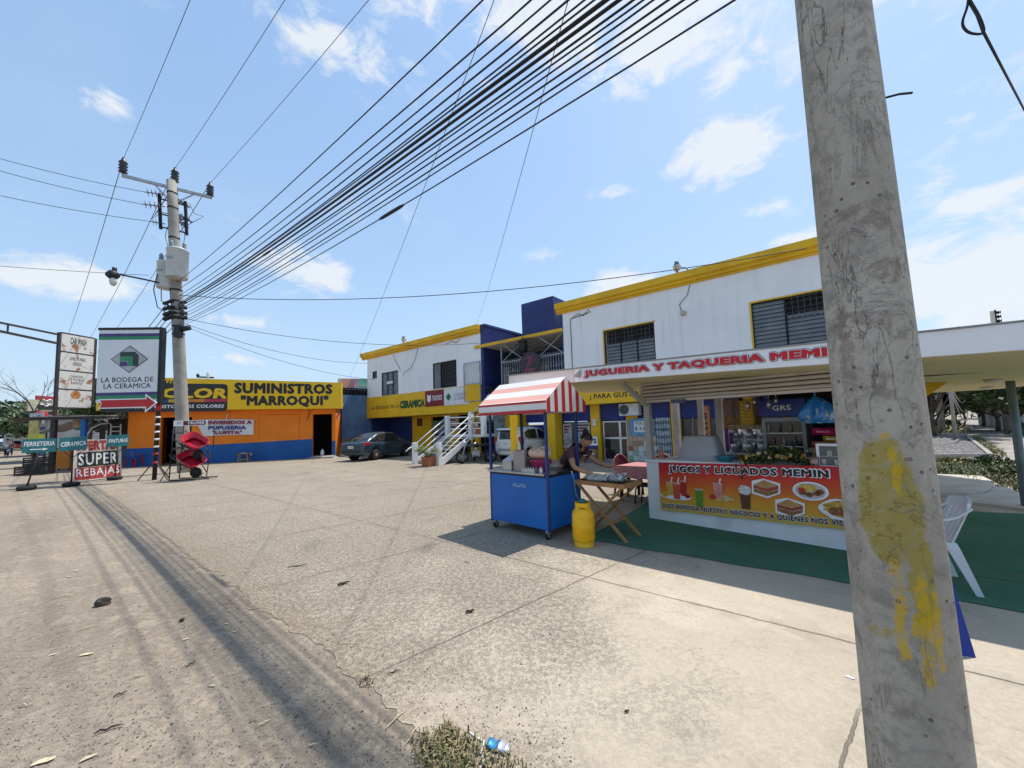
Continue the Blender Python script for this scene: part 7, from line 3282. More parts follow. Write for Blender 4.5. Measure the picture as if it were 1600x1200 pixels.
wc = Vector((4.02, 4.0, 0))
white_chair(wc, R(-122), 'white plastic armchair on the green carpet right of the near pole', mat('white plastic', (.62, .63, .64), .4, var=.04))
bl = G(1519, 1028)
t = thing('sandwich_board', 'royal blue folding board hidden behind the near concrete pole', 'board', bl, K_A + R(20))
b = MB()
b.prism([(-.34, 0, 0), (.02, 0, 0), (-.04, .10, .62), (-.3, .10, .62)], (0, .02, 0))
b.build('panel', mat('royal blue plastic', (.008, .03, .25), .4, var=.1), t)
b = MB()
b.prism([(-.34, .36, 0), (.0, .36, 0), (-.04, .13, .62), (-.3, .13, .62)], (0, .02, 0))
b.build('panel', mat('royal blue plastic', (.008, .03, .25)), t)
# ------------------------------------------------------------------ vehicles (local x forward, y left)


def lerp_tab(tab, x, k):
    if x <= tab[0][0]:
        return tab[0][k]
    for a, c in zip(tab, tab[1:]):
        if x <= c[0]:
            f = (x - a[0]) / (c[0] - a[0])
            f = f * f * (3 - 2 * f) * .5 + f * .5
            return a[k] + (c[k] - a[k]) * f
    return tab[-1][k]


def carpaint(name, c, var=.03, rough=.28):
    if name in _mats:
        return _mats[name]
    t = NT(name)
    n = t.noise(2.5, 4)
    t.color(t.mix(n, tuple(x * (1 - var) for x in lin(c)), tuple(x * (1 + var) for x in lin(c))))
    t.set(rough, .0, .5)
    t.b.inputs['Coat Weight'].default_value = .6
    t.b.inputs['Coat Roughness'].default_value = .08
    _mats[name] = t.m
    return t.m


M_TAIL = mat('red tail lamp', (.45, .01, .015), .2, var=.2, scale=20)
M_LAMP = mat('clear headlamp', (.55, .56, .58), .12, .3, var=.2, scale=20)
M_RIM = mat('silver wheel', (.55, .56, .57), .35, .6, var=.1)


def car(name, label, loc, head, body, green, paint, wheels, wr, side_w, rear_win, hood_y=.6, plate=True, hw_top=.8, group=None, detail=True, plate_word=None):
    """body: (x, halfwidth, z bottom, z top); green: (x, base halfwidth, base z, top halfwidth, top z)"""
    t = thing(name, label, 'car', loc, head, group)
    xs = [body[0][0] + (body[-1][0] - body[0][0]) * i / 44 for i in range(45)]
    wx = wheels
    b = MB()
    rings = []
    for x in xs:
        w, zb, zt = (lerp_tab(body, x, k) for k in (1, 2, 3))
        for q in wx:      # wheel arch lifts the sill line
            dx = abs(x - q)
            if dx < wr + .08:
                zb = max(zb, wr + math.sqrt(max(0, (wr + .07) ** 2 - dx * dx)))
        zb = min(zb, zt - .08)
        h = zt - zb
        half = [(w * .90, zb), (w * .985, zb + h * .12), (w, zb + h * .45), (w * .985, zb + h * .72), (w * .955, zb + h * .90), (w * .88, zt - .012), (w * hood_y, zt + .012)]
        ring = [(x, -y, z) for y, z in half] + [(x, y, z) for y, z in half[::-1]]
        rings.append(ring)
    b.loft(rings, cap=True)
    bo = b.build('body', paint, t)
    # greenhouse
    gx = [green[0][0] + (green[-1][0] - green[0][0]) * i / 24 for i in range(25)]
    b = MB()
    rings = []

    def gh(x):
        return [lerp_tab(green, x, k) for k in (1, 2, 3, 4)]
    for x in gx:
        hb_, zb, ht, zt = gh(x)
        zt = max(zt, zb + .012)
        f = min(1, (zt - zb) / .35)
        pts = [(hb_, zb - .03), (hb_ + (ht - hb_) * .85, zb + (zt - zb) * .82), (ht * .97, zt - .03 * f), (ht * .82, zt - .004 * f), (ht * .4, zt + .012 * f)]
        rings.append([(x, -y, z) for y, z in pts] + [(x, y, z) for y, z in pts[::-1]])
    b.loft(rings, cap=True)
    b.build('roof', paint, t)

    def side_pt(x, f, s, off=.008):
        hb_, zb, ht, zt = gh(x)
        y = hb_ + (hb_ + (ht - hb_) * .85 - hb_) * f / .82
        return (x, s * (y + off), zb + (zt - zb) * f)
    for s in (-1, 1):
        for poly in side_w:
            b = MB()
            b.poly([side_pt(x, f, s, .010) for x, f in poly])
            w_ = b.build('window', M_GLASS, t)
    # windscreen and rear window: between fractions along the sloping faces
    for (xa, xb, nm) in ((rear_win[0], rear_win[1], 'rear_window'), (rear_win[2], rear_win[3], 'windscreen')):
        b = MB()

        def f(i, j):
            x = xa + (xb - xa) * j
            hb_, zb, ht, zt = gh(x)
            k = (i - .5) * 2
            zt = max(zt, zb + .012)
            return (x + (-.012 if nm == 'rear_window' else .012), k * ht * .80, zt + .012 - .014 * abs(k) ** 2 + .006)
        b.grid(f, 8, 6)
        b.build(nm, M_GLASS, t)
    for q in wx:
        for s in (-1, 1):
            w = lerp_tab(body, q, 1)
            b = MB()
            y0 = s * (w - .20)
            b.lathe([(wr * .55, y0 - .0), (wr * .95, y0 + s * .01), (wr, y0 + s * .05), (wr, y0 + s * .15), (wr * .93, y0 + s * .19), (wr * .62, y0 + s * .195)], 26, (q, 0, wr), axis='y')
            wh = b.build('wheel', M_TYRE, t)
            b = MB()
            yy = y0 + s * .197
            b.lathe([(wr * .63, yy - s * .02), (wr * .63, yy), (wr * .56, yy - s * .012), (wr * .2, yy + s * .004), (.02, yy + s * .01)], 22, (q, 0, wr), axis='y')
            rm = b.build('rim', M_RIM, wh)
            if detail:
                b = MB()
                for k in range(8):
                    a = 2 * math.pi * (k + .5) / 8
                    c = Vector((q + math.cos(a) * wr * .42, yy + s * .006, wr + math.sin(a) * wr * .42))
                    b.lathe([(wr * .075, -.002), (wr * .075, .004)], 8, tuple(c), axis='y')
                b.build('rim_holes', M_BLACK, wh)
            b = MB()
            b.lathe([(wr + .07, y0 - s * .05), (wr + .07, y0 + s * .02)], 22, (q, 0, wr), axis='y')
            b.build('wheel_well', M_BLACK, t)
    return t


def belt(t, xs, y, z, m, name):
    b = MB()
    b.tube([(x, y, z) for x in xs], .008, 5)
    return b.build(name, m, t)


NAVYCAR = carpaint('dark teal blue car paint', (.018, .040, .062))
sd_head = math.atan2(.93, .36)
rw = G(587, 719)
hx = Vector((math.cos(sd_head), math.sin(sd_head), 0))
hy = Vector((-hx.y, hx.x, 0))
sl_loc = rw + hx * 1.25 + hy * .78
body = [(-2.2, .70, .40, .86), (-2.12, .80, .30, .98), (-1.8, .845, .24, 1.02), (-1.2, .85, .2, .98), (0, .85, .19, .94), (1.2, .845, .2, .92), (1.75, .82, .22, .84), (2.1, .74, .26, .72), (2.2, .62, .34, .6)]
green = [(-1.75, .70, .98, .56, 1.0), (-1.35, .72, .97, .57, 1.22), (-.85, .75, .96, .58, 1.42), (-.2, .76, .95, .58, 1.475), (.4, .76, .94, .58, 1.44), (.85, .75, .93, .58, 1.25), (1.45, .72, .90, .62, .93)]
sw = [[(-1.28, .1), (-1.02, .1), (-1.02, .72), (-1.12, .55)], [(-.98, .1), (-.28, .1), (-.28, .86), (-.72, .84), (-.98, .74)], [(-.2, .1), (.82, .1), (.55, .72), (.3, .84), (-.2, .86)]]
t = car('sedan', 'dark blue sedan parked under the yellow sign band of the white wing', sl_loc, sd_head, body, green, NAVYCAR, (-1.25, 1.32), .30, sw, (-1.68, -.9, .5, 1.38))
for s in (-1, 1):
    b = MB()
    b.loft([[(-2.15, s * .46, .78), (-2.15, s * .70, .76), (-2.15, s * .70, .95), (-2.15, s * .5, .93)], [(-2.0, s * .60, .82), (-2.0, s * .845, .80), (-2.0, s * .835, .97), (-2.0, s * .6, .97)], [(-1.7, s * .84, .9), (-1.7, s * .862, .89), (-1.7, s * .858, .95), (-1.7, s * .84, .95)]], smooth=False)
    b.build('tail_lamp', M_TAIL, t)
    b = MB()
    b.blob((.62, s * .9, .98), (.1, .09, .065), 10, 6)
    b.build('mirror', NAVYCAR, t)
    for x in (-.62, .35):
        b = MB()
        b.tube([(x - .1, s * .853, .85), (x, s * .872, .855), (x + .1, s * .853, .85)], .012, 6)
        b.build('handle', NAVYCAR, t)
    for xl in (-.98, -.22, .9):
        b = MB()
        b.tube([(xl, s * .846, .3), (xl, s * .853, .55), (xl, s * .842, .92)], .005, 4)
        b.build('door_gap', M_BLACK, t)
b = MB()
b.box(-2.225, -.62, .46, -2.19, .62, .56)
b.build('bumper_trim', M_BLACK, t)
b = MB()
b.box(-2.222, -.17, .68, -2.2, .17, .8)
p = b.build('number_plate', M_LETWHT, t)
b = MB()
for k in range(5):
    b.box(-2.226, -.13 + .054 * k, .71, -2.223, -.1 + .054 * k, .77)
b.build('plate_mark', M_MAROON, p)
b = MB()
b.box(-2.165, -.42, .86, -2.14, .42, .9)
b.build('chrome_bar', M_ALU, t)

WHITECAR = carpaint('white car paint', (.66, .67, .66))
wc_head = math.atan2(.80, .60)
rr0 = G(815, 723)
hx = Vector((math.cos(wc_head), math.sin(wc_head), 0))
hy = Vector((-hx.y, hx.x, 0))
loc = rr0 + hx * 1.75 + hy * .76
body = [(-1.76, .66, .36, .92), (-1.66, .76, .28, 1.0), (-1.2, .80, .2, .98), (0, .80, .19, .95), (.9, .80, .2, .94), (1.35, .78, .22, .86), (1.65, .68, .26, .74), (1.76, .56, .34, .62)]
green = [(-1.72, .70, .96, .60, .98), (-1.62, .72, .96, .60, 1.40), (-1.1, .73, .95, .6, 1.53), (-.4, .74, .94, .6, 1.54), (.2, .74, .93, .6, 1.45), (.7, .73, .93, .6, 1.2), (1.2, .70, .92, .62, .95)]
sw = [[(-1.3, .3), (-1.1, .1), (-.38, .1), (-.38, .84), (-1.0, .82), (-1.3, .66)], [(-.28, .1), (.72, .1), (.4, .68), (.05, .84), (-.28, .86)]]
t = car('hatchback', 'white hatchback parked nose in to the shops behind the blue cart', loc, wc_head, body, green, WHITECAR, (-1.08, 1.15), .28, sw, (-1.715, -1.6, .3, 1.1))
for s in (-1, 1):
    b = MB()
    b.loft([[(-1.72, s * .60, .78), (-1.72, s * .76, .76), (-1.72, s * .73, 1.12), (-1.72, s * .6, 1.12)], [(-1.55, s * .74, .82), (-1.55, s * .80, .82), (-1.55, s * .775, 1.08), (-1.55, s * .72, 1.08)]], smooth=False)
    b.build('tail_lamp', M_TAIL, t)
    b = MB()
    b.blob((.55, s * .86, .99), (.09, .08, .07), 10, 6)
    b.build('mirror', M_BLACK, t)
    for x in (-.55,):
        b = MB()
        b.tube([(x - .1, s * .803, .84), (x, s * .82, .845), (x + .1, s * .803, .84)], .012, 6)
        b.build('handle', WHITECAR, t)
    for xl in (-.34, .8):
        b = MB()
        b.tube([(xl, s * .797, .3), (xl, s * .803, .55), (xl, s * .792, .93)], .005, 4)
        b.build('door_gap', mat('grey gap', (.25, .25, .25)), t)
b = MB()
b.box(-1.79, -.5, .5, -1.755, .5, .6, bevel=.01)
b.build('bumper_trim', mat('grey bumper', (.3, .3, .3), .6), t)
b = MB()
b.prism([(-1.72, -.58, 1.43), (-1.86, -.52, 1.44), (-1.86, .52, 1.44), (-1.72, .58, 1.43)], (.05, 0, .06))
b.build('spoiler', WHITECAR, t)
for (y, z) in ((.12, .84), (.02, .86)):
    b = MB()
    b.tube([(-1.765, y, z), (-1.77, y - .04, z - .04)], .012, 5)
    b.build('badge', M_BLACK, t)

# motorcycle under the stair landing
m0, m1 = G(703, 723), G(737, 718)
m0 = MP(-5.15, 3.4)
m1 = MP(-4.35, 2.45)
dd = m1 - m0
t = thing('motorcycle', 'black motorcycle parked beneath the white staircase', 'motorcycle', (m0 + m1) / 2, math.atan2(dd.y, dd.x))
wb = .64
for x in (-wb, wb):
    b = MB()
    n = 26
    b.tube([(x + .25 * math.cos(2 * math.pi * k / n), 0, .3 + .25 * math.sin(2 * math.pi * k / n)) for k in range(n + 1)], .05, 8, cap=False)
    wq = b.build('wheel', M_TYRE, t)
    b = MB()
    for k in range(5):
        a = 2 * math.pi * k / 5
        b.bar((x, 0, .3), (x + .2 * math.cos(a), 0, .3 + .2 * math.sin(a)), .025)
    b.lathe([(.05, -.06), (.05, .06)], 12, (x, 0, .3), axis='y')
    b.build('rim', M_GREYIRON, wq)
b = MB()
b.loft([[(-.45, -.04, .74), (-.45, .04, .74), (-.45, .04, .8), (-.45, -.04, .8)], [(-.15, -.13, .72), (-.15, .13, .72), (-.15, .09, .92), (-.15, -.09, .92)], [(.1, -.1, .74), (.1, .1, .74), (.1, .06, .88), (.1, -.06, .88)]])
b.build('tank', carpaint('black bike paint', (.015, .015, .018)), t)
b = MB()
b.loft([[(.05, -.1, .74), (.05, .1, .74), (.05, .1, .82), (.05, -.1, .82)], [(.4, -.13, .76), (.4, .13, .76), (.4, .12, .84), (.4, -.12, .84)], [(.82, -.06, .88), (.82, .06, .88), (.82, .05, .94), (.82, -.05, .94)]])
b.build('seat', M_BLACK, t)
b = MB()
b.tube([(-wb, .07, .3), (-.45, .07, .95)], .025, 8)
b.tube([(-wb, -.07, .3), (-.45, -.07, .95)], .025, 8)
b.build('fork', M_GREYIRON, t)
b = MB()
b.tube([(-.32, -.34, 1.06), (-.42, -.2, 1.04), (-.44, 0, 1.0), (-.42, .2, 1.04), (-.32, .34, 1.06)], .014, 6)
b.build('handlebar', M_IRON, t)
b = MB()
b.blob((-.55, 0, .92), (.09, .1, .1), 12, 8)
b.build('headlight', M_LAMP, t)
b = MB()
b.box(-.2, -.12, .28, .15, .12, .55, bevel=.03)
b.box(-.12, -.1, .55, .04, .1, .7, bevel=.02)
b.build('engine', M_GREYIRON, t)
b = MB()
b.tube([(-.4, 0, .85), (.05, 0, .7), (.15, 0, .35), (-.25, 0, .3), (-.4, 0, .85)], .025, 6)
b.tube([(.1, .08, .4), (wb, .1, .3)], .025, 6)
b.tube([(.1, -.08, .4), (wb, -.1, .3)], .025, 6)
b.tube([(.05, .12, .72), (.6, .12, .8), (wb, .1, .34)], .018, 6)
b.build('frame', M_IRON, t)
b = MB()
b.tube([(-.15, -.13, .35), (.1, -.15, .25), (.4, -.15, .32), (.85, -.16, .45)], [.025, .03, .045, .045], 10)
b.build('exhaust', M_IRON, t)
b = MB()
b.grid(lambda i, j: (wb + .32 * math.cos(R(20 + 120 * i)), (j - .5) * .12, .3 + .32 * math.sin(R(20 + 120 * i))), 10, 2)
b.build('mudguard', M_BLACK, t)

# far traffic on the street
bodyF = [(-2.0, .72, .34, .92), (-1.6, .82, .24, .96), (0, .84, .2, .94), (1.3, .82, .22, .88), (2.0, .66, .3, .68)]
greenF = [(-1.6, .70, .95, .60, .98), (-1.1, .74, .94, .6, 1.42), (.1, .74, .93, .6, 1.45), (.9, .72, .92, .62, .94)]
swF = [[(-1.05, .1), (-.3, .1), (-.3, .84), (-.95, .8)], [(-.2, .1), (.65, .1), (.25, .8), (-.2, .85)]]
for (px, py, dist, c, nm, lb) in ((32, 690, 118, (.6, .6, .6), 'white far paint', 'white car far down the street on the left'), (24, 689, 105, (.35, .02, .03), 'red far paint', 'red car far down the street beside the white car'), (-4, 693, 80, (.02, .02, .025), 'black far paint', 'black car at the left edge, far down the street')):
    p = at_depth(px, py, dist)
    car('car', lb, Vector((p.x, p.y, .006)), math.atan2(M_U.y, M_U.x), bodyF, greenF, carpaint(nm, c), (-1.2, 1.25), .3, swF, (-1.55, -1.0, .2, .85), group='cars far down the street', detail=False)
p = at_depth(1603, 637, 48)
car('car', 'white vehicle at the far right edge beside the fence', Vector((p.x, p.y, .3)), R(50), bodyF, greenF, carpaint('white far paint', (.6, .6, .6)), (-1.2, 1.25), .3, swF, (-1.55, -1.0, .2, .85), detail=False)
# ------------------------------------------------------------------ vegetation


def leafmat(name, c1, c2):
    if name in _mats:
        return _mats[name]
    t = NT(name)
    n = t.noise(1.3, 5, .6)
    f = t.noise(25, 3, .6)
    c = t.mix(t.step(n, .3, .7), c1, c2)
    c = t.mix(t.math('MULTIPLY', f, .35), c, tuple(x * .4 for x in c1))
    t.color(c)
    t.set(.6, 0, .3)
    t.b.inputs['Subsurface Weight'].default_value = 0.0
    _mats[name] = t.m
    return t.m


M_LEAF1 = leafmat('dark leaves', (.035, .062, .022), (.08, .125, .04))
M_LEAF2 = leafmat('olive leaves', (.055, .075, .025), (.11, .13, .045))
M_LEAF3 = leafmat('grey green leaves', (.075, .11, .05), (.14, .18, .09))  # paler leaf for distant greenery, haze put into the colour
M_BARK = mat('grey bark', (.12, .095, .075), .95, var=.35, scale=6, bump=.5)


def tree(label, loc, h, spread, mleaf, seed, leaves=1500, ls=.28, trunk_h=None, group=None, name='tree', squash=.75):
    rr = random.Random(seed)
    t = thing(name, label, 'tree', loc, rr.uniform(0, 6), group)
    th = trunk_h or h * .4
    b = MB()
    b.tube([(0, 0, 0), (rr.uniform(-.1, .1), rr.uniform(-.1, .1), th * .5), (rr.uniform(-.2, .2), 0, th), (0, 0, h * .75)], [h * .021, h * .017, h * .013, h * .004], 8)
    centres = []
    for k in range(11):
        a = rr.uniform(0, 2 * math.pi)
        rad = spread * math.sqrt(rr.uniform(.02, .8))
        z = th + (h - th) * rr.uniform(.12, .86)
        e = Vector((rad * math.cos(a), rad * math.sin(a), z))
        centres.append((e, rr.uniform(.26, .46) * spread))
        z0 = th * rr.uniform(.6, 1.1)
        b.tube([(0, 0, z0), tuple(e * .5 + Vector((0, 0, z0 * .5 + .1))), tuple(e)], [h * .009, h * .006, h * .002], 5)
    b.build('trunk', M_BARK, t)
    c = MB()
    for k in range(leaves):
        ctr, r_ = rr.choice(centres)
        v = Vector((rr.gauss(0, 1), rr.gauss(0, 1), rr.gauss(0, 1) * squash)).normalized() * r_ * rr.uniform(.35, 1.08) ** .6
        v.z *= squash
        p = ctr + v
        n = Vector((rr.gauss(0, 1), rr.gauss(0, 1), rr.gauss(.5, 1))).normalized()
        o1 = n.orthogonal().normalized()
        o1 = Matrix.Rotation(rr.uniform(0, 6.28), 3, n) @ o1
        o2 = n.cross(o1)
        s = ls * rr.uniform(.6, 1.3)
        c.quad(p - o1 * s, p - o2 * s * .45, p + o1 * s, p + o2 * s * .45)
    c.build('crown', mleaf, t, fix=False)
    return t


# left background
def far_at(px, dist):
    p = at_depth(px, 690, dist)
    return Vector((p.x, p.y, 0))


tree('dark bushy tree standing behind the car wash sign and the orange shop', far_at(163, 46), 6.6, 1.7, M_LEAF1, 1, 2600, .2)
tree('dark tree behind the stall roof left of the orange shop', far_at(180, 38), 4.4, 1.8, M_LEAF1, 2, 1800, .2)
for k, (px, d, h, s, lb) in enumerate(((-10, 100, 7.0, 4, 'tall dark tree at the left edge of the view'), (28, 120, 7.5, 7, 'broad dark tree at the end of the street'), (44, 105, 8.0, 5.5, 'dark tree beside the far shop signs'), (58, 95, 6.0, 5, 'low dark tree behind the far shop signs'), (14, 150, 7, 8, 'paler tree beyond the parked cars'))):
    tree(lb, far_at(px, d), h, s, M_LEAF1 if k == 2 else M_LEAF3, 10 + k, 1500, .55, group='trees down the street')  # most take the paler leaf with distance haze in its colour
# bare tree
t = thing('bare_tree', 'leafless tree with fine twigs over the far shop signs', 'tree', far_at(52, 60), 0)
b = MB()
rr = random.Random(8)


def branch(p, d, L, r_, lev):
    pts = [p]
    for k in range(3):
        d = (d + Vector((rr.uniform(-.3, .3), rr.uniform(-.3, .3), rr.uniform(-.1, .15)))).normalized()
        pts.append(pts[-1] + d * L / 3)
    b.tube(pts, [r_, r_ * .85, r_ * .7, r_ * .5], 5, cap=False)
    if lev > 0:
        for k in range(3):
            q = pts[rr.choice((1, 2, 3))]
            branch(q, (d + Vector((rr.uniform(-1, 1), rr.uniform(-1, 1), rr.uniform(-.2, .5)))).normalized(), L * .65, r_ * .5, lev - 1)


branch(Vector((0, 0, 0)), Vector((-.1, 0, 1)), 4.5, .14, 4)
b.build('branches', M_BARK, t)

# far shops with sign clutter
def shop_box(label, px, d, w, h, dep, wallm, seed, roofm=None):
    rr = random.Random(seed)
    t = thing('roadside_shop', label, 'shop', far_at(px, d), M_A, 'small shops down the street')
    b = MB()
    b.box(-w / 2, 0, 0, w / 2, dep, h)
    b.build('wall', wallm, t)
    b = MB()
    b.prism([(-w / 2 - .5, -1.6, h - .35), (w / 2 + .5, -1.6, h - .35), (w / 2 + .5, dep, h + .35), (-w / 2 - .5, dep, h + .35)], (0, 0, .08))
    b.build('roof', roofm or M_RUST, t)
    for k in range(3):
        b = MB()
        x = -w / 2 + .4 + k * (w - .8) / 3
        b.box(x, -.06, .0 if k == 1 else .9, x + (w - 1.2) / 3, -.004, 2.2)
        b.build('door' if k == 1 else 'window', M_BLACK, t)
    return t


shop_box('pale grey roadside shop with rusty roof under the far billboard', 72, 46, 5, 3.4, 5, mat('pale grey wall', (.42, .43, .42), .8, var=.15, dirt=.4), 3)
shop_box('dark blue roadside shop beyond the food stall', 62, 62, 6, 3.8, 5, mat('dim blue wall', (.06, .1, .16), .8, var=.3), 4)
shop_box('low white building far behind the walkers', 8, 120, 14, 4.2, 8, mat('dull white wall', (.5, .5, .48), .8, var=.1), 5, M_CONC)
sgn = [(58, 654, 50, 1.6, .9, (.5, .5, .5), 'white notice board with black ring on the far shop front'),
       (54, 668, 50, 1.2, 1.2, (.5, .4, .12), 'yellow notice board low on the far shop front'),
       (74, 660, 50, 1.4, .7, (.4, .42, .43), 'pale notice board right of the ring sign'),
       (57, 682, 44, 1.7, .35, (.5, .5, .05), 'narrow lime sign board above the FERRETERIA board')]
for (px, py, d, w, h, c, lb) in sgn:
    p = at_depth(px, py, d)
    t = thing('notice_board', lb, 'sign', (p.x, p.y, 0), M_A + R(25), 'notice boards on the far shops')
    b = MB()
    b.box(-w / 2, -.05, p.z - h / 2, w / 2, 0, p.z + h / 2)
    pb = b.build('board', mat('notice %d%d' % (px, py), c, .6, var=.2, scale=3), t)
    b = MB()
    b.tube([(0, .03, 0), (0, .03, p.z)], .05, 6)
    b.build('post', M_RUST, t)
    if px == 58:
        b = MB()
        b.tube([(.3 + .25 * math.cos(a * .6), -.07, p.z + .2 * math.sin(a * .6)) for a in range(11)], .05, 6)
        b.build('ring_mark', M_BLACK, pb)
# billboard
pA, pB = at_depth(41, 633, 70), at_depth(90, 633, 72)
t = thing('billboard', 'roadside billboard with beige picture and black lettered corner', 'billboard', (pA.x, pA.y, 0), math.atan2(pB.y - pA.y, pB.x - pA.x))
W_ = (pB - pA).length
z0, z1 = at_depth(41, 642, 70).z, at_depth(41, 624, 70).z
b = MB()
b.box(0, -.2, z0, W_, 0, z1)
p = b.build('panel', mat('beige billboard print', (.42, .39, .28), .6, var=.45, scale=.5), t)
b = MB()
b.box(W_ * .3, -.26, z0 + .2, W_, -.21, z1 - .5)
q = b.build('print_black', M_SIGNBLK, p)
b = MB()
for k in range(2):
    b.tube([(W_ * .36 + .2 * i, -.27, z0 + .7 + .6 * k + .12 * math.sin(i * 1.7)) for i in range(int(W_ * 2.4))], .06, 5)
b.build('script_mark', M_LETWHT, p)
for x in (W_ * .2, W_ * .8):
    b = MB()
    b.tube([(x, .1, 0), (x, .1, z1)], .16, 8)
    b.build('post', M_RUST, t)
pA, pB = at_depth(55, 621, 80), at_depth(90, 621, 82)
t = thing('billboard', 'red topped billboard behind the beige one', 'billboard', (pA.x, pA.y, 0), math.atan2(pB.y - pA.y, pB.x - pA.x))
W_ = (pB - pA).length
z0, z1 = at_depth(55, 626, 80).z, at_depth(55, 618, 80).z
b = MB()
b.box(0, -.2, z0 - 2, W_, 0, z1)
b.build('panel', mat('red billboard print', (.40, .03, .05), .6, var=.2, scale=1), t)
b = MB()
b.tube([(W_ * .5, .1, 0), (W_ * .5, .1, z1)], .2, 8)
b.build('post', M_RUST, t)

# far pole above the orange shop, pole behind the canopy
def small_pole(label, px, ptop, d, r_, arm=True, lean=0.0, group=None, insul=False):
    p = far_at(px, d)
    zt = at_depth(px, ptop, d).z
    t = thing('utility_pole', label, 'utility pole', p, math.atan2(p.y, p.x) - R(90), group)
    b = MB()
    b.tube([(0, 0, 0), (lean, 0, zt)], [r_, r_ * .75], 10)
    b.build('pole', M_POLEC, t)
    if arm:
        b = MB()
        b.bar((-.9 + lean, 0, zt - .5), (.5 + lean, 0, zt - .5), .14)
        b.build('crossarm', M_IRON, t)
        b = MB()
        b.lathe([(.1, 0), (.16, .1), (.08, .3)], 8, (-.8 + lean, 0, zt - .45))
        b.build('insulator', M_PORC, t)
    if insul:
        for k in range(3):
            b = MB()
            z = zt - .15 - .32 * k
            b.tube([(lean + .1, 0, z), (lean + .24, 0, z), (lean + .3, 0, z), (lean + .36, 0, z)], [.05, .14, .06, .14], 8)
            b.build('insulator', M_PORC, t)
        b = MB()
        b.bar((lean + .12, -.1, zt + .05), (lean + .12, -.1, zt - 1.1), .08)
        b.build('bracket', M_IRON, t)
    return t


small_pole('distant utility pole top showing above the orange shop roof', 322, 582, 50, .16)
small_pole('utility pole with insulators rising behind the canopy on the right', 1577, 482, 45, .2, False, 0, None, True)
small_pole('thick grey pole left of the dirt lane', 1474, 560, 38, .15, False, 0, 'poles along the dirt lane')
small_pole('thin pale pole beside the thick one along the dirt lane', 1477, 560, 39, .10, False, 0, 'poles along the dirt lane')
small_pole('thin dark post standing nearest the dirt lane by the gravel bed', 1494, 575, 29, .08, False, 0, 'poles along the dirt lane')
small_pole('dark far pole among the trees right of the dirt lane', 1577, 570, 45, .14, False, 0, 'poles along the dirt lane')
a, c = at_depth(1487, 606, 24), at_depth(1512, 640, 33)
for k in range(3):
    b = MB()
    b.tube(sagged(a + Vector((0, 0, -.15 * k)), far_at(1522, 60) + Vector((0, 0, 4.6 - .3 * k)), 1.3 + .4 * k, 14), .02, 5)
    tag(b.build('cable', mat('pale old wire', (.35, .33, .3), .6)), ('upper', 'middle', 'lower')[k] + ' slack pale wire hanging among the trees over the dirt lane', 'cable', 'slack wires over the lane')

# right side: trees lining the lane
LT = [(1462, 34, 6.2, 3.0, 0, 'dark tree left of the lane just past the yellow brace'), (1478, 46, 7.0, 4.0, 0, 'dark tree second back along the left of the lane'),
      (1496, 62, 7.5, 4.5, 0, 'deep green tree further along the left of the lane'), (1540, 58, 7.2, 4.8, 2, 'full green tree right of the lane, overhanging it'),
      (1562, 46, 7.0, 4.2, 2, 'green tree right of the lane behind the posts'), (1592, 40, 6.6, 3.6, 1, 'olive tree at the right edge behind the fence'),
      (1513, 95, 8.5, 8, 0, 'shady tree closing the far end of the lane'), (1620, 50, 8, 5, 1, 'olive tree beyond the right edge of the view'), (1440, 50, 7, 4.5, 0, 'dark tree behind the near pole')]
for k, (px, d, h, s, mi, lb) in enumerate(LT):
    tree(lb, far_at(px, d), h, s, (M_LEAF1 if d < 50 else M_LEAF3, M_LEAF2, M_LEAF3)[mi], 30 + k, 2600, .17 + d * .003, h * .22, 'trees lining the dirt lane')  # farther trees get the leaf colour that carries painted haze
# fence and house at the right edge
t = thing('plank_fence', 'short pale plank fence among the bushes at the right edge', 'fence', far_at(1577, 52), R(-35))
for k in range(9):
    b = MB()
    b.box(k * .28, 0, 0, k * .28 + .2, .04, 1.25 + .1 * ((k * 7) % 3))
    b.build('plank', mat('pale plank', (.36, .3, .26), .9, var=.3, scale=2), t)
b = MB()
b.box(0, .045, .4, 2.6, .09, .5)
b.build('rail', mat('pale plank', (.36, .3, .26)), t)
t = thing('house', 'low house with reddish tin roof behind trees at the right edge', 'house', far_at(1640, 58), R(-40))
b = MB()
b.box(-3, 0, 0, 3, 5, 3.2)
b.build('wall', mat('cream house wall', (.45, .4, .34), .85, var=.15, dirt=.4), t)
b = MB()
b.prism([(-3.4, -.5, 3.1), (-3.4, 2.5, 4.5), (-3.4, 5.5, 3.1)], (6.8, 0, 0))
b.build('roof', mat('reddish tin', (.22, .08, .05), .7, var=.3), t)
b = MB()
b.box(-1, -.05, 1.0, .2, -.004, 2.2)
b.build('window', M_BLACK, t)

# stepped concrete, gravel bed, verge
M_STEP = mat('pale worn concrete', (.52, .48, .41), .9, var=.15, scale=1.6, bump=.4, bscale=30, dirt=.35, dcol=(.24, .215, .18))
t = thing('round_step', 'round ended low concrete step beyond the green carpet', 'step', G(1500, 768), 0)
b = MB()
o_ = G(1500, 768)
near = [G(1440, 779), G(1520, 777), G(1543, 772), G(1553, 764), G(1549, 757)]
top = [G(1535, 750), G(1500, 748), G(1440, 746)]
b.prism([p - o_ for p in near + top], (0, 0, .1))
b.build('slab', M_STEP, t)
t = thing('kerb_slab', 'flat concrete slab beside the round step at the edge of the carpet', 'slab', G(1560, 785), 0)
o_ = G(1560, 785)
b = MB()
b.prism([p - o_ for p in (G(1470, 783), G(1580, 796), G(1640, 806), G(1640, 786), G(1590, 772), G(1556, 758), G(1553, 764), G(1543, 774))], (0, 0, .05))
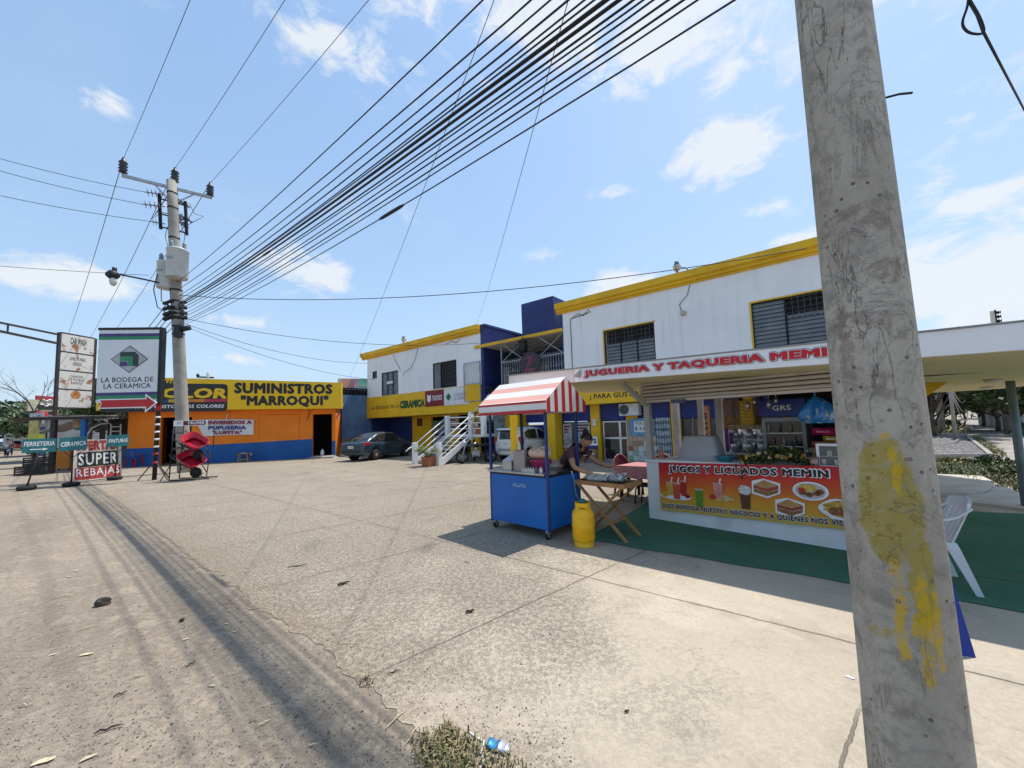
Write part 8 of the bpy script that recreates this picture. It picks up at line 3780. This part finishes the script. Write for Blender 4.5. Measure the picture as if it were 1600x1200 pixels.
b.build('slab', M_STEP, t)
M_GRAV = NT('grey gravel')
_v = M_GRAV.voro(14, out='Color')
_s = M_GRAV.n('ShaderNodeSeparateColor')
M_GRAV.put(_v, _s.inputs[0])
_g = M_GRAV.ramp(_s.outputs[0], [(0, (.07, .066, .064)), (.5, (.15, .142, .135)), (1, (.26, .245, .23))])
M_GRAV.color(_g)
M_GRAV.set(.9)
M_GRAV.bump(M_GRAV.voro(14), 1.0, .05)
M_GRAV = M_GRAV.m
t = thing('gravel_bed', 'low walled bed filled with grey gravel beside the lane', 'gravel', G(1500, 712), 0)
o_ = G(1500, 712)
q = [G(1430, 719) - o_, G(1549, 718) - o_, G(1512, 686) - o_, G(1430, 686) - o_]
b = MB()


def gf(i, j):
    a_ = q[0].lerp(q[1], i)
    c_ = q[3].lerp(q[2], i)
    p = a_.lerp(c_, j)
    r_ = random.Random(int(i * 997 + j * 7919))
    ed_ = min(1, i * 6, (1 - i) * 6, j * 6, (1 - j) * 6)
    return (p.x, p.y, .12 + (.32 * math.sin(math.pi * min(1, i * .8 + .2)) * (1 - .5 * j) + r_.uniform(-.05, .05)) * ed_)


b.grid(gf, 26, 20)
b.build('gravel', M_GRAV, t)
b = MB()
for i in range(4):
    a_, c_ = q[i], q[(i + 1) % 4]
    b.bar(a_ + Vector((0, 0, .1)), c_ + Vector((0, 0, .1)), .12, .2 if i != 2 else .5)
b.build('kerb', M_CONC, t)


def grass_patch(name, label, corners, n, h, mats, seed, flat=.0):
    rr = random.Random(seed)
    b = MB()
    o = corners[0]
    for k in range(n):
        i, j = rr.random(), rr.random()
        p = corners[0].lerp(corners[1], i).lerp(corners[3].lerp(corners[2], i), j)
        dens = math.sin(p.x * 2.7 + 1) * math.sin(p.y * 3.1) + rr.uniform(-.6, 1.4)
        if dens < -.1 or rr.random() > 3.2 * min(i, 1 - i, j, 1 - j) + .12:
            continue
        hh = h * rr.uniform(.4, 1.2)
        a = rr.uniform(0, 6.28)
        d = Vector((math.cos(a), math.sin(a), 0))
        s = Vector((-d.y, d.x, 0)) * hh * rr.uniform(.05, .1)
        ln = rr.uniform(.3, 1.1)
        p0 = Vector((p.x, p.y, .0))
        p1 = p0 + Vector((0, 0, hh * .6)) + d * hh * .3 * ln
        p2 = p0 + Vector((0, 0, hh * (.9 - .5 * flat))) + d * hh * .9 * ln
        mi = rr.choices(range(len(mats)), [5, 4, 2][:len(mats)])[0]
        b._face([b.bm.verts.new(v) for v in (p0 - s, p0 + s, p1 + s * .8, p1 - s * .8)], mi)
        b._face([b.bm.verts.new(v) for v in (p1 - s * .8, p1 + s * .8, p2)], mi)
    o = b.build(name, mats, fix=False)
    return tag(o, label, 'grass', kind='stuff')


M_GRA = leafmat('green grass blades', (.05, .075, .02), (.10, .13, .035))
M_GRB = leafmat('dry grass blades', (.22, .18, .08), (.32, .27, .13))
M_GRC = leafmat('dark weed blades', (.03, .05, .016), (.05, .085, .025))
grass_patch('verge_weeds', 'green weeds and dry grass behind the round step', [G(1430, 738), G(1620, 778), G(1600, 735), G(1430, 717)], 7000, .15, [M_GRA, M_GRC, M_GRB], 5)
grass_patch('verge_grass', 'dry grass along the left of the lane', [G(1430, 688), G(1512, 686), G(1506, 664), G(1430, 664)], 5000, .7, [M_GRB, M_GRA], 6)
grass_patch('lane_weeds', 'dry weeds between lane and gravel bed', [G(1549, 718), G(1575, 715), G(1530, 682), G(1515, 684)], 2500, .22, [M_GRB, M_GRA], 7)
# low bushes on the verge
def bush(label, loc, s, m, seed, n=700, ls=.07):
    rr = random.Random(seed)
    t = thing('bush', label, 'bush', loc, 0, 'bushes on the verge')
    b = MB()
    for k in range(n):
        v = Vector((rr.gauss(0, 1), rr.gauss(0, 1), abs(rr.gauss(0, .8)))).normalized() * s * rr.uniform(.3, 1.05)
        v.z *= .6
        v.x *= 1.3
        nn_ = Vector((rr.gauss(0, 1), rr.gauss(0, 1), rr.gauss(.6, 1))).normalized()
        o1 = nn_.orthogonal().normalized() * ls
        o2 = nn_.cross(o1) * .5
        b.quad(v - o1, v - o2, v + o1, v + o2)
    b.build('foliage', m, t, fix=False)
    b = MB()
    for k in range(6):
        a = k * 1.05
        b.tube([(0, 0, 0), (s * .6 * math.cos(a), s * .6 * math.sin(a), s * .4)], .012, 4)
    b.build('stems', M_BARK, t)


bush('leafy green bush at the edge of the lane by the slab', G(1592, 745), .5, M_LEAF2, 41)
bush('leafy green bush behind the round step', G(1545, 728), .5, M_LEAF2, 42)
bush('yellowing low bush left behind the round step', G(1490, 726), .4, leafmat('yellowing leaves', (.14, .13, .04), (.2, .17, .06)), 43)
bush('dark bush under the trees right of the lane', far_at(1650, 40), 1.6, M_LEAF3, 44, 900, .14)
bush('dark bush under the trees by the plank fence', far_at(1450, 50), 1.8, M_LEAF3, 45, 900, .16)

# potted palms
M_POT = mat('terracotta', (.38, .12, .05), .8, var=.15, scale=5, dirt=.2)
M_FROND = leafmat('yellow green fronds', (.12, .15, .03), (.24, .25, .06))


def potted(label, loc, s, square=True):
    rr = random.Random(int(s * 100))
    t = thing('potted_palm', label, 'potted plant', loc, M_A + .2, 'potted palms on and by the stairs')
    b = MB()
    w = .24 * s
    b.loft([[(-w * .85, -w * .85, 0), (w * .85, -w * .85, 0), (w * .85, w * .85, 0), (-w * .85, w * .85, 0)],
            [(-w, -w, .42 * s), (w, -w, .42 * s), (w, w, .42 * s), (-w, w, .42 * s)],
            [(-w * .85, -w * .85, .42 * s), (w * .85, -w * .85, .42 * s), (w * .85, w * .85, .42 * s), (-w * .85, w * .85, .42 * s)],
            [(-w * .8, -w * .8, .36 * s), (w * .8, -w * .8, .36 * s), (w * .8, w * .8, .36 * s), (-w * .8, w * .8, .36 * s)]], smooth=False)
    b.build('pot', M_POT, t)
    st_ = MB()
    lf_ = MB()
    for k in range(26):
        a = rr.uniform(0, 6.28)
        L = rr.uniform(.6, 1.0) * s
        d = Vector((math.cos(a), math.sin(a), 0))
        up = rr.uniform(1.2, 2.0)
        pts = [Vector((d.x * .04, d.y * .04, .38 * s))]
        for q in range(1, 6):
            f = q / 5
            pts.append(Vector((d.x * L * .75 * f, d.y * L * .75 * f, .38 * s + L * up * f - L * .75 * f * f * up)))
        st_.tube(pts, .006 * s, 4, cap=False)
        for q in range(1, 6):
            for sgn_ in (-1, 1):
                for z_ in (0, .5):
                    p = pts[q - 1].lerp(pts[q], .5 + z_ * .5)
                    sd_ = Vector((-d.y, d.x, 0)) * sgn_
                    tip = p + sd_ * .17 * s + d * .1 * s - Vector((0, 0, .05 * s))
                    w_ = d * .018 * s
                    lf_.poly([p - w_, p + w_, tip])
    st_.build('stem', M_FROND, t)
    lf_.build('fronds', M_FROND, t, fix=False)


potted('yellow green palm in a square terracotta pot at the foot of the stairs', G(670, 728.5), .95)
potted('palm in a terracotta pot on the stair landing', MP(-5.25, 2.05, LZ), .9)
potted('dark leaved plant by the roller shutter on the balcony', MP(-6.0, .1, 2.93), .8)

# walkers
def walker(label, px, d, hgt, shirt, pants, seed, bag=None, face=0):
    p = far_at(px, d)
    t = thing('person', label, 'person', p, face)
    nodes = [(0, 0, .9, .14, .11), (0, 0, 1.1, .15, .11), (0, 0, 1.35, .17, .11), (0, 0, 1.48, .06), (0, .02, 1.56, .055),
             (-.1, 0, .82, .09), (-.11, .1, .45, .06), (-.11, -.02, .08, .045), (.1, 0, .82, .09), (.11, -.1, .45, .06), (.12, -.22, .1, .045),
             (-.2, 0, 1.4, .06), (-.26, .04, 1.12, .045), (-.25, .12, .9, .035), (.2, 0, 1.4, .06), (.26, -.03, 1.12, .045), (.27, .0, .88, .035),
             (-.11, .1, .04, .04), (.12, -.1, .05, .04), (-.24, .15, .82, .03), (.27, .02, .8, .03), (0, .015, 1.66, .09), (0, .01, 1.74, .075)]
    edges = [(0, 1), (1, 2), (2, 3), (3, 4), (4, 21), (21, 22), (0, 5), (5, 6), (6, 7), (7, 17), (0, 8), (8, 9), (9, 10), (10, 18), (2, 11), (11, 12), (12, 13), (13, 19), (2, 14), (14, 15), (15, 16), (16, 20)]
    k = hgt / 1.82
    nodes = [tuple(v * k for v in n) for n in nodes]
    skin_mesh('body', nodes, edges, M_SKIN, t, 1, 0)
    sn_ = [(0, 0, .95, .17, .13), (0, 0, 1.15, .17, .13), (0, 0, 1.37, .19, .13), (0, 0, 1.46, .08), (-.2, 0, 1.4, .075), (-.245, .02, 1.2, .065), (.2, 0, 1.4, .075), (.245, -.01, 1.2, .065)]
    skin_mesh('shirt', [tuple(v * k for v in n) for n in sn_], [(0, 1), (1, 2), (2, 3), (2, 4), (4, 5), (2, 6), (6, 7)], shirt, t, 1, 1)
    pn_ = [(0, 0, .92, .155, .125), (-.1, 0, .8, .105), (-.11, .1, .45, .075), (-.11, -.0, .14, .06), (.1, 0, .8, .105), (.11, -.1, .45, .075), (.12, -.2, .16, .06)]
    skin_mesh('trousers', [tuple(v * k for v in n) for n in pn_], [(0, 1), (1, 2), (2, 3), (0, 4), (4, 5), (5, 6)], pants, t, 1, 0)
    b = MB()
    b.blob((0, .03 * k, 1.72 * k), (.095 * k, .1 * k, .1 * k), 12, 8)
    b.build('hair', M_HAIR, t)
    if bag:
        o = thing('carrier_bag', 'pale blue carrier bag held by the walker in the white shirt', 'bag', p + Vector((.35, -.1, .45)), 0)
        b = MB()
        b.loft([[(-.16, -.05, 0), (.16, -.05, 0), (.16, .05, 0), (-.16, .05, 0)], [(-.18, -.08, .2), (.18, -.08, .2), (.18, .08, .2), (-.18, .08, .2)], [(-.1, -.01, .36), (.1, -.01, .36), (.1, .01, .36), (-.1, .01, .36)]])
        b.build('bag', mat('pale blue bag', (.2, .34, .45), .4), o)
        b = MB()
        b.tube([(-.06, 0, .35), (0, 0, .46), (.06, 0, .35)], .012, 5)
        b.build('handle', mat('pale blue bag', (.2, .34, .45)), o)


walker('walker in a white shirt and dark trousers on the roadside far left', 11.5, 62, 1.8, mat('white shirt', (.6, .6, .62), .8), M_PANTS, 1, True, R(30))
walker('second walker in dark top just behind the white shirted one', 17, 66, 1.75, mat('dark navy top', (.03, .03, .05), .8), M_PANTS, 2, None, R(50))

# ------------------------------------------------------------------ small litter
def twig(px, py, L, a, r_, m, label, name='twig', cat='twig', group=None):
    p = G(px, py)
    rr = random.Random(px * 7 + py)
    b = MB()
    pts = []
    for k in range(6):
        f = k / 5 - .5
        pts.append((L * f, rr.uniform(-.06, .06) * L, .004 + r_ + (.01 * math.sin(f * 6 + px) ** 2)))
    b.tube(pts, [r_ * .6, r_, r_ * 1.1, r_, r_ * .8, r_ * .3], 6)
    tag(b.build(name, m, None, loc=p, rotz=R(a)), label, cat, group)


M_TWIG = mat('dark twig', (.045, .035, .028), .9, var=.3, scale=30)
M_STRAW = mat('pale straw', (.52, .44, .26), .8, var=.2, scale=30)
for (px, py, L, a, r_, lb) in ((465, 886, .22, 20, .006, 'thin dark twig on the concrete left of centre'), (537, 914, .13, 40, .012, 'short black leaf scrap on the open concrete'),
                               (735, 958, .085, 25, .011, 'short dark curved pod on the concrete in the middle'), (616, 1052, .09, 30, .004, 'small bent twig near the crack at the slab edge'),
                               (730, 880, .12, -40, .003, 'fine twig ahead of the blue cart'), (188, 1087, .07, 50, .005, 'dark twig lying on the dirt at lower left'),
                               (170, 1142, .12, 35, .006, 'brown twig clump at the bottom left'), (297, 1040, .07, 70, .004, 'thin brown twig on the tyre track'),
                               (980, 1115, .03, 10, .006, 'tiny black scrap on the smooth concrete slab')):
    twig(px, py, L, a, r_, M_TWIG, lb, group='twigs on the ground')
for (px, py, L, a, lb) in ((98, 933, .16, 35, 'pale straw stalk on the dirt beside the dark stone'), (134, 983, .11, 40, 'pale husk sliver below the dark stone'), (40, 1104, .09, 5, 'pale husk strip at the lower left edge'),
                           (218, 1058, .08, 15, 'thin pale stem near the tyre track'), (620, 1125, .16, 65, 'dry straw blade leaning at the grass edge'), (645, 1150, .14, 70, 'dry straw blade in the grass patch'),
                           (412, 1133, .08, 50, 'white stick fragment on the dirt'), (488, 1167, .05, 10, 'pale stick end in the dark tyre track')):
    twig(px, py, L, a, .004, M_STRAW, lb, 'straw', 'straw', 'straw on the ground')


def flake(px, py, s, a, m, label, name='dry_leaf', cat='leaf', group='dry husks on the ground', asp=.45):
    p = G(px, py)
    s *= .62
    rr = random.Random(px + py * 3)
    b = MB()
    b.grid(lambda i, j: (s * (i - .5), s * asp * (j - .5) * (1 - (2 * i - 1) ** 2 * .7) + .1 * s * math.sin(i * 5), .006 + s * .12 * (i - .4) ** 2 + s * .1 * abs(j - .5)), 6, 4)
    tag(b.build(name, m, None, loc=p, rotz=R(a)), label, cat, group)


M_HUSK = mat('cream husk', (.56, .48, .32), .85, var=.2, scale=30)
M_PALE = mat('white scrap paper', (.66, .65, .66), .7, var=.06)
for (px, py, s, a, lb) in ((135, 1024, .13, 30, 'cream husk folded on the dirt'), (83, 1024, .07, 50, 'small cream husk left of the folded one'), (68, 1192, .14, 40, 'large crumpled cream husk at the bottom left corner'),
                           (138, 1186, .1, 60, 'upright cream husk scrap at the bottom'), (354, 976, .06, 20, 'cream husk flake on the tyre track'), (366, 988, .06, 40, 'second husk flake just below another on the tyre track'),
                           (332, 1073, .07, 10, 'square yellow husk chip between the tyre tracks'), (108, 902, .09, 10, 'pale leaf far out on the dirt'), (119, 893, .09, 12, 'pale leaf strip beyond the dark stone'),
                           (60, 776, .22, 10, 'pale scrap lying near the tyre base of the FERRETERIA sign'), (77, 812, .2, 15, 'pale flat scrap on the dirt in the middle distance'), (290, 1000, .08, 60, 'pale chip in the churned dirt')):
    flake(px, py, s, a, M_HUSK, lb)
flake(1328, 1060, .075, -35, M_PALE, 'folded white paper scrap beside the dark joint by the near pole', 'paper_scrap', 'paper', None, .6)
flake(704, 1140, .04, 10, M_PALE, 'white paper scrap at the edge of the grass patch', 'paper_scrap', 'paper', None, .8)
flake(608, 956, .05, 70, M_HUSK, 'white bent scrap on the concrete in front of the joint', 'paper_scrap', 'paper', None, .5)
p = G(160, 946)
b = MB()
b.blob((0, 0, .03), (.065, .045, .045), 9, 6, .22, 0, 5, False)
tag(b.build('stone', mat('dark stone', (.05, .042, .036), .9, var=.3, scale=30), None, loc=p, rotz=.6), 'dark fist sized stone on the dirt at the left', 'stone')
p = G(284, 971)
b = MB()
b.blob((0, 0, .012), (.022, .018, .018), 8, 5, .2, 0, 6, False)
tag(b.build('stone', mat('dark stone', (.05, .042, .036)), None, loc=p), 'small black stone in the tyre track', 'stone')
# crushed can
p = G(779, 1171)
cm_ = NT('printed can')
_s = cm_.n('ShaderNodeSeparateXYZ')
cm_.put(cm_.coord(), _s.inputs[0])
_n = cm_.noise(24, 3)
_v = cm_.math('ADD', _s.outputs[0], cm_.math('MULTIPLY', cm_.math('SUBTRACT', _n, .5), .05))
cm_.color(cm_.ramp(cm_.math('MULTIPLY', cm_.math('ADD', _v, .06), 8.3), [(0, (.02, .25, .5)), (.35, (.1, .4, .65)), (.5, (.02, .08, .3)), (.6, (.7, .72, .75)), (.8, (.5, .48, .55)), (1, (.75, .7, .66))]))
cm_.set(.3, .5, .5)
t = thing('crushed_can', 'crushed blue and white drinks can by the grass patch', 'can', p, R(-22))
b = MB()
rings = []
for k in range(9):
    x = -.058 + .0145 * k
    w = .032 * (1 + .12 * math.sin(k * 2.1))
    h = .014 * (1 + .35 * math.sin(k * 1.7 + 1))
    rings.append([(x, w * math.cos(2 * math.pi * q / 14), .018 + h * math.sin(2 * math.pi * q / 14)) for q in range(14)])
b.loft(rings)
b.build('can', cm_.m, t)
b = MB()
b.loft([[(.0585, .026 * math.cos(2 * math.pi * q / 14), .018 + .012 * math.sin(2 * math.pi * q / 14)) for q in range(14)], [(.064, .024 * math.cos(2 * math.pi * q / 14), .018 + .010 * math.sin(2 * math.pi * q / 14)) for q in range(14)]])
b.build('lid', M_ALU, t)
pts = [G(733, 1146), G(743, 1154), G(756, 1161), G(755, 1170), G(751, 1178), G(756, 1190), G(750, 1204)]
b = MB()
b.tube([q + Vector((0, 0, .008)) for q in pts], .0055, 6)
tag(b.build('cord', M_PALE), 'white cord lying in the grass beside the crushed can', 'cord')
grass_patch('grass_patch', 'patch of short dry grass at the bottom edge by the slab', [G(640, 1155), G(700, 1128), G(850, 1215), G(660, 1260)], 1700, .062, [M_GRB, leafmat('brown olive blades', (.16, .13, .06), (.24, .2, .1)), M_GRA], 9, .75)
grass_patch('joint_weeds', 'tiny weeds where the slab crack meets the dirt', [G(560, 1060), G(580, 1055), G(585, 1075), G(560, 1075)], 160, .05, [M_GRB, mat('dark dry weed', (.05, .04, .03))], 11, .5)
# loose grit over dirt and worn concrete
rr = random.Random(77)
b = MB()
for k in range(5200):
    px, py = rr.uniform(-60, 900), 760 + 470 * rr.random() ** .8
    p = G(px, py)
    w = (p - M_O).dot(M_N)
    if w < 13.5 and rr.random() < .75:
        continue
    s = rr.uniform(.0022, .0055) * (1.7 if rr.random() < .06 else 1)
    z = .002 + (.004 if w < 14 else 0)
    a = rr.uniform(0, 6.28)
    c_, s_ = math.cos(a) * s, math.sin(a) * s
    h = s * rr.uniform(.5, 1.0)
    v = [b.bm.verts.new((p.x + x * c_ - y * s_, p.y + x * s_ + y * c_, z)) for x, y in ((-1, -.7), (1, -.6), (.8, .7), (-.9, .6))]
    tp = b.bm.verts.new((p.x + rr.uniform(-.3, .3) * s, p.y + rr.uniform(-.3, .3) * s, z + h))
    mi = 0 if rr.random() < .6 else 1
    for i in range(4):
        b._face([v[i], v[(i + 1) % 4], tp], mi)
o = b.build('loose_grit', [mat('grey grit', (.12, .10, .085), .9, var=.4, scale=40), mat('pale grit', (.34, .30, .25), .9, var=.3, scale=40)], fix=False)
tag(o, 'loose grit scattered over the dirt shoulder', 'grit', kind='stuff')
